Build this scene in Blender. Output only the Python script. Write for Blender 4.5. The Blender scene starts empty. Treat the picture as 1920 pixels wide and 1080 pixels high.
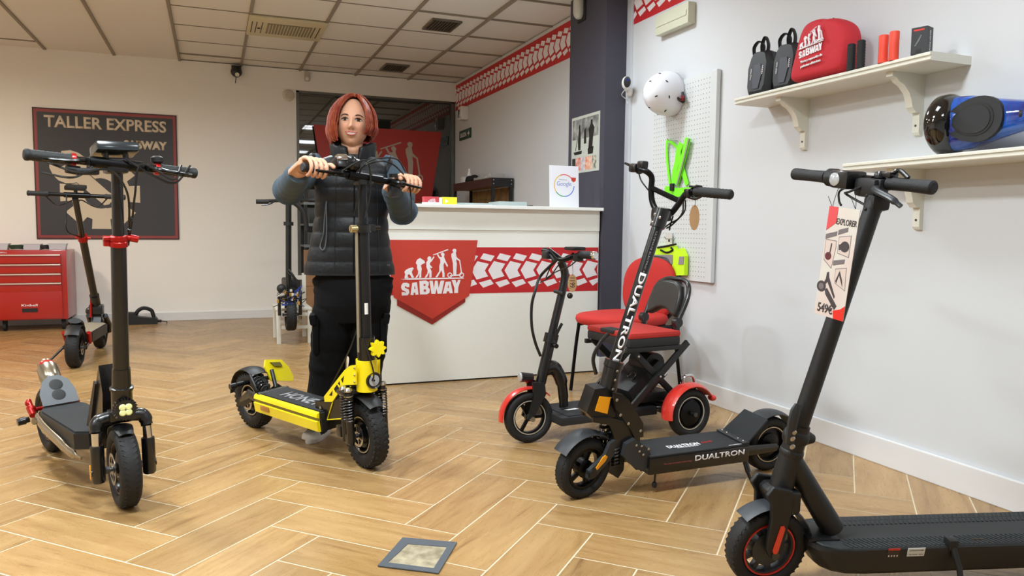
import bpy, bmesh, math, random
from math import sin, cos, pi, radians, sqrt, atan2
from mathutils import Vector, Matrix, Quaternion, noise
random.seed(7)
C = bpy.context.scene.collection
V = Vector
# ---------------------------------------------------------------- camera
H = 1.0017
YAW, PITCH, ROLL, FPX = 0.37548, 0.07786, 0.01097, 1424.7
_f = V((sin(YAW), cos(YAW), 0)); _r = V((cos(YAW), -sin(YAW), 0)); _u = V((0, 0, 1))
FW = _f*cos(PITCH) - _u*sin(PITCH); _u2 = _u*cos(PITCH) + _f*sin(PITCH)
RT = _r*cos(ROLL) + _u2*sin(ROLL); UP = _u2*cos(ROLL) - _r*sin(ROLL)
cam = bpy.data.cameras.new('camera'); camo = bpy.data.objects.new('camera', cam); C.objects.link(camo)
camo.matrix_world = Matrix(((RT.x, UP.x, -FW.x, 0), (RT.y, UP.y, -FW.y, 0), (RT.z, UP.z, -FW.z, H), (0, 0, 0, 1)))
cam.sensor_width = 36; cam.lens = FPX/1920*36; cam.clip_start = .05
bpy.context.scene.camera = camo
O = V((0, 0, H))
def ray(x, y): return FW + RT*((x-960)/FPX) - UP*((y-540)/FPX)
def onX(x, y, X): d = ray(x, y); return O + d*(X/d.x)
def onY(x, y, Y): d = ray(x, y); return O + d*(Y/d.y)
def onZ(x, y, Z): d = ray(x, y); return O + d*((Z-H)/d.z)
# ---------------------------------------------------------------- materials
def lin(h):
    h = h.lstrip('#'); c = [int(h[i:i+2], 16)/255 for i in (0, 2, 4)]
    return tuple((v/12.92 if v <= .04045 else ((v+.055)/1.055)**2.4) for v in c) + (1,)
_m = {}
def mat(name, col, rough=.5, metal=0, spec=.5, coat=0, bump=None, emit=None, es=0, var=None, alpha=None, trans=0, ior=None):
    if name in _m: return _m[name]
    m = bpy.data.materials.new(name); m.use_nodes = True; nt = m.node_tree; b = nt.nodes['Principled BSDF']
    c = lin(col) if isinstance(col, str) else tuple(col)
    b.inputs['Base Color'].default_value = c; b.inputs['Roughness'].default_value = rough
    b.inputs['Metallic'].default_value = metal; b.inputs['Specular IOR Level'].default_value = spec
    b.inputs['Coat Weight'].default_value = coat; b.inputs['Coat Roughness'].default_value = .08
    if trans: b.inputs['Transmission Weight'].default_value = trans
    if ior: b.inputs['IOR'].default_value = ior
    if alpha is not None: b.inputs['Alpha'].default_value = alpha
    if emit: b.inputs['Emission Color'].default_value = lin(emit); b.inputs['Emission Strength'].default_value = es
    tc = nt.nodes.new('ShaderNodeTexCoord')
    if bump:      # (scale, strength, detail)
        n = nt.nodes.new('ShaderNodeTexNoise'); n.inputs['Scale'].default_value = bump[0]; n.inputs['Detail'].default_value = 4
        bp = nt.nodes.new('ShaderNodeBump'); bp.inputs['Strength'].default_value = bump[1]; bp.inputs['Distance'].default_value = .004
        nt.links.new(tc.outputs['Object'], n.inputs['Vector']); nt.links.new(n.outputs['Fac'], bp.inputs['Height']); nt.links.new(bp.outputs['Normal'], b.inputs['Normal'])
    if var:       # (scale, second colour, amount)
        n = nt.nodes.new('ShaderNodeTexNoise'); n.inputs['Scale'].default_value = var[0]; n.inputs['Detail'].default_value = 5
        r = nt.nodes.new('ShaderNodeMapRange'); r.inputs[1].default_value = .35; r.inputs[2].default_value = .65; r.inputs[4].default_value = var[2]
        mx = nt.nodes.new('ShaderNodeMix'); mx.data_type = 'RGBA'; mx.inputs[6].default_value = c; mx.inputs[7].default_value = lin(var[1])
        nt.links.new(tc.outputs['Object'], n.inputs['Vector']); nt.links.new(n.outputs['Fac'], r.inputs[0]); nt.links.new(r.outputs[0], mx.inputs[0]); nt.links.new(mx.outputs[2], b.inputs['Base Color'])
    _m[name] = m; return m
blk = mat('black_paint', '#0b0b0d', .33, 0, .5, .3)
blkm = mat('black_matte', '#101113', .5)
blks = mat('black_satin_metal', '#101113', .3, .6)
rub = mat('rubber', '#0f0f10', .7, bump=(220, .25))
grip = mat('grip_rubber', '#131416', .6, bump=(400, .4))
steel = mat('steel', '#b9b8b4', .25, 1)
chrome = mat('chrome', '#d8d8d8', .1, 1)
dsteel = mat('dark_steel', '#55565a', .35, .9)
redm = mat('red_anodised', '#a81814', .3, .5)
redp = mat('red_plastic', '#d8342a', .3, coat=.5)
wht = mat('white_plastic', '#e4e4e2', .4)
cable = mat('cable_black', '#0d0d0e', .45)
grit = mat('grip_tape', '#1b1d20', .8, bump=(900, .6), var=(500, '#292c2f', .7))
orng = mat('amber_reflector', '#f0a010', .3, coat=.4)
yel = mat('yellow_paint', '#f0dc10', .35, coat=.3)
whtp = mat('white_print', '#e9e6ea', .6)
# ---------------------------------------------------------------- mesh builder
def frame(o, x, y):
    x = V(x).normalized(); y = V(y); z = x.cross(y).normalized(); y = z.cross(x)
    return Matrix(((x.x, y.x, z.x, o[0]), (x.y, y.y, z.y, o[1]), (x.z, y.z, z.z, o[2]), (0, 0, 0, 1)))
def axis_frame(p0, d):
    d = V(d).normalized(); a = V((0, 0, 1)) if abs(d.z) < .9 else V((1, 0, 0))
    x = a.cross(d).normalized(); y = d.cross(x)
    return Matrix(((x.x, y.x, d.x, p0[0]), (x.y, y.y, d.y, p0[1]), (x.z, y.z, d.z, p0[2]), (0, 0, 0, 1)))
def cr(pts, n=6):
    """smooth curve through points"""
    p = [V(q) for q in pts]
    if len(p) < 3: return p
    q = [2*p[0]-p[1]] + p + [2*p[-1]-p[-2]]; out = []
    for i in range(1, len(q)-2):
        a, b, c, d = q[i-1:i+3]
        for k in range(n):
            t = k/n; out.append(.5*((2*b)+(c-a)*t+(2*a-5*b+4*c-d)*t*t+(3*b-a-3*c+d)*t**3))
    return out + [p[-1]]
class MB:
    def __init__(s, T=None): s.v = []; s.f = []; s.T = T or Matrix()
    def add(s, vs, fs, M=None):
        n = len(s.v); T = s.T @ M if M is not None else s.T
        s.v += [T @ V(q) for q in vs]; s.f += [tuple(i+n for i in f) for f in fs]; return s
    def box(s, c, d, rot=None, bev=0, M=None, seg=2):
        bm = bmesh.new(); bmesh.ops.create_cube(bm, size=1)
        for q in bm.verts: q.co = V((q.co.x*d[0], q.co.y*d[1], q.co.z*d[2]))
        if bev: bmesh.ops.bevel(bm, geom=list(bm.edges), offset=min(bev, min(d)*.45), segments=seg, profile=.6, affect='EDGES')
        bm.verts.index_update(); X = Matrix.Translation(V(c))
        if rot is not None: X = X @ (rot.to_4x4() if hasattr(rot, 'to_4x4') else Matrix.Rotation(rot, 4, 'Z'))
        if M is not None: X = M @ X
        s.add([q.co.copy() for q in bm.verts], [[q.index for q in f.verts] for f in bm.faces], X); bm.free(); return s
    def tube(s, pts, r, n=10, caps=True, flat=None, up=None, rfun=None):
        p = [V(q) for q in pts]; N = len(p); rs = r if isinstance(r, (list, tuple)) else [r]*N
        if len(rs) != N: rs = [rs[0]+(rs[-1]-rs[0])*i/(N-1) if len(rs) == 2 else rs[min(len(rs)-1, int(i*(len(rs)-1)/(N-1)+.5))] for i in range(N)]
        vs = []; fs = []
        t0 = (p[1]-p[0]).normalized(); a = V(up) if up else (V((0, 0, 1)) if abs(t0.z) < .9 else V((1, 0, 0)))
        x = (a-t0*a.dot(t0)).normalized()
        for i in range(N):
            t = ((p[min(i+1, N-1)]-p[max(i-1, 0)])).normalized(); x = (x-t*x.dot(t)).normalized(); y = t.cross(x)
            for k in range(n):
                an = 2*pi*k/n; k1, k2 = cos(an), sin(an)
                R = rs[i]; fx = R*k1; fy = R*k2
                if flat: fy *= flat
                vs.append(p[i]+x*fx+y*fy)
        for i in range(N-1):
            for k in range(n): fs.append((i*n+k, i*n+(k+1) % n, (i+1)*n+(k+1) % n, (i+1)*n+k))
        if caps: fs.append(tuple(range(n-1, -1, -1))); fs.append(tuple(range((N-1)*n, N*n)))
        return s.add(vs, fs)
    def cyl(s, p0, p1, r0, r1=None, n=20, caps=True):
        return s.tube([p0, p1], [r0, r0 if r1 is None else r1], n, caps)
    def lathe(s, prof, p0=(0, 0, 0), d=(0, 0, 1), n=32, M=None, closed=False):
        """prof: list of (r, h) around axis d from p0"""
        A = axis_frame(p0, d) if M is None else M; vs = []; fs = []; N = len(prof)
        for r, h in prof:
            for k in range(n): a = 2*pi*k/n; vs.append((r*cos(a), r*sin(a), h))
        rng = N if closed else N-1
        for i in range(rng):
            j = (i+1) % N
            for k in range(n): fs.append((i*n+k, i*n+(k+1) % n, j*n+(k+1) % n, j*n+k))
        if not closed:
            if prof[0][0] > 1e-6: fs.append(tuple(range(n-1, -1, -1)))
            if prof[-1][0] > 1e-6: fs.append(tuple(range((N-1)*n, N*n)))
        return s.add(vs, fs, A)
    def prism(s, poly, M, h, h0=0):
        """poly in local xy of M, extruded h0..h along its z"""
        a = sum(poly[i][0]*poly[(i+1) % len(poly)][1]-poly[(i+1) % len(poly)][0]*poly[i][1] for i in range(len(poly)))
        if a < 0: poly = poly[::-1]
        n = len(poly); vs = [(x, y, h0) for x, y in poly]+[(x, y, h) for x, y in poly]
        fs = [tuple(range(n-1, -1, -1)), tuple(range(n, 2*n))]+[(i, (i+1) % n, n+(i+1) % n, n+i) for i in range(n)]
        return s.add(vs, fs, M)
    def plate(s, poly, y0, y1):
        """poly in local x,z (side view), between y0 and y1"""
        lo, hi = min(y0, y1), max(y0, y1)
        M = frame((0, hi, 0), (1, 0, 0), (0, 0, 1))     # z axis = -y
        return s.prism(poly, M, hi-lo)
    def sph(s, c, r, n=16, m=10, sc=(1, 1, 1), M=None):
        vs = []; fs = []
        vs.append((0, 0, 1))
        for i in range(1, m):
            t = pi*i/m
            for k in range(n): vs.append((sin(t)*cos(2*pi*k/n), sin(t)*sin(2*pi*k/n), cos(t)))
        vs.append((0, 0, -1)); L = len(vs)-1
        for k in range(n): fs.append((0, 1+k, 1+(k+1) % n)); fs.append((L, L-n+(k+1) % n, L-n+k))
        for i in range(m-2):
            for k in range(n): a = 1+i*n; fs.append((a+k, a+n+k, a+n+(k+1) % n, a+(k+1) % n))
        X = Matrix.Translation(V(c))
        if M is not None: X = X @ M
        return s.add([(x*r*sc[0], y*r*sc[1], z*r*sc[2]) for x, y, z in vs], fs, X)
    def grid(s, P):
        """P[i][j] points -> quads"""
        n = len(s.v); a, b = len(P), len(P[0]); s.v += [s.T @ V(q) for r in P for q in r]
        s.f += [(n+i*b+j, n+i*b+j+1, n+(i+1)*b+j+1, n+(i+1)*b+j) for i in range(a-1) for j in range(b-1)]; return s
    def loft(s, rings, caps=True, closed=True):
        n = len(rings[0]); vs = [q for r in rings for q in r]; fs = []
        for i in range(len(rings)-1):
            for k in range(n if closed else n-1): fs.append((i*n+k, i*n+(k+1) % n, (i+1)*n+(k+1) % n, (i+1)*n+k))
        if caps: fs.append(tuple(range(n-1, -1, -1))); fs.append(tuple(range((len(rings)-1)*n, len(rings)*n)))
        return s.add(vs, fs)
    def build(s, name, m=None, parent=None, smooth=35, **kw):
        me = bpy.data.meshes.new(name); me.from_pydata([tuple(q) for q in s.v], [], s.f); me.update()
        bm = bmesh.new(); bm.from_mesh(me); bmesh.ops.recalc_face_normals(bm, faces=bm.faces); bm.to_mesh(me); bm.free()
        if m: me.materials.append(m)
        if smooth:
            me.shade_smooth(); me.set_sharp_from_angle(angle=radians(smooth))
        o = bpy.data.objects.new(name, me); C.objects.link(o)
        if parent is not None: o.parent = parent
        for k, v in kw.items(): o[k] = v
        return o
def tag(o, label=None, cat=None, group=None, kind=None):
    if label: o['label'] = label
    if cat: o['category'] = cat
    if group: o['group'] = group
    if kind: o['kind'] = kind
    return o
def thing(name, label, cat, loc=(0, 0, 0), rz=0, group=None):
    o = bpy.data.objects.new(name, None); C.objects.link(o); o.empty_display_size = .1
    o.location = loc; o.rotation_euler = (0, 0, rz); tag(o, label, cat, group); return o
def copy_tree(o, parent=None):
    kids = [c for c in C.objects if c.parent == o]
    c = o.copy(); C.objects.link(c); c.parent = parent
    for k in kids: copy_tree(k, c)
    return c
def text(name, s, M, w, h, m, parent=None, ex=.0008, bold=0, shear=0, spacing=1, warp=None, label=None):
    """text filling a w x h box centred on frame M (x along the line, y up, z out)"""
    cu = bpy.data.curves.new(name, 'FONT'); cu.body = s; cu.align_x = 'CENTER'; cu.resolution_u = 3
    cu.offset = bold; cu.shear = shear; cu.space_character = spacing
    t = bpy.data.objects.new(name, cu); C.objects.link(t)
    me = bpy.data.meshes.new_from_object(t.evaluated_get(bpy.context.evaluated_depsgraph_get()))
    bpy.data.objects.remove(t); bpy.data.curves.remove(cu)
    xs = [v.co.x for v in me.vertices]; ys = [v.co.y for v in me.vertices]
    x0, x1, y0, y1 = min(xs), max(xs), min(ys), max(ys)
    bm = bmesh.new(); bm.from_mesh(me)
    ret = bmesh.ops.extrude_face_region(bm, geom=list(bm.faces))
    for q in [g for g in ret['geom'] if isinstance(g, bmesh.types.BMVert)]: q.co.z += 1
    for q in bm.verts:
        x = (q.co.x-(x0+x1)/2)/(x1-x0)*w; y = (q.co.y-(y0+y1)/2)/(y1-y0)*h
        if warp: x, y = warp(x, y)
        q.co = M @ V((x, y, q.co.z*ex))
    bmesh.ops.recalc_face_normals(bm, faces=bm.faces); bm.to_mesh(me); bm.free(); me.name = name
    me.materials.clear(); me.materials.append(m)
    o = bpy.data.objects.new(name, me); C.objects.link(o)
    if parent is not None: o.parent = parent
    if label: o['label'] = label
    return o
# ================================================================= setting
YB, XR, ZC, YP, XP = 8.693, 2.69, 2.696, 4.69, 2.518
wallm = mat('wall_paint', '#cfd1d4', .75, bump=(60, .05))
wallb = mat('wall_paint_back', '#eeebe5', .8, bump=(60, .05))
ceilm = mat('ceiling_tile', '#e3e0da', .9, bump=(300, .15))
barm = mat('ceiling_bar', '#8f8678', .6)
basem = mat('baseboard_white', '#dddcdc', .35)
pilm = mat('pillar_slate', '#403f4b', .55, bump=(120, .05))
grout = mat('grout', '#cdbd9f', .8)
redst = mat('red_vinyl', '#bf1f26', .5)
redsh = mat('red_shield', '#c23c2e', .4)
reddk = mat('red_shield_dark', '#8f261f', .4)
# ---- floor: herringbone planks 0.2 x 0.6
def floor_mat():
    m = bpy.data.materials.new('oak_plank_tile'); m.use_nodes = True; nt = m.node_tree; b = nt.nodes['Principled BSDF']; L = nt.links.new
    uv = nt.nodes.new('ShaderNodeUVMap'); uv.uv_map = 'UVMap'
    at = nt.nodes.new('ShaderNodeAttribute'); at.attribute_name = 'plank'
    mp = nt.nodes.new('ShaderNodeVectorMath'); mp.operation = 'MULTIPLY'; mp.inputs[1].default_value = (2.2, 15, 1)
    ad = nt.nodes.new('ShaderNodeVectorMath'); ad.operation = 'ADD'
    L(uv.outputs[0], mp.inputs[0]); L(mp.outputs[0], ad.inputs[0]); L(at.outputs['Vector'], ad.inputs[1])
    n1 = nt.nodes.new('ShaderNodeTexNoise'); n1.inputs['Scale'].default_value = 1; n1.inputs['Detail'].default_value = 6; n1.inputs['Distortion'].default_value = 1.2
    n2 = nt.nodes.new('ShaderNodeTexNoise'); n2.inputs['Scale'].default_value = 6; n2.inputs['Detail'].default_value = 8; n2.inputs['Roughness'].default_value = .7
    L(ad.outputs[0], n1.inputs['Vector']); L(ad.outputs[0], n2.inputs['Vector'])
    r = nt.nodes.new('ShaderNodeValToRGB'); e = r.color_ramp.elements
    e[0].position = .22; e[0].color = lin('#7a5a35'); e[1].position = .72; e[1].color = lin('#b08f60')
    k = e.new(.42); k.color = lin('#a07d4f')
    L(n1.outputs['Fac'], r.inputs[0])
    r2 = nt.nodes.new('ShaderNodeValToRGB'); e = r2.color_ramp.elements; e[0].position = .2; e[0].color = (.7, .63, .53, 1); e[1].position = .75; e[1].color = (1, 1, 1, 1)
    L(n2.outputs['Fac'], r2.inputs[0])
    mx = nt.nodes.new('ShaderNodeMix'); mx.data_type = 'RGBA'; mx.blend_type = 'MULTIPLY'; mx.inputs[0].default_value = .3
    L(r.outputs[0], mx.inputs[6]); L(r2.outputs[0], mx.inputs[7])
    sp = nt.nodes.new('ShaderNodeSeparateXYZ'); L(at.outputs['Vector'], sp.inputs[0])
    mr = nt.nodes.new('ShaderNodeMapRange'); mr.inputs[2].default_value = 10; mr.inputs[3].default_value = .84; mr.inputs[4].default_value = 1.1
    L(sp.outputs[0], mr.inputs[0])
    hs = nt.nodes.new('ShaderNodeHueSaturation'); L(mr.outputs[0], hs.inputs['Value']); L(mx.outputs[2], hs.inputs['Color']); hs.inputs['Saturation'].default_value = 1.0
    # fine dark veins
    v = nt.nodes.new('ShaderNodeTexNoise'); v.inputs['Scale'].default_value = 1.3; v.inputs['Detail'].default_value = 3; v.inputs['Distortion'].default_value = 2.5; L(ad.outputs[0], v.inputs['Vector'])
    vr = nt.nodes.new('ShaderNodeValToRGB'); e = vr.color_ramp.elements; e[0].position = .485; e[0].color = (1, 1, 1, 1); e[1].position = .5; e[1].color = (.55, .42, .3, 1); k = e.new(.512); k.color = (1, 1, 1, 1)
    L(v.outputs['Fac'], vr.inputs[0])
    m2 = nt.nodes.new('ShaderNodeMix'); m2.data_type = 'RGBA'; m2.blend_type = 'MULTIPLY'; m2.inputs[0].default_value = .12; L(hs.outputs[0], m2.inputs[6]); L(vr.outputs[0], m2.inputs[7])
    L(m2.outputs[2], b.inputs['Base Color'])
    rr = nt.nodes.new('ShaderNodeMapRange'); rr.inputs[3].default_value = .2; rr.inputs[4].default_value = .38; L(n2.outputs['Fac'], rr.inputs[0]); L(rr.outputs[0], b.inputs['Roughness'])
    bp = nt.nodes.new('ShaderNodeBump'); bp.inputs['Strength'].default_value = .25; bp.inputs['Distance'].default_value = .002; L(n2.outputs['Fac'], bp.inputs['Height']); L(bp.outputs[0], b.inputs['Normal'])
    b.inputs['Specular IOR Level'].default_value = .45
    return m
XL, YF = -4.6, -2.2
fl = MB().box(((XL+XR)/2, (YF+YB+.6)/2, -.0507), (XR-XL+.4, YB-YF+1.0, .1)).build('floor', grout, smooth=0, kind='structure')
W, U0, V0 = .2002, 1.553, -1.922; g = .0028; s2 = 1/sqrt(2)
vs = []; fs = []; uvs = []; cols = []
for i in range(-24, 72):
    for j in range(-64, 30):
        k = (i+j) % 6
        if k == 0: a, b_, c, d = i, i+3, j, j+1
        elif k == 3: a, b_, c, d = i, i+1, j, j+3
        else: continue
        u0, u1, v0, v1 = U0+a*W+g, U0+b_*W-g, V0+c*W+g, V0+d*W-g
        q = [((u+v)*s2, (u-v)*s2) for u, v in ((u0, v0), (u0, v1), (u1, v1), (u1, v0))]
        cx = sum(p[0] for p in q)/4; cy = sum(p[1] for p in q)/4
        if cx < XL-.3 or max(p[0] for p in q) > XR+.6 or cx > XR+.15 or cy < YF-.3 or cy > YB+.15: continue
        n = len(vs); vs += [(x, y, 0) for x, y in q]; fs.append((n, n+1, n+2, n+3))
        if k == 0: uvs += [(0, 0), (0, .2), (.6, .2), (.6, 0)]
        else: uvs += [(0, 0), (.6, 0), (.6, .2), (0, .2)]
        rc = (random.random()*10, random.random()*37, random.random()*9); cols += [rc]*4
me = bpy.data.meshes.new('plank_tiles'); me.from_pydata(vs, [], fs); me.update()
ul = me.uv_layers.new(name='UVMap')
for p in me.polygons:
    for li in p.loop_indices: ul.data[li].uv = uvs[me.loops[li].vertex_index]
at = me.attributes.new('plank', 'FLOAT_VECTOR', 'POINT')
for n, c in enumerate(cols): at.data[n].vector = c
me.materials.append(floor_mat())
bmx = bmesh.new(); bmx.from_mesh(me)
for f in bmx.faces:
    if f.normal.z < 0: f.normal_flip()
bmx.to_mesh(me); bmx.free()
pl = bpy.data.objects.new('plank_tiles', me); C.objects.link(pl); pl.parent = fl
# ---- walls
T_ = .12
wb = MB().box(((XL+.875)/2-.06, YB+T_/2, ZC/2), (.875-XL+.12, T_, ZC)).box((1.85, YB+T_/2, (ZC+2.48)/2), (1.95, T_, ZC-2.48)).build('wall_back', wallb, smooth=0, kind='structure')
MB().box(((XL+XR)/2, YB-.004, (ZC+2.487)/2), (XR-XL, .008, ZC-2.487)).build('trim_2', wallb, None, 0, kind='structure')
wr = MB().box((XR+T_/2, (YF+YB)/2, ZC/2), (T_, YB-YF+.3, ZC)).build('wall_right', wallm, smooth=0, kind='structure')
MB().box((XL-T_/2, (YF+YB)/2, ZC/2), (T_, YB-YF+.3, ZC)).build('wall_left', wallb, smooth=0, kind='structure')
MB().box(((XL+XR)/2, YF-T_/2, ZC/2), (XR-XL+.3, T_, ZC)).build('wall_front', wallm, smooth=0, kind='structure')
pc = MB().box(((XP+XR)/2, (YP+5.255)/2, ZC/2), (XR-XP, 5.255-YP, ZC)).build('wall_pillar', pilm, smooth=0, kind='structure')
MB().box(((XP+XR)/2-.006, (YP+5.255)/2, .055), (XR-XP+.012, 5.255-YP+.024, .11), bev=.003).build('plinth', basem, pc, 0)
MB().box((XR-.006, YP-.035, ZC/2), (.012, .07, ZC)).build('trim_1', mat('corner_trim', '#ccd0d6', .4), smooth=0, kind='structure')
MB().box(((XL+.87)/2, YB-.008, .045), (.87-XL, .016, .09), bev=.004).build('baseboard_back', basem, smooth=0, kind='structure')
br = MB().box((XR-.009, (YF+YP-.012)/2, .058), (.018, YP-.012-YF, .116), bev=.004).build('baseboard_right', basem, smooth=0, kind='structure')
# ---- ceiling with grid
cl = MB().box(((XL+XR)/2, (YF+YB)/2, ZC+.06), (XR-XL+.3, YB-YF+.3, .1)).build('ceiling', ceilm, smooth=0, kind='structure')
gx = [-1.483+.6*i for i in range(-6, 8)]; gy = [8.365-.6*i for i in range(0, 19)]
b = MB()
for x in gx:
    if x < XR: b.box((x, (YF+YB)/2, ZC-.001), (.024, YB-YF, .022))
for y in gy:
    b.box(((-.283+XR)/2, y, ZC+.003), (XR+.283, .009, .016))
for (x0, x1, y) in ((XL, -2.08, 7.16), (-2.08, -1.48, 8.36), (-1.48, -.88, 5.96), (XL, -.283, 5.36), (XL, -.283, 3.56), (XL, -.283, 1.76)): b.box(((x0+x1)/2, y, ZC+.001), (x1-x0, .018, .02))
b.build('ceiling_grid', barm, cl, 0)
b = MB()      # tiles between the bars: most flush, two dropped deeper
for i, x in enumerate(gx):
    for y in gy+[YB+.27]:
        if x+.6 > XR+.01 or y-.6 < YF: continue
        dz = .0
        if abs(x-1.517) < .05 and (abs(y-7.765) < .05 or abs(y-5.965) < .05): dz = .035
        if abs(x+.283) < .05 and abs(y-8.365) < .05: dz = .02
        if x < -.3: b.box((x+.3, y-.3, ZC+.006+dz), (.576, .6, .012))
        elif y < YB: b.box((x+.3, y-.3, ZC+.006+dz), (.574, .588, .012))
b.build('ceiling_tiles', ceilm, cl, 0)
# recessed ventilation grilles
ventm = mat('vent_grille', '#6f675c', .5); ventd = mat('vent_dark', '#3a3631', .7)
for (x, y) in ((1.815, 6.27), (1.825, 8.1)):
    t = thing('ceiling_vent', 'square louvred ceiling vent '+('nearer the camera above the counter' if y < 7 else 'close to the back wall above the glass'), 'vent', (x, y, ZC-.002), 0, 'square ceiling vents')
    MB().box((0, 0, -.002), (.25, .34, .004)).build('backing', ventd, t, 0)
    b = MB()
    for sx in (-1, 1): b.box((sx*.12, 0, -.008), (.012, .34, .012))
    for sy in (-1, 1): b.box((0, sy*.165, -.008), (.25, .012, .012))
    b.build('frame', ventm, t, 0)
    b = MB()
    for k in range(9): b.box((-.105+k*.026, 0, -.009), (.004, .32, .012), Matrix.Rotation(.5, 4, 'Y'))
    b.build('louvres', ventm, t, 0)
# air conditioning cassette
acm = mat('cassette_cream', '#cdc3a0', .5); acd = mat('cassette_grille', '#8a8069', .6)
t = thing('air_conditioner', 'cream ceiling cassette air conditioner with central grille', 'air conditioner', (.617, 6.88, ZC-.004))
MB().box((0, 0, -.012), (.62, .62, .024), bev=.008).build('casing', acm, t)
b = MB().box((.02, 0, -.026), (.36, .34, .006))
b.build('grille', acd, t, 0)
b = MB()
for k in range(14): b.box((-.14+k*.0245, 0, -.031), (.006, .33, .006))
b.build('grille_slats', acm, t, 0)
b = MB()
for x in (-.28, -.245, -.2, .22, .26): b.box((x, 0, -.026), (.006, .36, .005))
b.build('slots', ventd, t, 0)
MB().cyl((-.222, .02, -.024), (-.222, .02, -.03), .012).build('sensor', blkm, t)
# ceiling luminaires (recessed fluorescent squares, plus added fill lamps)
lampf = mat('lamp_frame', '#e8e8e6', .4); lampe = mat('lamp_diffuser', '#ffffff', .5, emit='#f4f8ff', es=6)
def lamp(x, y, lab, power, col=(1, .97, .93), s=.3):
    t = thing('ceiling_lamp', lab, 'lamp', (x, y, ZC-.002), 0, 'recessed ceiling lamps')
    b = MB()
    for sx in (-1, 1): b.box((sx*.29, 0, -.008), (.02, .6, .02)); b.box((0, sx*.29, -.008), (.6, .02, .02))
    b.box((0, 0, -.008), (.56, .03, .02)); b.build('frame', lampf, t, 0)
    for sy in (-1, 1): MB().box((0, sy*.147, -.006), (.555, .26, .008)).build('diffuser', lampe, t, 0)
    l = bpy.data.lights.new('lamp_light', 'AREA'); l.shape = 'SQUARE'; l.size = s; l.energy = power; l.color = col; l.spread = radians(170)
    o = bpy.data.objects.new('lamp_light', l); C.objects.link(o); o.parent = t; o.location = (0, 0, -.03)
lamp(1.75, 4.05, 'recessed square ceiling lamp right of centre, over the tricycle', 10, (.80, .93, 1), .2)
lamp(1.75, 1.75, 'recessed square ceiling lamp over the right foreground', 5, (.80, .93, 1))
lamp(1.75, -.4, 'recessed square ceiling lamp behind the photographer on the right', 6, (.84, .96, 1))
lamp(-1.2, 4.0, 'recessed square ceiling lamp on the left, over the scooters', 42, (.86, .95, 1))
lamp(-1.2, 1.6, 'recessed square ceiling lamp over the left foreground', 26, (.86, .96, 1))
lamp(-2.7, 6.4, 'recessed square ceiling lamp near the tool cabinet, out at the left', 36, (1, .86, .68))
lamp(.3, 5.38, 'added square ceiling fill lamp between the woman and the counter, above the frame', 24, (.86, .96, 1))  # added lamp, out of view, brightens the back wall
lamp(.15, 1.7, 'added square ceiling fill lamp above the middle foreground', 42, (.86, .96, 1))  # lamp added as fill for the counter front and near floor
lamp(-2.6, 1.6, 'recessed square ceiling lamp over far left foreground', 26, (.86, .96, 1))
# ---- glass panel window in the back wall
t = MB().box((1.77, YB+.06, 1.24), (1.8, .02, 2.48)).build('window_1', mat('dark_glass', '#262c27', .02, 0, .5, ior=2.1), smooth=0, kind='structure')
b = MB()
for x in (.89, 2.66): b.box((x, YB+.03, 1.24), (.03, .05, 2.48))
b.box((1.77, YB+.03, 2.47), (1.8, .05, .025)); b.build('window_frame', mat('glass_frame', '#6a6a64', .4, .5), t, 0)
MB().box((1.8, YB+.4, 1.3), (2.6, .1, 2.7)).build('wall_beyond', mat('dark_room', '#20241f', .9), smooth=0, kind='structure')
# ================================================================= graphics
EV = [[(205,490),(215,455),(205,425),(225,400),(270,380),(300,375),(315,388),(300,402),(290,430),(300,460),(318,490),(290,495),(268,455),(245,455),(240,475),(255,490),(215,500)],
 [(330,495),(345,470),(360,455),(365,420),(352,390),(350,345),(335,325),(350,290),(385,268),(435,300),(445,325),(410,340),(395,355),(405,390),(400,440),(400,490),(375,495),(380,440),(370,460),(355,490)],
 [(440,495),(455,465),(470,450),(475,410),(460,375),(458,320),(475,295),(470,270),(490,248),(515,258),(515,290),(545,250),(555,258),(520,310),(505,320),(500,345),(530,375),(520,388),(500,375),(520,420),(520,490),(495,495),(495,430),(480,460),(465,490)],
 [(565,490),(590,455),(612,420),(612,360),(625,320),(622,285),(605,270),(580,225),(595,220),(615,255),(635,262),(645,250),(630,232),(632,215),(655,205),(675,225),(668,250),(672,268),(690,310),(715,355),(708,375),(695,360),(675,320),(662,345),(665,400),(675,450),(675,490),(650,490),(650,450),(638,410),(615,450),(590,490)],
 [(535,232),(700,172),(715,168),(718,180),(702,184),(540,240)],
 [(780,465),(778,400),(775,330),(757,260),(755,225),(778,205),(768,180),(785,162),(812,170),(815,195),(808,210),(818,260),(865,300),(862,312),(815,285),(815,300),(822,340),(818,400),(815,465)],
 [(850,305),(862,300),(885,440),(872,440)], [(740,468),(850,460),(870,435),(885,450),(860,478),(740,482)],
 [(160,507),(250,498),(720,498),(905,498),(905,510),(250,515)]]
def evolution(M, k, m, parent=None, ex=.0008):
    """M: frame of the shield (origin top centre); k metres per trace unit"""
    b = MB(M); cx, cy = 532, 65
    for i, p in enumerate(EV): b.prism([((x-cx)*k, -(y-cy)*k) for x, y in p], Matrix(), ex*(1+.1*i))
    for x, y in ((738, 468), (880, 468)):
        b.lathe([(30*k, 0), (30*k, ex*2), (19*k, ex*2), (19*k, 0)], M=Matrix.Translation(((x-cx)*k, -(y-cy)*k, 0)), n=20, closed=True)
    return b.build('evolution_print', m, parent, 0)
SH = [(-11, 65), (1075, 65), (975, 712), (532, 970), (85, 712)]
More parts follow.
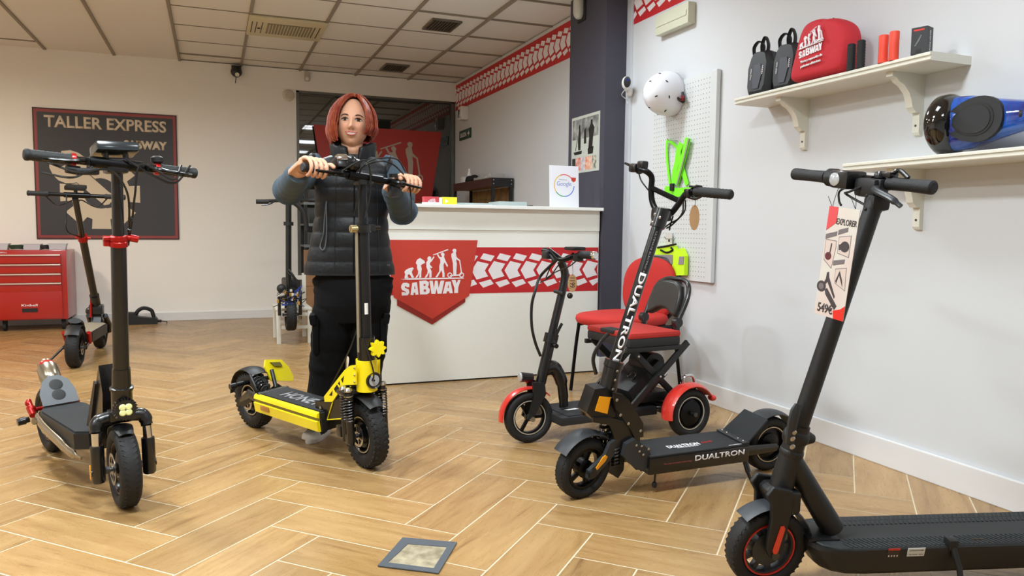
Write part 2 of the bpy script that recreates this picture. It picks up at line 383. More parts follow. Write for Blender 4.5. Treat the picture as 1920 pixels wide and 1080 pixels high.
def shield(M, k, parent, m, dark, ex=.004, name='shield_sign', lm=None, word=True):
    f = lambda P: [((x-532)*k, -(y-65)*k) for x, y in P]
    o = MB(M).prism(f(SH), Matrix(), ex).build(name, m, parent, 0)
    if dark: MB(M).prism(f([(122, 700), (928, 700), (928, 785), (532, 1035), (122, 805)]), Matrix(), ex*.6).build('shield_fold', dark, parent, 0)
    M2 = M @ Matrix.Translation((0, 0, ex))
    evolution(M2, k, lm or whtp, parent)
    if word: sabway(M2, k, parent, lm or whtp)
    return o
def sabway(M2, k, parent, m):
    # chunky hand-cut capitals, each one traced as blocks
    G = {'S': [[(170,575),(190,548),(235,548),(262,562),(262,600),(228,600),(226,585),(210,590),(210,605),(255,625),(262,665),(240,692),(175,692),(172,655),(205,652),(218,665),(222,650),(180,632),(166,605)]],
         'A': [[(275,688),(295,550),(350,545),(368,685),(332,688),(330,662),(312,662),(310,690)], ],
         'B': [[(385,685),(378,530),(455,525),(488,545),(488,580),(475,600),(500,625),(497,668),(465,685)]],
         'W': [[(520,680),(496,530),(535,530),(548,620),(562,530),(592,530),(605,615),(628,530),(672,530),(640,680),(592,680),(580,620),(568,680)]],
         'Z': [[(655,680),(690,545),(748,542),(775,678),(735,678),(730,655),(705,655),(698,680)]],
         'Y': [[(792,678),(795,620),(760,525),(808,525),(820,570),(838,525),(868,525),(840,615),(838,676)]]}
    b = MB(M2)
    for i, (c, P) in enumerate(G.items()):
        for p in P: b.prism([((x-532)*k, -(y-65)*k) for x, y in p], Matrix(), .0009+.0001*i)
    b.build('brand_lettering', m, parent, 0)
    h = MB(M2)
    for (x, y, rx, ry) in ((438, 577, 12, 12), (442, 640, 14, 14)): h.prism([((x-532+rx*cos(a*pi/5))*k, -(y-65+ry*sin(a*pi/5))*k) for a in range(10)], Matrix(), .0024)
    for p in ([(318, 620), (330, 620), (326, 585), (322, 585)], [(712, 615), (726, 615), (721, 580), (717, 580)]): h.prism([((x-532)*k, -(y-65)*k) for x, y in p], Matrix(), .0024)
    h.build('letter_counters', redsh if parent is None or 'bag' not in parent.name else _m['red_cloth'], parent, 0)
# tread pattern band
TP = [[(0,.496),(85,.699),(255,.639),(195,.496),(245,.368),(75,.30)], [(125,.752),(175,.872),(340,.812),(285,.692)], [(110,.233),(280,.30),(330,.203),(175,.12)]]
def band(M, L, h, parent, x0=0, cut=.0, name='tread_band'):
    MB(M).prism([(0, 0), (L, 0), (L, h), (0, h)], Matrix(), .0008).build(name, redst, parent, 0)
    b = MB(M); n = int(L/.1156)+2
    for i in range(-2, n):
        for p in TP:
            q = [(min(max(x/2120+i*.1156+x0, 0), L), y*h) for x, y in p]
            if max(a for a, _ in q)-min(a for a, _ in q) < .004: continue
            b.prism(q, Matrix(), .0018)
    b.build('tread_print', whtp, parent, 0)
band(frame((XR-.0005, YB, 2.372), (0, -1, 0), (0, 0, 1)), YB-5.255, .294, wr, name='tread_band_far')
band(frame((XR-.0005, YP-.07, 2.392), (0, -1, 0), (0, 0, 1)), YP-.07+1, .29, wr, name='tread_band_near')
# ================================================================= fixtures
def inv(t):
    return (Matrix.Translation(t.location) @ Matrix.Rotation(t.rotation_euler[2], 4, 'Z')).inverted()
def MBW(t): return MB(inv(t))            # builder fed with room coordinates, stored relative to thing t
FX = lambda x, y, z: frame((x, y, z), (1, 0, 0), (0, 0, 1))          # faces -Y
FR = lambda x, y, z: frame((x, y, z), (0, -1, 0), (0, 0, 1))         # on the right wall, faces -X
# ---- workshop poster
t = thing('workshop_poster', 'large square dark poster with red border, wrench and gear, on back wall', 'poster', (-.966, YB-.006, .85))
postd = mat('poster_charcoal', '#37363a', .5); postr = mat('poster_red', '#8e3c3a', .5); postk = mat('poster_dark_edge', '#3a1c1c', .5); cream = mat('poster_cream', '#d2c3ab', .6)
MBW(t).box((-.966, YB-.006, 1.49), (1.286, .011, 1.28)).build('panel', postk, t, 0)
MBW(t).box((-.966, YB-.0125, 1.49), (1.262, .003, 1.256)).build('border', postr, t, 0)
MBW(t).box((-.966, YB-.015, 1.49), (1.21, .003, 1.2)).build('field', postd, t, 0)
yp = YB-.0168
xa_, xb_ = onY(231, 240, yp).x, onY(313, 240, yp).x
text('headline', 'TALLER EXPRESS', inv(t) @ FX(-.966, yp, 2.003), 1.09, .118, cream, t, .001, bold=.025)
text('brand_lettering', 'SABWAY', inv(t) @ FX((xa_+xb_)/2, yp, 1.81), xb_-xa_, .088, cream, t, .001, bold=.06)
# gear with wrench (disc, teeth, ring, wrench)
def gp(u, v):
    p = onY(80+u/6.75, 270+v/6.75, yp); return (p.x, p.z)
b = MB(inv(t) @ FX(0, yp, 0)); cx, cz = gp(735, 625); R1 = .27
out = []
for i in range(8):
    a0 = i*pi/4+pi/8*0
    for da, rr in ((-.30, R1), (-.24, R1*1.36), (.24, R1*1.36), (.30, R1)): out.append((cx+rr*sin(a0+da), cz+rr*cos(a0+da)))
out = out[::-1]
b.prism(out, Matrix(), .0010); b.build('gear_print', cream, t, 0)
MB(inv(t) @ FX(0, yp, 0)).prism([(cx+.152*cos(k*pi/16), cz+.152*sin(k*pi/16)) for k in range(32)], Matrix(), .0014).build('gear_bore', postd, t, 0)
wr_ = [(85, 225), (85, 300), (130, 390), (200, 460), (290, 495), (380, 495), (430, 485), (560, 590), (780, 775), (840, 765), (885, 715), (885, 640), (830, 600), (555, 360), (555, 250), (520, 160), (450, 110), (350, 78), (235, 88), (235, 110), (330, 190), (300, 260), (200, 300), (130, 240)]
big = [(-12, 10)]
P = [gp(u, v) for u, v in wr_]; c0 = (sum(p[0] for p in P)/len(P), sum(p[1] for p in P)/len(P))
MB(inv(t) @ FX(0, yp, 0)).prism([(x+(x-c0[0])*.10, z+(z-c0[1])*.10) for x, z in P], Matrix(), .0018).build('wrench_outline', postd, t, 0)
MB(inv(t) @ FX(0, yp, 0)).prism(P, Matrix(), .0022).build('wrench_print', cream, t, 0)
# ---- shield sign on the glass
sgm = mat('sign_red_glass', '#a4281c', .45); tpm = mat('sign_taupe', '#ab9c8c', .6)
t = thing('shield_sign', 'big dark red shield sign with beige march of figures, on the glass panel', 'sign', (1.785, YB-.01, 1.2))
shield(inv(t) @ FX(1.785, YB-.012, 2.118), 1.46/1086, t, sgm, None, .008, 'panel', tpm, True)
# ---- small things on the back wall
t = thing('security_camera', 'small black dome camera under the ceiling on back wall', 'camera', (.266, YB-.008, 2.62))
MBW(t).box((.266, YB-.03, 2.665), (.10, .05, .03), bev=.008).build('bracket', blkm, t)
MBW(t).cyl((.266, YB-.055, 2.665), (.266, YB-.055, 2.63), .045, .055, 20).sph((.266, YB-.055, 2.615), .058, 20, 12).build('housing', blk, t)
MBW(t).cyl((.272, YB-.11, 2.575), (.272, YB-.085, 2.59), .022, .022, 16).build('lens', steel, t)
MBW(t).tube(cr([(.262, YB-.06, 2.57), (.258, YB-.06, 2.53), (.254, YB-.04, 2.50)]), .004).build('antenna', cable, t)
t = thing('motion_detector', 'small white rounded motion detector on header above glass', 'detector', (.99, YB-.008, 2.63))
MBW(t).box((.99, YB-.03, 2.63), (.055, .045, .11), bev=.018).build('casing', mat('offwhite_plastic', '#bdb5a8', .5), t)
MBW(t).sph((.99, YB-.052, 2.60), .022, 14, 8, (1, .4, 1)).build('lens', wht, t)
t = thing('smoke_detector', 'round white alarm disc beside the glass corner on back wall', 'detector', (.796, YB, 2.416))
MBW(t).lathe([(0, .0), (.062, 0), (.062, .014), (.052, .024), (.04, .028), (0, .03)], (.796, YB, 2.416), (0, -1, 0)).build('disc', mat('disc_cream', '#cfc6b8', .5), t)
MBW(t).lathe([(.0, .028), (.036, .028), (.034, .034), (0, .036)], (.796, YB, 2.416), (0, -1, 0)).build('cap', mat('cap_cream', '#c6bcad', .5), t)
# ---- right wall, far end
t = thing('alarm_box', 'white alarm box high up in the back right corner under red band', 'alarm', (XR, 8.25, 2.28))
MBW(t).box((XR-.045, 8.26, 2.285), (.09, .13, .15), bev=.012).build('casing', wht, t)
MBW(t).box((XR-.093, 8.26, 2.28), (.012, .06, .09), bev=.004).build('front_lens', steel, t)
t = thing('exit_sign', 'green SALIDA emergency exit sign with arrow on wall', 'sign', (XR, 8.305, 2.06))
exg = mat('exit_dark_green', '#0f3a22', .4); MBW(t).box((XR-.006, 8.305, 2.06), (.012, .41, .108)).build('panel', exg, t, 0)
text('lettering', 'SALIDA', inv(t) @ FR(XR-.0125, 8.355, 2.06), .23, .05, whtp, t, bold=.02)
MB(inv(t) @ FR(XR-.0125, 8.165, 2.06)).prism([(-.035, .008), (.0, .008), (0, .028), (.035, 0), (0, -.028), (0, -.008), (-.035, -.008)], Matrix(), .0008).build('arrow', whtp, t, 0)
# ---- workbench shelf
t = thing('workbench', 'black metal workbench rack with brown beam behind the counter, cluttered underneath', 'workbench', (2.57, 7.4, 0))
bx = mat('bench_black', '#151517', .45); brn = mat('bench_brown', '#3d2420', .5); osb = mat('bench_board', '#8f7248', .8, var=(12, '#6e5230', .8))
for y in (6.80, 8.0):
    for x in (2.655, 2.475):
        MBW(t).box((x, y, .74), (.028, .028, 1.48)).build('post', bx, t, 0)
MBW(t).box((2.57, 6.79, 1.44), (.215, .012, .082)).build('end_beam', bx, t, 0)
MBW(t).box((2.464, 7.4, 1.44), (.012, 1.22, .082)).build('front_beam', brn, t, 0)
MBW(t).box((2.57, 7.4, 1.415), (.2, 1.2, .014)).build('top_board', osb, t, 0)
MBW(t).box((2.57, 7.4, 1.13), (.2, 1.2, .014)).build('lower_board', osb, t, 0)
MBW(t).box((2.672, 7.4, 1.27), (.008, 1.2, .26)).build('back_board', osb, t, 0)
for x, z in ((2.655, 1.46), (2.655, 1.425), (2.475, 1.46), (2.475, 1.425)):
    MBW(t).cyl((x, 6.784, z), (x, 6.778, z), .006, n=10).build('bolt', steel, t)
def blob(name, lab, cat, loc, d, m, seed=0, grp=None, bev=.01):
    b = MB(Matrix.Translation(loc)); b.v = []
    o = MB().box((0, 0, d[2]/2), d, bev=bev)
    rnd = random.Random(seed)
    o.v = [V((q.x*(1+rnd.uniform(-.08, .08)), q.y*(1+rnd.uniform(-.08, .08)), q.z*(1+(rnd.uniform(-.2, .1) if q.z > d[2]*.5 else 0)))) for q in o.v]
    r = o.build(name, m); r.location = loc; return tag(r, lab, cat, grp)
bk2 = mat('black_cloth', '#121214', .9)
t = thing('cloth_pile', 'black crumpled cloth on the workbench rack top', 'cloth', (2.55, 7.575, 1.484))
b = MB()
for i in range(9):
    rnd = random.Random(i); b.sph((rnd.uniform(-.05, .05), rnd.uniform(-.07, .07), rnd.uniform(.01, .04)), rnd.uniform(.035, .055), 12, 8, (1, 1.3, .8))
b.build('folds', bk2, t)
clr = mat('clear_plastic', '#c7c4bd', .3, alpha=.55)
for i, (y, w_, h_) in enumerate(((6.95, .1, .045), (7.1, .1, .035), (7.25, .1, .04), (7.38, .08, .03))):
    blob('parts_bag', ['clear plastic parts bag at the near end of the rack top', 'second clear plastic parts bag from the near end of the rack', 'third clear plastic parts bag from the near end of the rack', 'small clear plastic parts bag next to black cloth on rack'][i], 'bag', (2.56, y, 1.482), (.15, w_, h_), clr, i, 'plastic parts bags on the rack', .014)
blob('white_carton', 'small white carton at the far end of the rack top', 'carton', (2.56, 7.88, 1.482), (.1, .1, .07), wht, 3)
tc_ = thing('spray_can', 'small white capped bottle at far end of rack', 'bottle', (2.56, 7.77, 1.482))
MB().lathe([(0, 0), (.022, 0), (.022, .10), (.012, .115), (.012, .15), (0, .15)]).build('bottle_body', wht, tc_)
for i, (y, m, r) in enumerate(((6.95, wht, .03), (7.08, mat('jar_dark', '#1d1b1a', .4), .03), (7.22, mat('jar_brown', '#4a2e22', .4), .035), (7.4, _m['jar_dark'], .03))):
    t = thing('jar', ['pale jar on the lower rack shelf next to near post', 'dark jar next to the pale jar on lower rack shelf', 'brown jar in middle of lower rack shelf', 'dark jar furthest back on the lower rack shelf'][i], 'jar', (2.57, y, 1.138))
    MB().lathe([(0, 0), (r, 0), (r, .08), (r*.8, .09), (0, .09)]).build('jar_body', m, t); MB().lathe([(0, .09), (r*.85, .09), (r*.85, .11), (0, .11)]).build('lid', blkm, t)
t = thing('white_case', 'pale grey equipment case in front of rack at the corner', 'case', (2.33, 8.2, .0))
MB().box((0, 0, .64), (.42, .3, 1.28), bev=.01).build('case_body', mat('case_taupe', '#8b817c', .6), t)
# ---- pillar things
t = thing('wall_siren', 'long white rounded device high on the slate pillar', 'alarm', (XP, 5.06, 2.6))
rr_ = [(XP-.03, 5.06, z) for z in (2.515, 2.52, 2.54, 2.56, 2.6, 2.64, 2.67, 2.685, 2.69)]
MBW(t).tube(rr_, [.008, .022, .036, .04, .04, .04, .036, .022, .008], 18).build('casing', mat('device_white', '#c9c9c0', .45), t)
MBW(t).box((XP-.004, 5.06, 2.6), (.008, .12, .2), bev=.003).build('back_plate', blkm, t)
t = thing('pillar_poster', 'poster of black and white scooter photo over small colour pictures on pillar', 'poster', (XP, 4.975, 1.62))
pw, ph = .43, .4
Mp = lambda x, z, d=0: FR(XP-.003-d, 5.19-x, 1.42+z)
MBW(t).box((XP-.0015, 4.975, 1.62), (.003, pw+.01, ph+.01)).build('sheet', mat('poster_paper', '#b8bcb2', .5), t, 0)
pg = mat('photo_grey', '#5c5c5a', .5, var=(14, '#a8aaa4', 1)); pk = mat('photo_black', '#161616', .5)
MB(inv(t) @ Mp(0, 0)).prism([(.01, .24), (.42, .24), (.42, .385), (.01, .385)], Matrix(), .0005).build('photo_background', pg, t, 0)
b = MB(inv(t) @ Mp(0, 0))
for p in ([(.11, .16), (.10, .23), (.115, .31), (.11, .33), (.12, .345), (.135, .34), (.135, .32), (.145, .28), (.145, .16)], [(.05, .13), (.16, .13), (.17, .155), (.03, .15)], [(.27, .16), (.28, .24), (.27, .3), (.30, .33), (.30, .36), (.33, .36), (.33, .33), (.36, .3), (.34, .24), (.33, .16)], [(.265, .12), (.34, .12), (.35, .17), (.26, .16)], [(.2, .2), (.2, .3), (.23, .31), (.235, .2)], [(.06, .16), (.068, .16), (.10, .27), (.094, .27)]): b.prism(p, Matrix(), .001)
b.build('silhouettes', pk, t, 0)
for x, w_, c in ((.01, .055, '#2c3430'), (.07, .08, '#c03830'), (.16, .06, '#a8a0b4'), (.225, .10, '#cf7040'), (.335, .06, '#4a5a48')):
    MB(inv(t) @ Mp(x, 0)).prism([(0, .012), (w_, .012), (w_, .105), (0, .105)], Matrix(), .0006).build('small_picture', mat('pic'+c[1:], c, .5, var=(30, '#e0d0c0' if c != '#2c3430' else '#101010', .8)), t, 0)
t = thing('wall_camera', 'white oval security camera with black face next to the slate pillar', 'camera', (XR-.03, 4.64, 1.97))
MBW(t).lathe([(0, 0), (.03, 0), (.032, .012), (.018, .03), (0, .035)], (XR-.012, 4.62, 1.94), (-1, 0, 0), 20).build('base', wht, t)
MBW(t).tube([(XR-.04, 4.62, 1.94), (XR-.06, 4.6, 1.945), (XR-.07, 4.58, 1.965)], .008).build('arm', wht, t)
Mc = frame((XR-.085, 4.555, 1.985), V((.92, -.38, 0)), V((0, 0, 1)))
MBW(t).sph((0, 0, 0), 1, 20, 12, (.032, .045, .04), M=Mc).build('camera_body', wht, t)
MBW(t).prism([(.024*cos(a*pi/12), .036*sin(a*pi/12)) for a in range(24)], Mc, .041, .03).build('face', mat('gloss_black', '#0c0e18', .05, coat=1), t)
MBW(t).lathe([(0, 0), (.009, 0), (.009, .004), (0, .005)], M=Mc @ Matrix.Translation((0, .012, .04)), n=14).build('lens', mat('lens_blue', '#26307a', .1), t)
MBW(t).tube(cr([(XR-.07, 4.6, 1.95), (XR-.06, 4.66, 1.925), (XR-.02, 4.67, 1.90), (XR-.015, 4.66, 1.87)]), .003, 6).build('cord', wht, t)
t = thing('emergency_light', 'pale rectangular emergency light box high on right wall', 'light fitting', (XR, 4.08, 2.29))
eml = mat('emergency_cream', '#cccdb6', .4)
MBW(t).box((XR-.028, 4.08, 2.29), (.056, .36, .125), bev=.008).build('casing', eml, t)
MBW(t).box((XR-.058, 4.08, 2.29), (.006, .33, .03), bev=.002).build('centre_rib', eml, t)
# ---- pegboard
t = thing('pegboard', 'white perforated metal pegboard panel on right wall behind red chair', 'pegboard', (XR, 3.98, .7))
pegm = mat('pegboard_white', '#cfd2d2', .45); pegh = mat('peg_hole', '#6f716f', .8)
y0, y1, z0, z1 = 3.665, 4.315, .703, 1.912
MBW(t).box((XR-.014, (y0+y1)/2, (z0+z1)/2), (.020, y1-y0, z1-z0)).build('panel', pegm, t, 0)
MBW(t).box((XR-.018, y0-.006, (z0+z1)/2), (.028, .05, z1-z0), bev=.004).build('side_flange', pegm, t, 0)
b = MB(inv(t) @ FR(XR-.0242, 0, 0)); nh = 0
for i in range(22):
    for j in range(42):
        y = y0+.045+i*.0275; z = z0+.03+j*.0279
        if y > y1-.02: continue
        b.prism([(-y+.0032*cos(a*pi/3), z+.0032*sin(a*pi/3)) for a in range(6)], Matrix(), .0004)
b.build('perforations', pegh, t, 0, kind='stuff')
for z in (1.75, 1.55, .95):
    MBW(t).tube([(XR-.02, 4.02, z), (XR-.09, 4.02, z), (XR-.1, 4.02, z+.012)], .003, 6).build('peg_hook', steel, t)
# ---- helmet hanging on it
t = thing('helmet', 'white skate helmet with small oval vents hanging on pegboard', 'helmet', (XR-.10, 4.055, 1.835))
hm = mat('helmet_white', '#e2e3e9', .35, coat=.2)
Mh = frame((XR-.080, 4.055, 1.835), V((-.12, .05, 1)), V((-1, -.10, -.12)))   # local z = side, y = crown direction
rings = []
for i in range(13):
    th = pi*.60*i/12
    ring = []
    for k in range(36):
        a = 2*pi*k/36; ca, sa = cos(a), sin(a)
        r = sin(th); ey = cos(th)
        e = 1.0+(.10*max(0, -ca)*(i/12)**3) - .16*(abs(sa)**6)*(max(0, i-9)/3)*.5
        ring.append(Mh @ V((ca*r*.135, ey*.17, sa*r*.108)))
    rings.append(ring)
b = MBW(t); b.loft(rings[1:], caps=False); n0 = len(b.v); 
b.v.append(inv(t) @ (Mh @ V((0, .17, 0)))); b.f += [(k, (k+1) % 36, n0) for k in range(36)]
o = b.build('shell', hm, t); md = o.modifiers.new('s', 'SOLIDIFY'); md.thickness = .006; md.offset = -1
rin = [[inv(t) @ (Mh @ V((cos(2*pi*k/30)*sin(th)*.124, max(cos(th)*.155, -.045), sin(2*pi*k/30)*sin(th)*.098))) for k in range(30)] for th in [pi*.66*i/10+.05 for i in range(10)]]
b = MB(); b.loft(rin, caps=True); b.build('padding', blkm, t)
b = MB()
for az in range(8):
    for th, n_ in ((.62, 1), (1.15, 1)):
        if th < 1 and az % 2: continue
        a = az*pi/4+.3; p = V((cos(a)*sin(th)*.135, cos(th)*.17, sin(a)*sin(th)*.108)); nrm = V((p.x/.135**2, p.y/.17**2, p.z/.108**2)).normalized()
        Q = inv(t) @ Mh @ frame(p, V((0, 1, 0)).cross(nrm) if th > .9 else V((0, 0, 1)).cross(nrm), V((0, 1, 0)))
        b.prism([(.004*cos(c*pi/6), .010*sin(c*pi/6)) for c in range(12)], inv(t) @ Mh @ axis_frame(p, nrm), .0015, -.004)
b.build('vents', pk, t)
MBW(t).tube(cr([(XR-.08, 3.96, 1.80), (XR-.05, 3.93, 1.77), (XR-.045, 3.95, 1.83)]), .008).build('strap', blkm, t)
MBW(t).cyl((XR-.07, 3.93, 1.79), (XR-.055, 3.92, 1.79), .016).build('dial', mat('dial_red', '#7a1420', .4), t)
# ---- green reflective harness
hv = mat('hi_vis_green', '#7cf51e', .6); rfl = mat('reflective_grey', '#8f9c7c', .4)
def pw_(u, v, d=.0): return onX(1220+u/6.754, 240+v/6.75, XR-.034-d)
def strap(t, pts, w0, m, name, th=.0025):
    P = [V(p) for p in pts]; P = cr(P, 5); ww = w0 if isinstance(w0, (list, tuple)) else [w0, w0]; n = len(P); L = []; R = []
    for i, p in enumerate(P):
        tg = (P[min(i+1, n-1)]-P[max(i-1, 0)]); tg.x = 0; tg.normalize(); nr = V((0, -tg.z, tg.y)); w = ww[0]+(ww[-1]-ww[0])*i/(n-1)
        L.append(p-nr*w/2); R.append(p+nr*w/2)
    b = MBW(t); f = [[a, bb, bb+V((th, 0, 0)), a+V((th, 0, 0))] for a, bb in zip(L, R)]; b.v = []; 
    b.loft(f); return b.build(name, m, t, 40)
t = thing('reflective_harness', 'neon green reflective harness hanging on pegboard under the helmet', 'harness', (XR-.03, 4.03, 1.2))
strap(t, [pw_(470, 125, .012), pw_(430, 300, .016), pw_(380, 500, .012), pw_(320, 720, .004)], .055, hv, 'strap')
strap(t, [pw_(478, 130, .02), pw_(438, 300, .024), pw_(388, 500, .02), pw_(328, 720, .012)], .014, rfl, 'reflective_stripe')
strap(t, [pw_(385, 190, 0), pw_(350, 330, .004), pw_(400, 520, .006), pw_(460, 720, .002)], (.05, .035), hv, 'strap')
strap(t, [pw_(350, 230, 0), pw_(330, 420, .006), pw_(300, 560, .004), pw_(290, 700, 0)], (.045, .05), hv, 'strap')
strap(t, [pw_(330, 240, 0), pw_(260, 180, .006), pw_(205, 175, .008), pw_(205, 400, .004), pw_(240, 710, 0)], (.018, .022), hv, 'strap')
strap(t, [pw_(180, 770), pw_(330, 800, .006), pw_(560, 780)], .04, hv, 'waist_strap')
strap(t, [pw_(200, 860), pw_(330, 850, .006), pw_(590, 850)], .02, hv, 'waist_strap')
MBW(t).box(tuple(pw_(270, 750, .012)), (.016, .034, .045), bev=.004).build('buckle', blkm, t)
# ---- hi-vis vest in a bag
t = thing('packed_vest', 'folded neon yellow hi-vis vest with grey bands in clear pack on pegboard', 'vest', (XR-.03, 4.1, .75))
hy = mat('hi_vis_yellow', '#c8f51a', .6); rg = mat('band_grey', '#8d878c', .5)
def pv(u, v, d=0): return onX(1210+u/10.8, 430+v/10.8, XR-.034-d)
def slab(pts, m, name, th=.02, d=0):
    P = [pv(u, v, d) for u, v in pts]; b = MBW(t)
    b.loft([P, [p+V((-th, 0, 0)) for p in P]]); return b.build(name, m, t, 30)
slab([(230, 380), (300, 350), (600, 310), (660, 360), (700, 480), (690, 940), (240, 940)], hy, 'folded_panel', .022)
slab([(200, 515), (620, 515), (620, 700), (200, 640)], rg, 'reflective_band', .026)
slab([(690, 430), (800, 380), (870, 540), (860, 930), (700, 930)], hy, 'side_fold', .026)
slab([(770, 550), (860, 550), (850, 710), (750, 710)], rg, 'reflective_band', .03)
b = MBW(t); b.tube(cr([pv(250, 370, .024), pv(420, 340, .026), pv(620, 300, .024)]), .006); b.tube(cr([pv(310, 420, .026), pv(430, 470, .026), pv(550, 420, .026), pv(520, 370, .026)]), .006); b.build('seam_binding', bk2, t)
MBW(t).box(tuple((pv(480, 240)+pv(480, 240, .006))/2), (.004, .07, .1)).build('header_card', mat('card_pale', '#d2d0c8', .5, alpha=.9), t, 0)
MBW(t).box(tuple(pv(485, 225, .004)), (.004, .018, .016)).build('card_mark', blkm, t, 0)
# ---- counter
ctm = mat('counter_white', '#eceee8', .4); ctt = mat('counter_top_white', '#f0f2f0', .3)
t = thing('reception_counter', 'white reception counter with red shield logo and red tread band', 'counter', (1.5, 5.0, 0))
MBW(t).box((1.679, 4.735, .57), (1.658, .03, 1.12)).build('front_panel', ctm, t, 0)
for x in (.865, 2.493): MBW(t).box((x, 5.0, .57), (.03, .5, 1.12)).build('side_panel', ctm, t, 0)
MBW(t).box((1.679, 5.0, .77), (1.6, .5, .02)).build('inner_shelf', ctm, t, 0)
MBW(t).box((1.679, 4.716, 1.06), (1.656, .008, .138)).build('upper_rail', ctm, t, 0)
MBW(t).box((1.675, 4.98, 1.141), (1.67, .64, .022), bev=.003).build('worktop', ctt, t, 0)
MBW(t).box((1.679, 4.745, .008), (1.64, .03, .016)).build('plinth_gap', blkm, t, 0)
band(inv(t) @ FX(.86, 4.7195, .575), 1.645, .303, t, x0=.02)
t2 = t
shield(inv(t) @ FX(1.309, 4.718, .924), .609/1086, t, redsh, reddk, .004, 'shield_logo')
# ---- things on the counter
def carton(name, lab, c, d, m, rz=0):
    o = MB().box((0, 0, d[2]/2), d, bev=.002).build(name, m); o.location = c; o.rotation_euler[2] = rz; return tag(o, lab, 'box')
zt = 1.1525
t = thing('carton', 'small red and white carton on the counter beside the yellow one', 'box', (1.335, 4.86, zt))
MB().box((0, 0, .008), (.1, .06, .016), bev=.001).build('lower_edge', wht, t, 0); MB().box((0, 0, .034), (.098, .058, .037), bev=.002).build('carton_body', mat('carton_red', '#b93c44', .5), t, 0)
evolution(FX(0, -.0295, .048), .00007, whtp, t, .0005)
t = thing('carton', 'small bright yellow carton on the counter', 'box', (1.46, 4.87, zt))
MB().box((0, 0, .026), (.1, .06, .052), bev=.002).build('carton_body', mat('carton_yellow', '#e8e42c', .5), t, 0)
MB().box((-.062, .002, .024), (.022, .058, .048), bev=.002).build('white_flap', wht, t, 0)
MB(FX(-.02, -.0305, .026)).prism([(-.012, -.012), (.012, 0), (-.012, .012)], Matrix(), .0006).build('mark', whtp, t, 0)
trm = mat('tray_grey', '#a9b5b4', .4)
def tray(x, y, w, d, h, lab, n=2):
    t = thing('paper_tray', lab, 'tray', (x, y, zt), 0)
    b = MB(); b.box((0, 0, .002), (w, d, .004))
    for sx in (-1, 1): b.box((sx*w/2, 0, h/2), (.003, d, h))
    b.box((0, d/2, h/2), (w, .003, h)); b.box((0, -d/2, h/2), (w, .003, h)); b.build('tray_shell', trm, t, 0)
    for k in range(n): MB().box((.004*k-.01, .003*k, .008+k*.006), (w*.9, d*.9, .004)).build('paper_sheet', wht, t, 0)
tray(1.66, 5.02, .26, .2, .02, 'flat grey glass tray on the counter next to yellow carton')
tray(1.93, 5.0, .2, .22, .035, 'grey paper tray with white sheets on the counter middle', 5)
t = thing('key_bunch', 'small dark bunch of keys lying on the counter', 'keys', (2.09, 4.95, zt))
b = MB()
for a in (0, .7, 1.6, 2.4): b.box((.014*cos(a), .014*sin(a), .006+.003*a), (.04, .01, .003), a)
b.build('keys', dsteel, t, 0); MB().lathe([(.012, 0), (.014, .002), (.012, .004), (.010, .002)], (0, 0, .012), (0, .3, 1), closed=True).build('key_ring', steel, t)
t = thing('review_sign', 'white standing card with four colour ring and search brand name on counter', 'sign', (2.262, 4.77, zt))
Ms = frame((0, 0, 0), (1, 0, 0), (0, .06, 1))
MB(Ms).box((0, .143, -.0015), (.222, .286, .003)).build('card', mat('card_white', '#e6e6ee', .5), t, 0)
MB().box((0, .04, .002), (.2, .08, .004)).build('foot', wht, t, 0)
for a0, a1, c in ((.35, 1.95, '#dc5044'), (1.95, 3.75, '#e8b030'), (3.75, 4.75, '#3c9a58'), (4.75, 6.25, '#4a74c8')):
    n = 14; q = [(.078*cos(a0+(a1-a0)*k/n), .078*sin(a0+(a1-a0)*k/n)) for k in range(n+1)]+[(.072*cos(a1+(a0-a1)*k/n), .072*sin(a1+(a0-a1)*k/n)) for k in range(n+1)]
    MB(Ms @ Matrix.Translation((0, .15, 0))).prism(q, Matrix(), .0006).build('ring_arc', mat('ring'+c[1:], c, .5), t, 0)
text('lettering', 'Google', Ms @ Matrix.Translation((0, .158, 0)), .11, .04, mat('logo_blue', '#6a7fc0', .5), t, .0005)
text('lettering', 'Valóranos en', Ms @ Matrix.Translation((-.01, .19, 0)), .06, .009, mat('ink_grey', '#6a6a70', .5), t, .0005)
MB(Ms @ Matrix.Translation((.072, .195, 0))).prism([(-.018, .012), (.018, .012), (.016, -.01), (0, -.02), (-.016, -.01)], Matrix(), .001).build('shield_mark', redsh, t, 0)
# ---- red tool cabinet
t = thing('tool_cabinet', 'red metal roller tool cabinet with drawers by the back wall', 'cabinet', (-1.68, 8.42, 0))
cabr = mat('cabinet_red', '#a8160f', .28, coat=.5); cabs = mat('cabinet_side', '#8a3430', .4)
x0, x1, yf = -2.08, -1.283, 8.184; cxm = (x0+x1)/2; wd = x1-x0
MBW(t).box((cxm, 8.425, .43), (wd, .478, .65), bev=.006).build('carcass', cabr, t)
zs = (.702, .612, .524, .438)
for k, z in enumerate(zs):
    d = MBW(t).box((cxm-.012, yf-.006, z-.028), (wd-.065, .014, .083), bev=.003).build('drawer', cabr, t)
    MBW(t).box((cxm-.012, yf-.02, z+.006), (wd-.07, .016, .012), bev=.003).build('drawer_handle', mat('handle_pale', '#d9c9bb', .3, .6), d)
d = MBW(t).box((cxm-.012, yf-.005, .25), (wd-.06, .012, .27), bev=.003).build('lower_door', cabr, t)
MBW(t).box((-1.59, yf-.014, .197), (.125, .006, .034)).build('recess_pull', blkm, d, 0)
text('brand_lettering', 'Kinbell', inv(t) @ FX(-1.592, yf-.0115, .243), .13, .022, whtp, d, bold=.02)
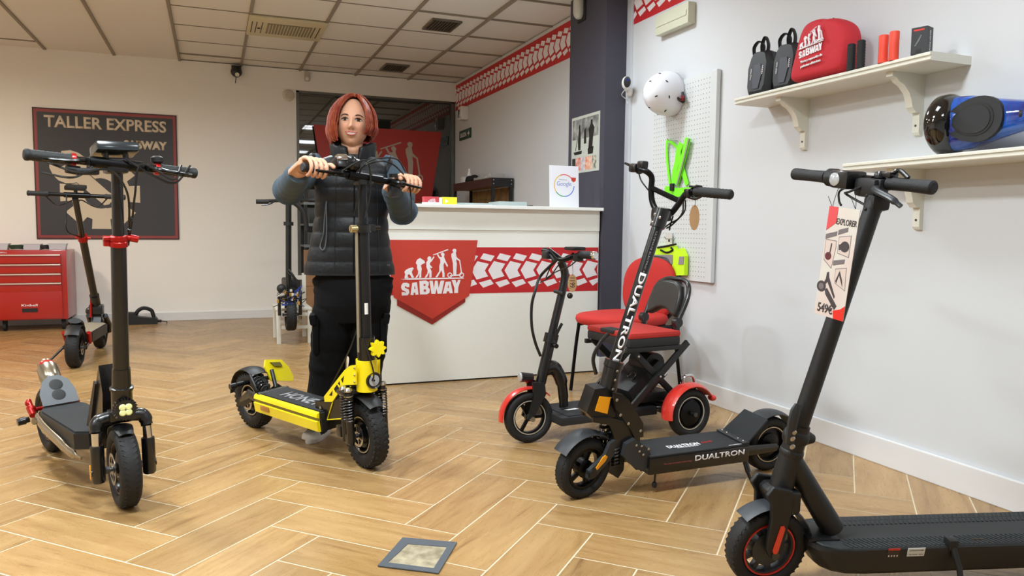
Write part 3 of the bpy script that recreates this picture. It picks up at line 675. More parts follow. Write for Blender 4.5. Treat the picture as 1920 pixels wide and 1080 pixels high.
text('brand_lettering', 'KINBELL', inv(t) @ FX(-1.80, yf-.0015, .733), .09, .011, whtp, t)
for x in (x0+.06, -1.81, x1-.05):
    for y in (8.26, 8.60):
        if x == -1.81 and y > 8.5: continue
        c = MBW(t).box((x, y, .088), (.035, .04, .03)).cyl((x-.012, y, .045), (x+.012, y, .045), .043, n=20).build('castor', rub, t)
for i, (x, h, lab) in enumerate(((-1.37, .055, 'clear white plastic tub at the right end of the red cabinet top'), (-1.58, .052, 'clear white plastic tub in the middle of red cabinet top'), (-1.84, .055, 'clear white plastic tub at left of red cabinet top'))):
    tb = thing('plastic_tub', lab, 'tub', (x, 8.33, .7555), 0, 'plastic tubs on the tool cabinet')
    M_ = mat('tub_white', '#c4c6cc', .4); w0, d0 = .07, .05
    b = MB(); R = lambda s, z: [(-w0*s, -d0*s, z), (w0*s, -d0*s, z), (w0*s, d0*s, z), (-w0*s, d0*s, z)]
    b.loft([R(.9, 0), R(1.06, h), R(1.12, h), R(1.12, h+.004), R(1.0, h+.004), R(.86, .004)]); b.build('tub_body', M_, tb, 0)
    o = MB()
    for k in range(5): q = random.Random(k+i*7); o.box((q.uniform(-.04, .04), q.uniform(-.02, .02), .02), (.03, .02, .03), q.uniform(0, 3), .003)
    o.build('contents', mat('tub_contents', '#7c7a78', .6), tb)
for i, (x, c, lab) in enumerate(((-1.70, '#1d3a24', 'dark green coiled cable heap on red cabinet top'), (-1.475, '#1a1a1c', 'small black coiled cable on red cabinet top beside right tub'))):
    b = MB()
    for k in range(4): b.tube([((.05-.02*i)*cos(a*.6)*(1+.1*k), (.03)*sin(a*.6)*(1+.1*k), .012+.009*k+.003*sin(a)) for a in range(11)], .006, 6)
    o = b.build('cable_coil', mat('coil'+c[1:], c, .5)); o.location = (x, 8.30, .7555); tag(o, lab, 'cable')
# ---- black body part lying by the wall
t = thing('blower_body', 'black handheld blower body with loop handle lying by the baseboard', 'tool', (-.7, 8.5, 0))
def pb(u, v): p = onY(225+u/18, 560+v/18, 8.47); return (p.x, max(p.z, .001))
body = [pb(u, v) for u, v in [(-150, 880), (-150, 460), (160, 455), (480, 470), (560, 560), (640, 600), (1050, 640), (1180, 600), (1280, 690), (1280, 800), (1200, 870)]]
MB(inv(t)).plate(body, 8.42, 8.53).build('body', blkm, t, 0)
MBW(t).tube(cr([(*pb(520, 560)[:1], 8.475, pb(520, 560)[1]), (pb(600, 420)[0], 8.475, pb(600, 420)[1]), (pb(740, 330)[0], 8.475, pb(740, 330)[1]), (pb(900, 330)[0], 8.475, pb(900, 330)[1]), (pb(1060, 400)[0], 8.475, pb(1060, 400)[1]), (pb(1110, 520)[0], 8.475, pb(1110, 520)[1]), (pb(1160, 680)[0], 8.475, pb(1160, 680)[1])]), .019, 10).build('handle', blkm, t)
MBW(t).cyl((pb(1240, 750)[0], 8.475, pb(1240, 750)[1]), (pb(1400, 755)[0], 8.475, pb(1400, 755)[1]), .014).build('nozzle', mat('maroon_black', '#241214', .5), t)
MBW(t).tube([(pb(1400, 755)[0], 8.475, pb(1400, 755)[1]), (pb(1590, 770)[0], 8.47, pb(1590, 770)[1]), (pb(1580, 820)[0], 8.46, pb(1580, 820)[1])], .005).build('cord', cable, t)
# ---- floor box plate
t = thing('floor_box', 'square grey metal floor outlet frame with stone insert in the foreground', 'floor plate', (.574, 2.21, 0))
cn = [onZ(*q, .002) for q in ((708, 1062), (755, 1009), (857, 1018), (822, 1076))]; ins = [onZ(*q, .002) for q in ((727, 1056), (765, 1021), (838, 1027), (813, 1067))]
flm = mat('floor_box_metal', '#5d656d', .4, .4)
b = MBW(t)
for k in range(4):
    a, c, d, e = cn[k], cn[(k+1) % 4], ins[(k+1) % 4], ins[k]
    up = V((0, 0, .003)); b.add([a, c, d, e, a+up, c+up, d+up, e+up], [(0, 1, 2, 3), (7, 6, 5, 4), (0, 4, 5, 1), (1, 5, 6, 2), (2, 6, 7, 3), (3, 7, 4, 0)])
b.build('frame', flm, t, 0)
b = MBW(t); b.loft([[p-V((0, 0, .0015)) for p in ins], [p+V((0, 0, .001)) for p in ins]]); b.build('insert', mat('stone_insert', '#a59a80', .8, var=(25, '#756a52', .9)), t, 0)
# ---- shelves on the right wall
shm = mat('shelf_cream', '#dcdace', .45)
def shelf(y0, y1, z, dep, brs, lab):
    t = thing('wall_shelf', lab, 'shelf', (XR, (y0+y1)/2, z), 0, 'white shelves on the right wall')
    prof = [(0, 0), (dep-.004, 0), (dep, -.004), (dep, -.012), (dep-.008, -.014), (dep-.008, -.018), (dep-.003, -.021), (dep-.003, -.028), (dep-.008, -.032), (0, -.032)]
    MB(inv(t) @ frame((XR, y1, z), (-1, 0, 0), (0, 0, 1))).prism(prof, Matrix(), -(y1-y0) if False else 0.0001) if False else None
    b = MBW(t); L = [V((XR-a, y0, z+h)) for a, h in prof]; R = [V((XR-a, y1, z+h)) for a, h in prof]; b.loft([L, R]); b.build('board', shm, t, 25)
    for y in brs:
        bp = [(0, -.032), (dep*.82, -.032), (dep*.82, -.05), (dep*.72, -.056), (dep*.66, -.068), (dep*.52, -.082), (dep*.38, -.11), (dep*.31, -.145), (dep*.29, -.165), (dep*.22, -.178), (dep*.2, -.185), (.022, -.185), (.022, -.262), (.016, -.272), (0, -.276)]
        L = [V((XR-a, y-.016, z+h)) for a, h in bp]; R = [V((XR-a, y+.016, z+h)) for a, h in bp]
        b = MBW(t); b.loft([L, R]); q = b.build('bracket', shm, t, 25)
        MBW(t).cyl((XR-.0215, y, z-.235), (XR-.0235, y, z-.235), .005, n=10).build('screw', dsteel, q)
    return t
shelf(2.10, 3.235, 1.672, .215, (2.955, 2.315), 'upper white wall shelf carrying bags, grips and small box')
shelf(1.25, 2.50, 1.29, .215, (2.29, 1.55), 'lower white wall shelf carrying the hoverboard')
# ================================================================= scooters
def inv(t):
    return Matrix.LocRotScale(t.location, t.rotation_euler, None).inverted()
class Plane:
    """a vehicle's own frame: x forward from the rear contact point, y left, z up"""
    def __init__(s, t): s.M = Matrix.LocRotScale(t.location, t.rotation_euler, None); s.I = s.M.inverted()
    def q(s, x, y, off=0):            # point of the side plane y = off
        o = s.I @ O; d = (s.I.to_3x3() @ ray(x, y)); k = (off-o.y)/d.y; return o+d*k
    def c(s, x, y, X):                # point of the cross plane x = X
        o = s.I @ O; d = (s.I.to_3x3() @ ray(x, y)); return o+d*((X-o.x)/d.x)
    def w(s, P): return s.M @ V(P)
def vehicle(name, lab, front, head, wb, lean=0, cat='scooter'):
    h = radians(head); t = thing(name, lab, cat, (front[0]-wb*cos(h), front[1]-wb*sin(h), 0), h)
    t.rotation_euler = (radians(lean), 0, h); return t, Plane(t)
def steerT(x, z, yaw, rake=0):
    """turn about a steering axis through (x,0,z) raked back by `rake` degrees"""
    ax = V((-sin(radians(rake)), 0, cos(radians(rake))))
    return Matrix.Translation((x, 0, z)) @ Matrix.Rotation(radians(yaw), 4, ax) @ Matrix.Translation((-x, 0, -z))
def torus_prof(r0, r1, w, n=14, p=2.4):
    rm, hr = (r0+r1)/2, (r1-r0)/2; out = []
    for k in range(n):
        a = 2*pi*k/n; c, s_ = cos(a), sin(a)
        out.append((rm+hr*math.copysign(abs(c)**(2/p), c), w/2*math.copysign(abs(s_)**(2/p), s_)))
    return out
def wheel(t, c, r, w, rim, T=None, rm=blks, rr=None, spokes=0, disc=0, tread=None, name='wheel', discm=steel, hub=.4, axis=(0, 1, 0), covers=None):
    T = T or Matrix(); c = V(c); ax = V(axis).normalized()
    b = MB(T); rw = w*.62
    b.lathe([(rim, -rw/2), (rim, rw/2), (rim*.88, rw/2), (rim*.84, rw*.3), (rim*.84, -rw*.3), (rim*.88, -rw/2)], c, ax, 40, closed=True)
    hr = rim*hub
    b.lathe([(.008, -rw*.62), (hr*.5, -rw*.6), (hr, -rw*.42), (hr, rw*.42), (hr*.5, rw*.6), (.008, rw*.62)], c, ax, 28)
    if spokes:
        A = axis_frame(c, ax)
        for k in range(spokes):
            a = 2*pi*k/spokes; M = A @ Matrix.Rotation(a, 4, 'Z')
            b.box(((hr+rim*.86)/2, 0, 0), (rim*.9-hr, rim*.2, rw*.5), bev=.004, M=M)
    else:
        b.lathe([(hr, -rw*.22), (rim*.86, -rw*.16), (rim*.86, rw*.16), (hr, rw*.22)], c, ax, 40, closed=True)
    wh = b.build(name, rm, t, 30)
    ty = MB(T).lathe(torus_prof(rim*.98, r, w), c, ax, 56, closed=True).build('tyre', rub, wh, 40)
    if rr:      # bright or coloured ring on the rim
        b = MB(T)
        for s_ in (-1, 1): b.lathe([(rim*.985, s_*rw*.50), (rim*.985, s_*(rw*.5+.003)), (rim*.93, s_*(rw*.5+.003)), (rim*.93, s_*rw*.50)], c, ax, 48, closed=True)
        b.build('rim_ring', rr, wh, 30)
    if tread:
        b = MB(T); A = axis_frame(c, ax); n = 34 if tread == 'block' else 44
        for k in range(n):
            for s_ in (-1, 1):
                a = 2*pi*(k+(.5 if s_ > 0 else 0))/n; M = A @ Matrix.Rotation(a, 4, 'Z')
                if tread == 'block':
                    b.box((r-.0052, 0, s_*w*.17), (.009, r*.11, w*.30), Matrix.Rotation(s_*.55, 4, 'X'), .001, M=M, seg=1)
                    b.box((r-.0135, 0, s_*w*.40), (.012, r*.10, w*.12), None, .001, M=M, seg=1)
                else:
                    b.box((r-.0045, 0, s_*w*.2), (.007, r*.085, w*.24), Matrix.Rotation(s_*.7, 4, 'X'), 0, M=M)
        b.build('tread', rub, ty, 20, kind='stuff')
    if disc:
        yo = disc*rw*.85; A = axis_frame(c, ax); b = MB(T)
        b.lathe([(rim*.62, yo-.001), (rim*.62, yo+.001), (rim*.48, yo+.001), (rim*.48, yo-.001)], c, ax, 36, closed=True)
        for k in range(6): b.box((rim*.36, 0, yo), (rim*.30, .006, .002), None, M=A @ Matrix.Rotation(k*pi/3, 4, 'Z') @ Matrix.Rotation(.35, 4, 'Z'))
        b.lathe([(.01, yo-.002), (rim*.24, yo-.002), (rim*.24, yo+.002), (.01, yo+.002)], c, ax, 20, closed=True)
        b.build('brake_disc', discm, wh, 30)
    b = MB(T); b.cyl(c-ax*(w*.5+.02), c+ax*(w*.5+.02), .007, n=12)
    for s_ in (-1, 1): b.cyl(c+ax*s_*(w*.5+.012), c+ax*s_*(w*.5+.024), .013, n=6)
    b.build('axle', dsteel, wh)
    return wh
def coil(b, p0, p1, r, turns, wr, n=10):
    A = axis_frame(p0, V(p1)-V(p0)); L = (V(p1)-V(p0)).length; N = turns*n
    b.tube([A @ V((r*cos(2*pi*k/n), r*sin(2*pi*k/n), L*k/N)) for k in range(N+1)], wr, 6)
def arc_fender(t, T, c, r, w, a0, a1, m, name='fender', th=.003, lift=.3, n=16, flare=0):
    """curved mudguard round a wheel centred c (side plane angles from +x up)"""
    rings = []
    for i in range(n+1):
        a = radians(a0+(a1-a0)*i/n); ww = w*(1-flare*abs(2*i/n-1)**3)
        o = []
        for k in range(9):
            s_ = (k/4-1); rr = r-lift*w*.35*s_*s_; o.append(V((c[0]+rr*cos(a), c[1]+ww/2*s_, c[2]+rr*sin(a))))
        for k in range(8, -1, -1):
            s_ = (k/4-1); rr = r-th-lift*w*.35*s_*s_; o.append(V((c[0]+rr*cos(a), c[1]+(ww/2-th*.5)*s_, c[2]+rr*sin(a))))
        rings.append(o)
    return MB(T).loft(rings).build(name, m, t, 40)
def bolts(t, pts, r=.005, m=None, T=None, d=(0, 1, 0), name='bolts'):
    b = MB(T)
    for p in pts: b.lathe([(r*1.0, 0), (r, .002), (r*.6, .004), (0, .0042)], V(p), d, 10)
    return b.build(name, m or steel, t, 30)
def bar(t, A, B, r=.0155, gl=.125, gr=.0175, rise=None, levers=(1, 1), fw=V((1, 0, 0)), name='handlebar', gm=None, endm=None, cuff=None, mid=None, coll=None):
    """handlebar from A (right end) to B (left end), with grips and brake levers"""
    A, B = V(A), V(B); u = (B-A).normalized(); L = (B-A).length; up = V((0, 0, 1))
    b = MB(); pts = [A+u*.01, A+u*gl] + (mid or []) + [B-u*gl, B-u*.01]
    b.tube(cr(pts, 6) if mid else pts, r*.85, 14)
    if not mid: b.cyl(A+u*(L/2-.08), A+u*(L/2+.08), r*1.2)
    h = b.build(name, blks, t)
    for s_, E, d in ((0, A, u), (1, B, -u)):
        prof = [(0, 0), (gr*.8, 0), (gr*1.06, .004), (gr*1.06, .012)]
        for k in range(8): z = .014+k*(gl-.03)/8; prof += [(gr, z), (gr*.94, z+(gl-.03)/16)]
        prof += [(gr*1.05, gl-.014), (gr*1.08, gl-.004), (gr*.9, gl)]
        g_ = MB().lathe(prof, E, d, 18).build('grip', gm or grip, h)
        if endm: MB().lathe([(0, -.006), (gr*.7, -.006), (gr*1.0, 0), (gr*1.0, .006)], E, d, 18).build('end_cap', endm, h)
        if coll: MB().lathe([(gr*1.15, 0), (gr*1.2, .004), (gr*1.2, .012), (gr*1.1, .014)], E+d*(gl-.004), d, 16).build('grip_collar', coll, h)
        if levers[s_]:
            f = V(fw); c0 = E+d*(gl+.03)
            b = MB(); b.box(c0+f*.012, (.034, .03, .026), Matrix((f, u, up)).transposed(), .006)
            b.tube(cr([c0+f*.02-d*.0, c0+f*.045-d*.015, c0+f*.05-d*.055-up*.004, c0+f*.044-d*.105-up*.006, c0+f*.05-d*.125-up*.006], 5), [.008, .0075, .006, .0055, .005], 8, flat=1.3)
            b.build('brake_lever', blks, h)
    return h
def cables(t, lst, r=.0032, m=None, name='cables', T=None):
    for p in lst: MB(T).tube(cr(p, 7), r, 7).build('cable' if name == 'cables' else name, m or cable, t)
def lerp(a, b, k): return V(a)*(1-k)+V(b)*k
def mid(a, b, k=.5): return lerp(a, b, k)
def axisT(p0, p1, yaw):
    return Matrix.Translation(p0) @ Matrix.Rotation(radians(yaw), 4, (V(p1)-V(p0)).normalized()) @ Matrix.Translation(-V(p0))
# ------------------------------------------------------------ 1: tall black scooter, left foreground
t, S = vehicle('electric_scooter', 'tall black electric scooter with silver fork legs and red stem clamp, left foreground', (-.30, 2.965), -66.5, .93, 2.5)
sc1 = t; ra = 8; T1 = steerT(.87, .45, -7, ra)
p_clamp, p_top, p_low, p_head = S.q(222, 452), S.q(219, 312), S.q(227, 690), S.q(229, 772)
def ax_(z): return lerp(p_head, p_top, (z-p_head.z)/(p_top.z-p_head.z))
T1 = axisT(p_head, p_top, -7)
p_low, p_clamp = ax_(p_low.z), ax_(p_clamp.z)
MB(T1).cyl(p_low, p_clamp, .026, .024, 24).cyl(p_clamp, p_top, .0185, .0175, 24).build('stem', blk, t)
MB(T1).cyl(p_head, mid(p_head, p_low, .55), .034, n=24).cyl(mid(p_head, p_low, .55), p_low, .031, .029, 24).lathe([(.03, 0), (.038, .003), (.038, .012), (.03, .015)], mid(p_head, p_low, .5), p_top-p_head).build('head_tube', blk, t)
b = MB(T1); b.lathe([(.022, -.02), (.029, -.018), (.029, -.003), (.0265, 0), (.029, .003), (.029, .016), (.02, .02)], p_clamp, p_top-p_head, 20)
b.box(p_clamp+V((-.01, -.034, .0)), (.024, .02, .034), bev=.004).cyl(p_clamp+V((0, -.045, .01)), p_clamp+V((0, .05, .01)), .009).cyl(p_clamp+V((0, .035, .01)), p_clamp+V((0, .06, .004)), .012)
b.build('stem_clamp', redm, t)
fc = V((.93, 0, .142))
wheel(t, fc, .142, .070, .092, T1, rm=blks, rr=mat('rim_dark_ring', '#6a4a40', .4, .6), disc=-1, tread='sipe', name='front_wheel', hub=.62)
cz = S.q(235, 778).z-.03
b = MB(T1)
b.tube(cr([(fc.x+.0, -.082, cz-.03), (fc.x-.01, -.077, cz-.002), (fc.x-.015, -.06, cz+.01), (fc.x-.02, 0, cz+.014), (fc.x-.015, .06, cz+.01), (fc.x-.01, .077, cz-.002), (fc.x, .082, cz-.03)], 5), [.02, .023, .024, .026, .024, .023, .02], 14)
b.box((fc.x-.015, 0, cz+.02), (.06, .08, .04), bev=.01); b.build('fork_crown', blk, t)
for s_ in (-1, 1):
    fk = MB(T1).cyl((fc.x, s_*.082, cz-.03), (fc.x+.002, s_*.082, cz-.075), .0155, n=18).build('fork_leg', chrome, t, label='polished fork stanchion')
    b = MB(T1).lathe([(.0215, 0), (.0225, .004), (.0225, .125), (.018, .132)], (fc.x+.002, s_*.082, cz-.075), (0, 0, -1), 20); b.box((fc.x+.002, s_*.076, fc.z+.005), (.03, .02, .05), bev=.005)
    b.cyl((fc.x+.002, s_*.068, fc.z), (fc.x+.002, s_*.105, fc.z), .013, n=12).build('fork_slider', blk, fk)
    MB(T1).box((fc.x-.012, s_*.104, cz-.17), (.02, .004, .05), bev=.001).build('side_reflector', orng, fk)
arc_fender(t, T1, fc, .156, .066, 62, 150, blkm, 'front_fender', flare=.3)
lp = V((fc.x+.075, 0, cz+.055)); d = V((1, 0, .02)).normalized()
b = MB(T1).lathe([(0, -.04), (.02, -.04), (.03, -.02), (.034, 0), (.034, .008), (.03, .008)], lp, d, 24)
for k in range(24):
    a = k*pi/12; b.box((.034, 0, -.008), (.012, .0035, .02), M=axis_frame(lp, d) @ Matrix.Rotation(a, 4, 'Z'))
hl = b.build('headlight', blk, t)
b = MB(T1)
for k in range(4): b.lathe([(.0, .012), (.008, .0115), (.0125, .007), (.0125, .004)], lp+V((0, .0135*cos(k*pi/2+.78), .0135*sin(k*pi/2+.78))), d, 16)
b.build('led_lenses', mat('led_yellow', '#dfe3a0', .15, coat=1), hl)
# deck
zd = .232
top = [(.70, -.045), (.66, -.085), (.22, -.09), (.16, -.07), (.16, .07), (.22, .09), (.66, .085), (.70, .045)]
MB(frame((0, 0, zd-.065), (1, 0, 0), (0, 1, 0))).prism(top, Matrix(), .06).build('deck', blkm, t)
MB(frame((0, 0, zd-.005), (1, 0, 0), (0, 1, 0))).prism([(x*.985+.006, y*.93) for x, y in top], Matrix(), .008).build('grip_mat', grit, t)
b = MB()
gold = mat('champagne_metal', '#a39a88', .25, .9)
for s_ in (-1, 1):
    b.tube(cr([(.16, s_*.086, .20), (.3, s_*.097, .185), (.5, s_*.097, .168), (.62, s_*.09, .15), (.68, s_*.07, .135)]), [.018, .022, .022, .018, .008], 12, flat=.6, up=(0, 0, 1))
b.build('side_rail', gold, t)
MB().plate([(.68, .235), (.70, .28), (.79, .44), (.83, .50), (.85, .40), (.83, .31), (.74, .17), (.67, .16)], -.03, .03).build('neck', blk, t)
for s_ in (-1, 1): MB().plate([(.66, .25), (.79, .44), (.805, .43), (.70, .25)], s_*.036-.003, s_*.036+.003).build('neck_brace', blkm, t)
# rear
rc = V((0, 0, .142))
wheel(t, rc, .142, .070, .092, rm=blks, rr=_m['rim_dark_ring'], disc=-1, tread='sipe', name='rear_wheel', hub=.62)
b = MB()
for s_ in (-1, 1):
    b.tube([(.19, s_*.062, .19), (.06, s_*.066, .175), (-.01, s_*.066, .142)], [.02, .018, .016], 10, flat=.6)
b.build('swing_arm', blk, t)
b = MB()
b.sph((.06, -.085, .215), .017).sph((.03, -.088, .235), .014).cyl((.06, -.10, .21), (.06, .10, .21), .009).sph((.06, .085, .215), .017).cyl((.085, -.085, .20), (.02, -.085, .245), .01).cyl((.10, -.09, .195), (.05, -.09, .22), .013)
b.build('rear_spring', redm, t)
MB().cyl((.03, -.09, .165), (.03, -.135, .160), .012, .016).cyl((.03, -.105, .164), (.03, -.125, .162), .017).build('foot_peg', blk, t)
kp = [(-.068, 0), (-.068, .06), (-.05, .115), (-.02, .14), (.02, .14), (.05, .115), (.068, .06), (.068, 0)]
Mk = frame((.175, 0, .238), (0, 1, 0), (-.80, 0, .95))
MB(Mk).prism(kp, Matrix(), .008).build('kick_plate', mat('kick_grey', '#5a5f63', .5), t)
k_ = bpy.data.objects[C.objects[-1].name]
for z in (.045, .095): MB(Mk @ Matrix.Translation((0, z, .004))).lathe([(.021, .002), (.026, .005), (.021, .0065), (.0, .0052)], n=22).build('plate_hole', mat('hole_black', '#0a0b0c', .6), k_)
MB().tube(cr([(.10, 0, .24), (.06, -.0, .30), (.02, 0, .355), (-.03, 0, .385)]), [.03, .038, .042, .03], 16, flat=1.0).build('rear_fender', gold, t)
MB().sph((-.005, 0, .392), .03, 14, 8, (1.1, 1, .5)).build('tail_light', mat('tail_red', '#a02018', .25, coat=.6), t)
# bar
bx_ = p_top.x+.022; Bl, Br = S.c(368, 325, bx_), S.c(44, 289, bx_)
hb = bar(t, Br, Bl, gl=.13, coll=redm, fw=V((1, 0, -.1)))
cm = mid(Bl, Br)
MB().box(cm+V((-.012, 0, -.005)), (.055, .07, .05), bev=.012).build('bar_mount', blk, t)
dp = MB().box(cm+V((-.005, 0, .048)), (.085, .13, .032), Matrix.Rotation(-.25, 4, 'Y'), .010).build('display', mat('display_shell', '#20262a', .2, coat=.5), t)
b = MB().cyl(cm+V((.0, -.03, .0)), cm+V((0, -.03, .045)), .009).cyl(cm+V((.0, .03, .0)), cm+V((0, .03, .045)), .009); b.build('display_mount', blk, dp)
MB().box(cm+V((-.045, -.03, .052)), (.003, .03, .012)).build('indicator', mat('green_led', '#1d7a3a', .3), dp)
MB().box(Br+(Bl-Br)*.31+V((.03, 0, -.035)), (.03, .07, .022), bev=.008).cyl(Br+(Bl-Br)*.27+V((.03, 0, -.035)), Br+(Bl-Br)*.2+V((.03, 0, -.032)), .014).build('switch_pod', blkm, t)
MB().lathe([(.012, 0), (.02, .006), (.02, .02), (.01, .026)], Br+(Bl-Br)*.75+V((.0, 0, .018)), (0, 0, 1)).build('bell', blkm, t)
cables(t, [[cm+V((.02, -.2, -.0)), cm+V((.06, -.13, -.03)), cm+V((.03, -.03, -.02)), cm+V((.02, .02, -.09)), ax_(1.0)+V((.0, .035, 0)), ax_(.95)+V((0, .03, 0))],
           [cm+V((.02, .2, .0)), cm+V((.07, .15, -.05)), cm+V((.05, .06, .0)), cm+V((.03, .04, -.1)), ax_(1.02)+V((.0, .045, 0)), ax_(.93)+V((0, .03, 0))],
           [cm+V((.02, .23, .0)), cm+V((.06, .16, -.06)), cm+V((.05, .1, -.04)), cm+V((.02, .02, .02))],
           [cm+V((.02, -.22, -.03)), cm+V((.04, -.14, -.045)), cm+V((.03, -.08, -.01))]], .0035)
MB().sph(ax_(1.02)+V((0, .04, -.0)), .009).sph(ax_(.98)+V((0, .035, -.0)), .008).build('cable_ties', blk, t)
# ------------------------------------------------------------ 2: small-looking scooter at the back left
t, S = vehicle('electric_scooter', 'black electric scooter seen from behind on its kickstand beside red tool cabinet', (-.866, 6.92), 87, .90, 2)
sc2 = t
p_top, p_base = S.q(141, 372), S.q(181, 575); p_cl = S.q(155, 446)
MB().cyl(p_base, p_cl, .026).cyl(p_cl, p_top, .020).build('stem', blk, t)
MB().cyl(p_base+V((0, 0, .0)), lerp(p_base, p_top, .12), .034).box(p_base+V((0, 0, -.02)), (.09, .1, .08), bev=.015).build('head_tube', blk, t)
d = (p_top-p_base).normalized(); MB().cyl(p_cl-d*.022, p_cl+d*.022, .032).cyl(p_cl+V((0, -.05, 0)), p_cl+V((0, .045, 0)), .01).build('stem_clamp', redm, t)
MB().tube([p_base+V((-.05, .03, .06)), p_base+V((-.055, .03, -.08))], .008).build('fold_lever', redm, t)
c_ = p_top+V((.01, 0, .02)); hb = bar(t, c_+V((0, -.31, .005)), c_+V((0, .29, .0)), gl=.13)
MB().box(c_+V((0, 0, .055)), (.07, .13, .03), Matrix.Rotation(-.3, 4, 'Y'), .01).build('display', blkm, t)
MB().cyl(c_, c_+V((0, 0, .05)), .012).build('display_mount', blk, t)
cables(t, [[c_+V((.02, .2, 0)), c_+V((.05, .12, -.07)), c_+V((.03, .02, -.03))], [c_+V((.02, -.2, 0)), c_+V((.05, -.12, -.07)), c_+V((.03, -.02, -.03)), lerp(p_top, p_base, .15)], [c_+V((-.02, .05, 0)), c_+V((-.03, .05, -.15)), c_+V((-.01, .045, -.25)), lerp(p_top, p_base, .35)+V((-.02, .0, 0)), lerp(p_top, p_base, .55)]], .0045)
wheel(t, (.90, 0, .13), .13, .075, .08, rr=mat('rim_beige', '#6b6152', .5, .3), spokes=5, name='front_wheel')
wheel(t, (0, 0, .14), .14, .085, .085, disc=-1, tread='sipe', name='rear_wheel')
MB(frame((0, 0, .155), (1, 0, 0), (0, 1, 0))).prism([(.15, -.08), (.66, -.09), (.74, -.05), (.74, .05), (.66, .09), (.15, .08)], Matrix(), .07).build('deck', blkm, t)
MB(frame((0, 0, .225), (1, 0, 0), (0, 1, 0))).prism([(.17, -.07), (.65, -.08), (.72, -.045), (.72, .045), (.65, .08), (.17, .07)], Matrix(), .005).build('deck_mat', mat('deck_tan', '#8d8472', .8), t)
MB().plate([(.70, .20), (.76, .36), (.84, .36), (.86, .22), (.76, .16)], -.035, .035).build('neck', blk, t)
for s_ in (-1, 1):
    MB().tube([(p_base.x+.02, s_*.058, .28), (.88, s_*.066, .2), (.90, s_*.066, .13)], [.02, .018, .016]).build('fork_leg', blk, t)
    MB().tube([(.18, s_*.062, .18), (0, s_*.066, .14)], .018, flat=.6).build('swing_arm', blk, t)
    MB().cyl((.10, s_*.07, .16), (.03, s_*.078, .24), .015).build('rear_spring', redm, t)
MB().sph((p_base.x+.06, .055, .31), .035).build('headlight', blk, t)
arc_fender(t, None, (0, 0, .14), .165, .09, 50, 140, blkm, 'rear_fender')
MB().tube(cr([(.12, 0, .23), (.06, 0, .30), (-.02, 0, .33)]), .02, flat=2.2).build('kick_plate', blkm, t)
MB().tube([(.05, .07, .15), (-.02, .19, .006)], [.009, .007]).cyl((-.02, .18, .008), (-.02, .205, .008), .009).build('kickstand', blk, t)
# ------------------------------------------------------------ 3: yellow scooter held by the woman
t, S = vehicle('electric_scooter', 'yellow and black off road electric scooter held by the woman', (.582, 3.14), -64, .90, 4)
sc3 = t; T3 = steerT(.86, .40, -8, 10)
p_top, p_col = S.q(679, 345), S.q(690, 690); p_col = V((p_col.x-.01, 0, p_col.z)); axd = (p_top-p_col).normalized()
def a3(z): return p_col+axd*((z-p_col.z)/axd.z)
T3 = axisT(p_col, p_top, -8)
p_sl = a3(S.q(680, 428).z)
MB(T3).cyl(a3(p_col.z), p_sl, .0225, n=24).cyl(p_sl, p_top, .018, n=24).build('stem', mat('stem_dark', '#1b1d20', .35, .3), t)
MB(T3).tube([a3(.50)+V((.0, -.034, 0)), p_sl+V((0, -.03, 0))], .0085, 8, flat=.6).build('stem_strip', mat('strip_khaki', '#8f8772', .4, .3), t)
b = MB(T3); b.cyl(p_sl-axd*.015, p_sl+axd*.015, .031).box(p_sl+V((0, .035, 0)), (.03, .03, .028), bev=.004).cyl(p_sl+V((0, .03, 0)), p_sl+V((0, .075, .0)), .009); b.build('stem_clamp', blk, t)
MB(T3).cyl(p_sl+V((0, -.028, 0)), p_sl+V((0, -.055, .0)), .014).box(p_sl+V((0, -.04, -.0)), (.018, .03, .03), bev=.004).build('clamp_lever', mat('brass', '#c8b888', .25, .9), t)
MB(T3).cyl(a3(.465), a3(.56), .036, n=24).build('lower_collar', blk, t)
MB(T3).tube([a3(.655)+V((.021, -.006, 0)), a3(.70)+V((.021, -.006, 0))], .008, 10, flat=.6, up=(0, 1, 0)).build('white_sticker', wht, t)
MB(T3).cyl(a3(.335), a3(.465), .043, n=28).build('head_tube', yel, t)
kb = a3(.515)+V((.055, .02, 0)); Mq = axis_frame(kb, (1, -.1, 0))
pl_ = []
for k in range(32):
    a = k*pi/16; pl_.append(((.030+.006*cos(a*8))*cos(a), (.030+.006*cos(a*8))*sin(a)))
MB(T3 @ Mq).prism(pl_, Matrix(), .014, -.006).build('fold_knob', yel, t)
MB(T3).cyl(kb-V((.03, 0, 0)), kb, .008).build('knob_bolt', dsteel, t)
fc = V((.915, 0, .142)); rt = .142
wheel(t, fc, rt, .074, .078, T3, rm=blks, rr=steel, disc=-1, tread='block', name='front_wheel', hub=.7)
cz = .335
b = MB(T3); b.box((fc.x-.02, 0, cz-.005), (.07, .195, .018), bev=.006).box((fc.x-.04, 0, cz+.02), (.06, .07, .03), bev=.006); b.build('fork_crown', blk, t)
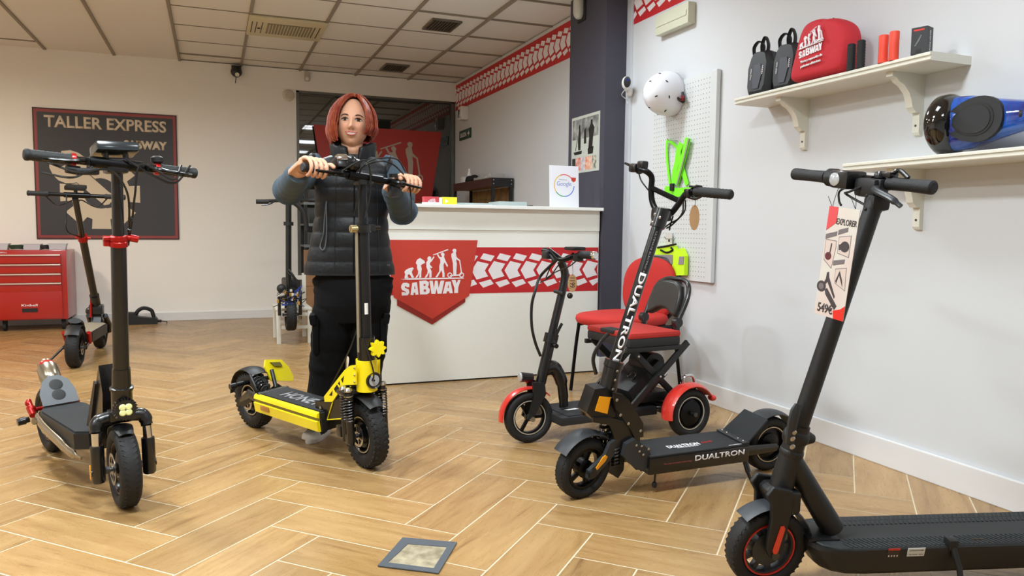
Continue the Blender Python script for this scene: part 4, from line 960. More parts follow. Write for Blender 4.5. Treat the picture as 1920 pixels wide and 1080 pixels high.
for s_ in (-1, 1):
    y = s_*.078
    fk = MB(T3)
    for dx in (-.024, .018):
        fk.cyl((fc.x+dx, y, cz), (fc.x+dx, y, cz-.03), .014, n=16).cyl((fc.x+dx, y, cz-.10), (fc.x+dx, y, cz-.21), .0165, n=16)
    fk.box((fc.x, y, fc.z-.005), (.06, .024, .045), bev=.008); fo = fk.build('fork_leg', blk, t)
    b = MB(T3)
    for dx in (-.024, .018): b.lathe([(.017, 0), (.018, .006), (.014, .014), (0, .018)], (fc.x+dx, y, cz+.004), (0, 0, 1), 14); b.cyl((fc.x+dx, y, cz-.012), (fc.x+dx, y, cz-.016), .02, n=16)
    b.build('top_nuts', steel, fo)
    b = MB(T3)
    for dx in (-.024, .018): coil(b, (fc.x+dx, y, cz-.02), (fc.x+dx, y, cz-.125), .0165, 9, .0032)
    b.build('fork_spring', blk, fo)
    if s_ < 0: MB(T3).box((fc.x-.055, y-.006, fc.z+.02), (.04, .03, .05), bev=.008).build('brake_caliper', blk, fo)
arc_fender(t, T3, fc, .175, .085, 52, 128, blkm, 'front_fender', flare=.3)
lp = V((fc.x+.075, .01, cz+.045)); b = MB(T3).lathe([(0, -.045), (.022, -.04), (.032, -.02), (.035, .0), (.033, .006), (.028, .002)], lp, (1, .0, 0), 26); hl = b.build('headlight', blk, t)
MB(T3).lathe([(.0, .001), (.014, .004), (.028, .001)], lp, (1, 0, 0), 24).build('lens', mat('lamp_glass', '#b8bcc0', .1, .3, coat=1), hl)
MB(T3).box((fc.x+.02, .0, cz+.03), (.07, .02, .014), bev=.003).build('lamp_bracket', blk, hl)
# truss neck plates (yellow, with cut-outs drawn as black insets)
P_ = [S.q(*q, -.055) for q in ((735-0, 0),)] if False else None
def c6(u, v): return (590+u/4.5, 640+v/4.5)
out = [(80, 465), (250, 245), (300, 205), (350, 200), (350, 365), (245, 370), (150, 510), (85, 510)]
loc = [S.q(*c6(u, v), -.06) for u, v in out]; Pn = [(p.x, p.z) for p in loc]
for s_ in (-1, 1):
    np_ = MB().plate(Pn, s_*.058-.003, s_*.058+.003).build('neck_plate', yel, t, 20)
    for h in ([(125, 455), (152, 415), (150, 458)], [(165, 400), (190, 365), (210, 395), (180, 430)], [(198, 355), (212, 335), (218, 375)], [(225, 320), (250, 290), (240, 350)]):
        H_ = [S.q(*c6(u, v), -.06) for u, v in h]
        MB().plate([(p.x, p.z) for p in H_], s_*.0585-.0035, s_*.0585+.0035).build('cut_out', mat('hole_black', '#0a0b0c', .6), np_, 0)
    bolts(np_, [(S.q(*c6(340, v), -.06).x, s_*.061, S.q(*c6(340, v), -.06).z) for v in (225, 285, 342)], .006, mat('brass', '#c8b888'), d=(0, s_, 0))
fr = [S.q(*c6(u, v), -.06) for u, v in ((-5, 510), (140, 510), (140, 505), (240, 470), (240, 650), (100, 665), (30, 650), (0, 600))]
MB().plate([(p.x, p.z) for p in fr], -.055, .055).build('front_box', blk, t)
e = MB()
q0, q1, q2 = [S.q(*c6(u, v), -.062) for u, v in ((145, 520), (100, 663), (225, 655))]
MB().tube([V((q0.x, -.058, q0.z)), V((q1.x, -.058, q1.z)), V((q2.x, -.058, q2.z))], .003, 6).build('yellow_edge', yel, t)
bolts(t, [(S.q(*c6(45, 562), -.06).x, -.057, S.q(*c6(45, 562), -.06).z)], .008, steel, d=(0, -1, 0), name='pivot_bolt')
# deck
x0, x1 = .17, S.q(596, 755, -.08).x; zt3 = .215
MB().box(((x0+x1)/2, 0, zt3-.045), (x1-x0+.02, .15, .085), bev=.006).build('deck', blkm, t)
MB().box(((x0+x1)/2, 0, zt3), (x1-x0, .142, .006)).build('grip_mat', grit, t)
text('brand_lettering', 'HONEY', frame(((x0+x1)/2+.02, 0, zt3+.003), (1, 0, 0), (0, 1, 0)), .3, .07, mat('print_grey', '#8f8f92', .6), t, bold=.02)
for s_ in (-1, 1):
    b = MB(); b.loft([[V((x, s_*.076, zt3)), V((x, s_*.088, zt3-.006)), V((x, s_*.092, zt3-.022)), V((x, s_*.078, zt3-.028))] for x in (x0, x1)])
    b.loft([[V((x, s_*.078, zt3-.036)), V((x, s_*.094, zt3-.04)), V((x, s_*.088, zt3-.085)), V((x, s_*.074, zt3-.088))] for x in (x0, x1)]); b.build('side_rail', yel, t, 20)
    MB().box(((x0+x1)/2, s_*.080, zt3-.032), (x1-x0, .012, .012)).build('rail_strip', mat('strip_olive', '#7a6a38', .5), t, 0)
    MB().box((x0+.10, s_*.0935, zt3-.055), (.075, .006, .024), bev=.004).build('side_marker', mat('amber_dark', '#a06a28', .3, coat=.4), t)
# rear
rc = V((0, 0, .142)); wheel(t, rc, rt, .074, .078, rm=blks, rr=steel, disc=-1, tread='block', name='rear_wheel', hub=.7)
for s_ in (-1, 1):
    MB().tube([(.19, s_*.07, .18), (.10, s_*.075, .20), (.0, s_*.072, .145)], [.026, .022, .018], 10, flat=.5).build('swing_arm', blk, t)
    MB().plate([(-.03, .125), (.0, .165), (.13, .205), (.15, .185), (.05, .13)], s_*.078-.003, s_*.078+.003).build('arm_plate', blks, t)
b = MB(); coil(b, (.17, -.03, .22), (.06, -.03, .27), .02, 6, .004); b.build('rear_spring', blk, t)
MB().cyl((.19, -.08, .20), (.19, .08, .20), .02).cyl((.03, -.10, .24), (.03, .10, .24), .012).cyl((.02, -.10, .235), (.02, -.13, .235), .014).build('rear_linkage', blk, t)
arc_fender(t, None, rc, .165, .09, 60, 175, blkm, 'rear_fender')
def c7(u, v): return (420+u/3.856, 620+v/3.857)
Xk = .09
fl_ = [(300, 210), (415, 208), (470, 262), (502, 330), (500, 362), (345, 362), (295, 262)]
Q = [S.c(*c7(u, v), .10-.0008*(v-362)*-.35) for u, v in fl_]
b = MB(); b.loft([Q, [q+V((-.012, 0, -.004)) for q in Q]]); kp_ = b.build('kick_plate', yel, t, 20)
Q2 = [S.c(*c7(u, v), .10+.012-.0008*(v-362)*-.35) for u, v in ((338, 228), (405, 226), (425, 256), (365, 256))]
MB().loft([Q2, [q+V((-.026, 0, -.004)) for q in Q2]]).build('plate_slot', mat('slot_olive', '#6d6420', .6), kp_, 0)
MB().tube([(.13, -.05, .21), (.085, -.06, .29)], .01).tube([(.13, .05, .21), (.085, .06, .29)], .01).build('plate_stay', blk, t)
# bar
bX = p_top.x+.012
Bl, Br = S.c(786, 350, bX), S.c(566, 313, bX)
hb3 = bar(t, Br, Bl, gl=.125, fw=V((1, 0, -.08)), gr=.0165); cm = mid(Br, Bl)
sc3_bar = (S.w(Br), S.w(Bl), S.M.to_3x3() @ V((1, 0, 0)))
MB().box(cm+V((-.01, 0, -.008)), (.05, .07, .045), bev=.01).build('bar_mount', blk, t)
dv = Br+(Bl-Br)*.30; b = MB().box(dv+V((-.0, 0, .035)), (.05, .055, .045), Matrix.Rotation(-.4, 4, 'Y'), .01).cyl(dv+V((0, .02, .045)), dv+V((0, .075, .03)), .027).lathe([(.029, 0), (.031, .004), (.031, .012), (.029, .016)], dv+V((0, .04, .04)), (0, 1, -.2)); ds = b.build('display', blk, t)
MB().box(dv+V((.012, .0, .058)), (.022, .045, .026), Matrix.Rotation(-.4, 4, 'Y'), .006).build('display_bezel', chrome, ds)
MB().cyl(dv, dv+V((0, 0, .04)), .012).build('display_mount', blk, ds)
MB().box(Br+(Bl-Br)*.75+V((.005, 0, -.035)), (.03, .05, .05), bev=.008).cyl(Br+(Bl-Br)*.76+V((.0, 0, .02)), Br+(Bl-Br)*.76+V((0, 0, .035)), .018).build('switch_pod', blk, t)
cables(t, [[cm+V((.02, -.15, .01)), cm+V((.05, -.06, .06)), cm+V((.03, .0, .05)), cm+V((.02, .01, -.05)), p_sl+V((.03, -.01, .04))],
           [cm+V((.02, .18, .01)), cm+V((.05, .10, .05)), cm+V((.05, .03, .06)), cm+V((.02, -.03, .03)), cm+V((.0, -.03, -.06)), p_sl+V((0, -.04, .05))],
           [cm+V((.01, .2, .02)), cm+V((.05, .12, .07)), cm+V((.05, .0, .065)), cm+V((.02, -.05, .02))],
           [cm+V((.03, .20, -.02)), cm+V((.03, .205, -.10)), cm+V((.03, .20, -.17))],
           [a3(.56)+V((.02, -.03, 0)), a3(.47)+V((.055, -.02, 0)), a3(.40)+V((.06, -.01, 0)), (fc.x+.03, 0, cz+.02)], [a3(.60)+V((-.01, -.03, 0)), a3(.5)+V((-.05, -.05, 0)), (.74, -.04, .32)]], .0032)
# ------------------------------------------------------------ 7: stripped scooter on a stool
t = thing('electric_scooter', 'stripped black scooter front with exposed wiring propped on white stool', 'scooter', (.6, 6.62, 0)); sc7 = t
Q = lambda x, y, Y: onY(x, y, Y)
top, base = Q(541, 378, 6.62), Q(541, 560, 6.62)
MBW(t).cyl(base, top, .024).build('stem', blk, t)
MBW(t).cyl(Q(541, 416, 6.62), Q(541, 423, 6.62), .04).build('stem_clamp', blkm, t)
w0, w1 = Q(480, 378, 6.62), V((.86, 6.62, 1.225))
h = MBW(t).tube([w0, Q(541, 375, 6.62), w1], .014).build('handlebar', blk, t)
MBW(t).cyl(w0, w0+V((.10, 0, .002)), .018).build('grip', grip, h); MBW(t).cyl(w1, w1-V((.10, 0, .002)), .018).build('grip', grip, h)
MBW(t).tube(cr([w0+V((.14, -.02, 0)), w0+V((.1, -.05, -.02)), w0+V((.04, -.05, -.03))]), .006).build('brake_lever', dsteel, h)
MBW(t).tube(cr([Q(545, 377, 6.6), Q(558, 385, 6.6), Q(570, 400, 6.6), Q(574, 420, 6.6), Q(575, 432, 6.6)]), .02, flat=.6).build('wire_loom', cable, t)
MBW(t).tube(cr([Q(541, 505, 6.6), Q(549, 515, 6.58), Q(558, 530, 6.57), Q(563, 545, 6.57)]), .008).tube(cr([Q(538, 510, 6.6), Q(552, 522, 6.58), Q(560, 540, 6.57)]), .006).build('cables', cable, t)
wheel(t, tuple(inv(t) @ Q(545, 590, 6.62)), .135, .085, .075, tread='block', name='front_wheel', axis=(1, 0, 0))
cb = inv(t) @ Q(541, 560, 6.6)
MB().box(cb+V((.0, 0, .0)), (.14, .08, .05), bev=.01).box(cb+V((-.075, 0, -.06)), (.025, .04, .16), bev=.006).box(cb+V((.095, 0, -.06)), (.025, .04, .16), bev=.006).build('fork', blk, t)
rn = random.Random(3)
for c, n_, nm in ((('#b8862c'), 9, 'brass_connectors'), ('#1c3c8c', 6, 'blue_wires'), ('#d8d4c8', 8, 'white_connectors'), ('#141414', 14, 'black_wires')):
    b = MB()
    for k in range(n_):
        p = cb+V((rn.uniform(-.09, .10), rn.uniform(-.08, -.03), rn.uniform(-.05, .08)))
        if 'wires' in nm: b.tube(cr([p, p+V((rn.uniform(-.06, .06), rn.uniform(-.03, .02), rn.uniform(-.03, .05))), p+V((rn.uniform(-.1, .1), -.01, rn.uniform(-.08, .04)))]), .003, 6)
        else: b.box(p, (rn.uniform(.01, .025), .015, rn.uniform(.012, .03)), rn.uniform(0, 3), .002)
    b.build(nm, mat('w'+nm, c, .4, .3 if 'brass' in nm else 0), t)
MB().lathe([(.0, 0), (.034, 0), (.038, .02), (.03, .05), (0, .06)], cb+V((-.06, -.02, .09)), (0, -1, 0), 20).build('motor_cap', blkm, t)
MB().box(cb+V((0, -.05, -.045)), (.12, .02, .012)).build('blue_plate', mat('wblue_wires', '#1c3c8c'), t, 0)
MB().box((.03, .28, .50), (.12, .42, .09), bev=.02).box((.02, .12, .46), (.06, .2, .05), bev=.01).build('chassis', blkm, t)
# white stool under it
t = thing('stool', 'low white wooden stool chair under the stripped scooter', 'stool', (.64, 6.95, 0))
stw = mat('stool_white', '#d8d4c8', .5)
legs = [onZ(518, 641, 0), onZ(532, 644, 0), onZ(574, 643, 0)]
for x in (.51, .765):
    for y in (6.70, 7.10): MBW(t).box((x, y, (.285 if y < 7 else (.30 if x < .6 else .58))/2), (.034, .034, .285 if y < 7 else (.30 if x < .6 else .58)), bev=.003).build('leg', stw, t)
MBW(t).box((.637, 6.90, .295), (.30, .44, .02), bev=.004).build('seat', stw, t)
for z, y in ((.14, 6.70), (.25, 6.70), (.14, 7.10)): MBW(t).box((.637, y, z), (.23, .018, .03), bev=.002).build('rail', stw, t)
for z in (.44, .54): MBW(t).box((.70, 7.10, z), (.12, .014, .04), bev=.002).build('back_rail', stw, t)
# ---- dark shelving and carton behind
t = thing('storage_rack', 'dark metal storage rack with boxes behind the woman, beside glass panel', 'rack', (1.06, 8.3, 0))
for x in (.90, 1.30):
    for y in (8.12, 8.48): MBW(t).box((x, y, .74), (.03, .03, 1.48)).build('post', bx, t, 0)
for z in (.80, 1.02, 1.24, 1.46): s_ = MBW(t).box((1.1, 8.3, z), (.44, .38, .02)).build('shelf', mat('rack_shelf', '#2c3434', .5), t, 0); MBW(t).box((1.1, 8.105, z), (.44, .012, .03)).build('shelf_edge', mat('edge_grey', '#7a8284', .4, .5), s_, 0)
for z, w_, c, lab in ((1.031, .3, '#1a1c1f', 'black equipment box on rack shelf below the top'), (.811, .32, '#23302c', 'dark green equipment box on lowest rack shelf'), (1.251, .28, '#2a2a2e', 'charcoal equipment box on upper rack shelf')):
    carton('equipment_box', lab, (1.09, 8.28, z), (w_, .3, .13), mat('eq'+c[1:], c, .5))
ct = mat('cardboard', '#9a7350', .8, var=(8, '#866040', .6))
for z, h_, lab in ((0, .40, 'large brown cardboard carton on the floor under dark rack'), (.402, .36, 'brown cardboard carton stacked on the larger one under rack')):
    t = thing('cardboard_carton', lab, 'box', (1.05, 7.97, z), 0, 'cardboard cartons under the rack')
    MB().box((0, 0, h_/2), (.36, .2, h_), bev=.003).build('carton_body', ct, t, 0); MB().box((0, 0, h_+.0005), (.05, .2, .001)).build('tape', mat('tape_tan', '#b08a5c', .3), t, 0)
def plane_pt(E1, E2):
    n = (E2-E1).cross(V((0, 0, 1))); k = (E1-O).dot(n)
    return lambda x, y, off=0: (lambda d: O+d*((k+off*n.length)/d.dot(n)))(ray(x, y))
def c3(u, v): return (1020+u/3.556, 680+v/3.557)
def cE(u, v): return (1340+u/2.841, 700+v/2.842)
# ------------------------------------------------------------ 5: black scooter with high rise bars
t, S = vehicle('electric_scooter', 'black electric scooter with high rise handlebar and long white lettering, right of centre', (1.272, 2.503), 182, .885, -5)
sc5 = t; r5 = .116; fc = V((.885, 0, r5)); T5 = steerT(.80, .3, 10, 15)
wheel(t, fc, r5, .062, .078, T5, spokes=5, tread='sipe', name='front_wheel', hub=.45)
g3 = mat('plastic_charcoal', '#2a2c2f', .5)
# swing arm with amber reflector, near (left) side and far side
for s_ in (-1, 1):
    a_ = MB(T5).plate([(.905, .098), (.885, .092), (.865, .10), (.79, .165), (.76, .20), (.78, .23), (.81, .22), (.83, .175), (.90, .128)], s_*.048-.008, s_*.048+.008).build('suspension_arm', g3, t)
    MB(T5).plate([(.872, .135), (.866, .125), (.828, .155), (.820, .172), (.83, .178), (.842, .172)], s_*.057-.002, s_*.057+.002).build('side_reflector', orng, a_)
    MB(T5).cyl((fc.x, s_*.046, fc.z), (fc.x, s_*.064, fc.z), .018, n=20).build('axle_cap', blkm, a_)
arc_fender(t, T5, fc, .148, .075, 35, 130, g3, 'front_fender', th=.004)
b = MB(T5); coil(b, (.80, .0, .19), (.79, .0, .30), .022, 5, .005); coil(b, (.765, .045, .12), (.775, .045, .2), .014, 6, .004); b.build('suspension_spring', blk, t)
MB(T5).cyl((.80, 0, .18), (.79, 0, .31), .014).build('damper', chrome, t)
MB(T5).plate([(.74, .06), (.755, .20), (.72, .21), (.715, .09)], -.04, .04).build('mud_flap', blkm, t)
# head tower
tw = [S.q(*c3(u, v), .03) for u, v in ((280, 330), (335, 175), (400, 165), (480, 200), (470, 360), (330, 385))]
MB().plate([(p.x, p.z) for p in tw], -.036, .036).build('head_tower', blk, t, 20)
rf = [S.q(*c3(u, v), .045) for u, v in ((347, 325), (378, 228), (450, 236), (428, 345))]
MB().plate([(p.x, p.z) for p in rf], .036, .0395).build('amber_reflector', orng, t, 20)
p = S.q(*c3(330, 258), .03); MB(frame((p.x+.006, .0, p.z), (0, -1, 0), (-.25, 0, 1))).prism([(-.018, -.022), (.018, -.022), (.018, .022), (-.018, .022)], Matrix(), .003).build('badge', wht, t, 0)
MB(frame((p.x+.006, .0, p.z), (0, -1, 0), (-.25, 0, 1))).prism([(-.013, -.017), (.013, -.017), (.013, .017), (-.013, .017)], Matrix(), .0035).build('badge_field', blk, t, 0)
# stem
s0, s1, s2_, s3 = S.q(1133, 755), S.q(1149, 688), S.q(1155, 668), S.q(1240, 402)
MB().cyl(s0, s1, .034, n=24).cyl(s1, lerp(s1, s2_, .6), .037).build('head_tube', blk, t)
st = MB().cyl(s1, s3, .0215, .0205, 28).build('stem', blk, t)
ad = (s3-s1).normalized()
Mt = frame(lerp(s1, s3, .22)+V((.0, .0222, 0)), ad, V((0, 1, 0)).cross(ad)*-1)
side = V((.45, .89, 0)).normalized()
side = (side-ad*side.dot(ad)).normalized()
Mt = frame(lerp(s1, s3, .28)+side*.0222, ad, side.cross(ad)); 
if (Mt.to_3x3() @ V((0, 0, 1))).dot(side) < 0: Mt = frame(lerp(s1, s3, .28)+side*.0222, ad, ad.cross(side))
Mt = frame(lerp(s1, s3, .33)+side*.0222, -ad, -(Mt.to_3x3() @ V((0, 1, 0))))
text('brand_lettering', 'DUALTRON', Mt, .34, .024, whtp, st, .0008, bold=.03)
text('small_lettering', 'ULTIMATE ELECTRIC SCOOTER', frame(lerp(s1, s3, .70)+side*.0215, -ad, Mt.to_3x3() @ V((0, 1, 0))), .22, .006, mat('print_grey', '#8f8f92'), st, .0006)
bolts(t, [lerp(s0, s1, k)+V((.0, .034, 0)) for k in (.2, .45, .7, .95)], .005)
b = MB(); b.tube(cr([S.q(1135, 700, .0)+V((.04, 0, 0)), S.q(1128, 670, .0)+V((.035, 0, 0)), S.q(1140, 640)+V((.03, 0, 0)), S.q(1150, 625)+V((.02, 0, 0))]), .007); b.build('fold_hook', blk, t)
# linkage from tower to deck
for s_ in (-1, 1):
    y = s_*.052
    l_ = [S.q(*c3(u, v), .05) for u, v in ((455, 195), (520, 210), (560, 245), (655, 400), (655, 490), (600, 500), (570, 440), (470, 300))]
    a_ = MB().plate([(p.x, p.z) for p in l_], y-.006, y+.006).build('link_plate', blk, t, 20)
    bolts(a_, [(S.q(*c3(u, v), .05).x, y+s_*.006, S.q(*c3(u, v), .05).z) for u, v in ((478, 245), (502, 345), (555, 402), (635, 450))], .006, d=(0, s_, 0))
    l_ = [S.q(*c3(u, v), .05) for u, v in ((330, 370), (450, 370), (540, 400), (640, 540), (690, 690), (620, 720), (520, 620), (480, 520), (440, 420), (330, 400))]
    MB().plate([(p.x, p.z) for p in l_], y*.8-.006, y*.8+.006).build('lower_arm', blk, t, 20)
MB().box((S.q(*c3(560, 470)).x, 0, S.q(*c3(560, 470)).z), (.06, .09, .06), bev=.01).build('pivot_block', blk, t)
l_ = [S.q(*c3(u, v), .06) for u, v in ((540, 540), (600, 505), (690, 570), (700, 600), (700, 680), (640, 720), (590, 690), (520, 620))]
MB().plate([(p.x, p.z) for p in l_], -.07, .07).build('front_hinge', g3, t, 20)
bolts(t, [(S.q(*c3(u, v), .07).x, .071, S.q(*c3(u, v), .07).z) for u, v in ((615, 550), (650, 555), (695, 575), (660, 612), (635, 590))], .005, name='hinge_bolts')
# deck
A0, A1 = S.q(1220, 862, .09), S.q(1409, 838, .09); zt5 = .158
xa, xb = A0.x, A1.x
MB().box(((xa+xb)/2, 0, zt5-.04), (xa-xb, .17, .07), bev=.01).build('deck', blk, t)
MB().box(((xa+xb)/2, 0, zt5-.002), (xa-xb-.01, .165, .006)).build('grip_mat', grit, t)
Md = lambda x, y, w: frame((x, y, zt5+.0012), (-1, 0, 0), (0, -1, 0))
xm = (xa+xb)/2
text('brand_lettering', 'DUALTRON', Md(xm+.04, .018, 0), .15, .026, whtp, t, bold=.03, label='white print on the deck')
text('model_lettering', 'mini', Md(xm-.075, .012, 0), .05, .018, redm, t, bold=.02, label='red print on the deck')
text('small_lettering', 'ULTIMATE ELECTRIC SCOOTER', Md(xm+.03, .036, 0), .10, .006, whtp, t)
text('small_lettering', 'www.minimotors.com', Md(xb+.06, .072, 0), .08, .006, whtp, t)
for s_ in (1,):
    Ms5 = frame((0, s_*.0855, 0), (-s_, 0, 0), (0, 0, 1))
    text('side_lettering', 'DUALTRON', Ms5 @ Matrix.Translation((-(xm-.09), zt5-.028, 0)), .24, .022, whtp, t, bold=.02)
    text('side_lettering', 'The start of maxxle technology', Ms5 @ Matrix.Translation((-(xm+.11), zt5-.036, 0)), .13, .007, mat('print_red_dim', '#9a4a44', .6), t)
MB().cyl((xa-.04, .07, .08), (xa-.04, .07, .05), .004).lathe([(0, 0), (.008, .003), (.011, .012), (.008, .022), (0, .025)], (xa-.04, .07, .05), (0, 0, -1), 14).build('charge_plug', blkm, t)
# wedge plate, rear fender, rear wheel
wp = [S.q(*c3(*q), o) for q, o in (((1240, 400), -.08), ((1400, 515), .08), ((1515, 385), .08), ((1410, 305), -.08))]
wz0 = zt5+.006; wx0 = xb+.012; wx1 = wx0-.10
b = MB(); b.loft([[V((wx0, -.078, wz0)), V((wx0, .078, wz0)), V((wx1, .07, wz0+.085)), V((wx1, -.07, wz0+.085))], [V((wx0, -.078, wz0-.01)), V((wx0, .078, wz0-.01)), V((wx1-.004, .07, wz0+.078)), V((wx1-.004, -.07, wz0+.078))]])
b.build('kick_plate', grit, t, 20)
MB().box((wx0+.01, 0, wz0), (.035, .165, .006), bev=.001).build('plate_flange', g3, t)
bolts(t, [(wx0+.012, y, wz0+.003) for y in (-.065, -.035, .035, .065)], .005, d=(0, 0, 1), name='flange_bolts')
rc = V((0, 0, r5)); wheel(t, rc, r5, .062, .078, rr=steel, spokes=0, name='rear_wheel', hub=.6, tread='sipe')
arc_fender(t, None, rc, .145, .085, 60, 165, g3, 'rear_fender', th=.004)
for s_ in (-1, 1): MB().tube([(xb+.02, s_*.06, .12), (.03, s_*.055, r5+.0), (0, s_*.055, r5)], [.024, .018, .016], 10, flat=.5).build('swing_arm', blk, t)
MB().tube([S.q(1393, 855, .06), S.q(1400, 880, .08), S.q(1418, 925, .12)], [.008, .007, .006]).cyl(S.q(1393, 850, .06), S.q(1403, 885, .09), .011).build('kickstand', blk, t)
# high bars
E1 = O+ray(1180, 308)*3.0; E2 = O+ray(1383, 363)*2.62; pp5 = plane_pt(E1, E2)
L_ = lambda x, y, o=0: S.I @ pp5(x, y, o)
hb = MB().tube(cr([L_(1200, 317, .03), L_(1213, 322, .02), L_(1222, 333), L_(1221, 355), L_(1223, 378), L_(1232, 396), L_(1245, 404), L_(1258, 400), L_(1272, 383), L_(1284, 366), L_(1297, 358), L_(1310, 360)], 5), .0115, 14).tube([L_(1221, 352), L_(1276, 378)], .0105).build('handlebar', blks, t)
ga, gb = L_(1372, 365), L_(1303, 359)
gprof = lambda L: [(0, 0), (.014, 0), (.018, .005)]+sum([[(.0185, .008+i*(L-.02)/9), (.0172, .008+(i+.5)*(L-.02)/9)] for i in range(9)], [])+[(.02, L-.006), (.014, L)]
MB().lathe(gprof((ga-gb).length), ga, gb-ga, 18).build('grip', grip, hb)
la, lb = L_(1196, 314, .05), L_(1214, 322, .0)
MB().lathe(gprof(.12), S.I @ (pp5(1199, 317)+V((.03, .04, .0))*0+ray(1199, 316)*.11), S.I.to_3x3() @ (-ray(1199, 316)*.11), 18).build('grip', grip, hb)
b = MB(); b.box(L_(1192, 315), (.04, .05, .035), bev=.01).tube([L_(1186, 312), L_(1172, 306)], [.006, .005]).box(L_(1205, 309, .02), (.03, .04, .03), bev=.008); b.build('throttle_pod', blk, hb)
b = MB(); b.tube(cr([L_(1290, 368), L_(1305, 372), L_(1325, 362), L_(1345, 358)]), [.007, .006, .006, .005], 8).box(L_(1292, 362), (.03, .03, .03), bev=.006).box(L_(1303, 350), (.03, .035, .008), bev=.003).tube([L_(1296, 356), L_(1306, 348), L_(1316, 350)], .004); b.build('brake_lever', blk, hb)
MB().box(lerp(L_(1240, 402), s3, .4), (.06, .06, .05), bev=.012).cyl(s3-ad*.05, s3+ad*.02, .028, n=20).build('stem_head', blk, t)
bolts(t, [s3-ad*k+V((.028, 0, 0)) for k in (.0, .03)]+[s3-ad*.01+V((.02, .025, 0))], .006, d=(1, .2, 0), name='clamp_bolts')
cables(t, [[L_(1197, 322), L_(1202, 338), L_(1212, 352), L_(1219, 360)], [L_(1285, 375), L_(1284, 395), L_(1272, 410), L_(1255, 420), L_(1240, 432)], [L_(1281, 378), L_(1279, 400), L_(1262, 420), L_(1250, 428)], [L_(1262, 405), L_(1257, 422), L_(1255, 432)]], .003)
# ------------------------------------------------------------ 6: black and red commuter scooter, right foreground
t, S = vehicle('electric_scooter', 'matte black scooter with red wheel rings and price card, right foreground', (1.44, 1.683), 164.3, .99, -6.5)
sc6 = t; r6 = .117; fc = V((.99, 0, r6)); ra6 = 14; T6 = steerT(.93, .4, 7, ra6)
blk6 = mat('matte_black_alloy', '#0f1012', .48, bump=(700, .12))
rr6 = mat('rim_red', '#c22a22', .4)
wheel(t, fc, r6, .058, .080, T6, rm=mat('rim_grey', '#303236', .45), rr=rr6, spokes=9, name='front_wheel', hub=.62)
b = MB(T6)
A = axis_frame(fc, (0, 1, 0))
for k in range(40):
    for s_ in (-1, 1):
        M = A @ Matrix.Rotation(2*pi*(k+.5*(s_ > 0))/40, 4, 'Z'); b.box((r6-.0058, 0, s_*.013), (.0055, .011, .022), Matrix.Rotation(s_*.6, 4, 'X'), 0, M=M)
b.build('tread', rub, [o for o in C.objects if o.name.startswith('tyre')][-1], 20, kind='stuff')
# fork blades either side, joined at crown
P = lambda u, v, o=0: S.q(*cE(u, v), o)
for s_ in (-1, 1):
    prof = [P(u, v, .05) for u, v in ((300, 600), (410, 625), (415, 700), (395, 800), (350, 960), (320, 990), (285, 985), (265, 940), (290, 780), (290, 700), (262, 650))]
    # keep the blade inside the wheel plane: width from trace, side from s_
    f_ = MB(T6 @ Matrix.Translation((0, 0, 0))).plate([(p.x, p.z) for p in prof], s_*.042-.008, s_*.042+.008).build('fork_blade', blk6, t, 40)
    md = f_.modifiers.new('b', 'BEVEL'); md.width = .005; md.segments = 3; md.limit_method = 'ANGLE'
    rp = [P(u, v, .055) for u, v in ((345, 818), (362, 816), (368, 830), (330, 955), (318, 966), (303, 960), (302, 945))]
    MB(T6).plate([(p.x, p.z) for p in rp], s_*.0505-.003, s_*.0505+.003).build('red_reflector', mat('reflector_red', '#e03a20', .35, coat=.4), f_)
cp = [P(u, v, 0) for u, v in ((260, 620), (290, 590), (420, 600), (415, 700), (400, 720), (300, 720))]
cro = MB(T6).plate([(p.x, p.z) for p in cp], -.046, .046).build('fork_crown', blk6, t)
md = cro.modifiers.new('b', 'BEVEL'); md.width = .014; md.segments = 4; md.limit_method = 'ANGLE'
arc_fender(t, T6, fc, .138, .062, 50, 96, mat('fender_grey', '#303338', .5), 'front_fender', th=.003)
arc_fender(t, T6, fc, .134, .062, 118, 174, _m['fender_grey'], 'fender_tail', th=.003)
h0, h1, h2, h3 = P(355, 600), P(415, 400), P(440, 310), S.q(1636, 392)
MB().cyl(h0, h1, .033, .030, 28).lathe([(.0305, 0), (.0325, .004), (.0325, .014), (.0305, .018)], h1-(h1-h0).normalized()*.02, h1-h0, 28).build('head_tube', blk6, t)
axs = (h3-h2).normalized()
# folding joint
MB().cyl(h1, h2+axs*.02, .029, n=24).sph(lerp(h1, h2, .7), .034, 18, 12, (1.1, 1, 1)).tube([lerp(h1, h2, .75), P(500, 345), P(525, 350)], [.026, .018, .012], 14).build('fold_joint', blk6, t)
lv = MB().tube([P(400, 370, .03), P(415, 260, .032), P(430, 200, .03), P(445, 165, .028)], [.014, .015, .015, .010], 10, flat=.6).build('fold_lever', mat('lever_grey', '#25272a', .4), t)
bolts(t, [P(418, 312, .032)+V((0, .004, 0)), P(410, 388, .032)+V((0, .004, 0)), P(410, 345, .032)+V((0, .004, 0))], .008, name='joint_bolts')
MB().cyl(h2, h3, .0245, .0225, 32).build('stem', blk6, t)
stop = S.q(1645, 372); MB().cyl(h3-axs*.002, stop, .0235, .026, 28).build('stem_top', blk6, t)
bolts(t, [h3+V((.023, .006, z)) for z in (.0, .035)], .004, blkm, d=(1, .2, 0), name='top_bolts')
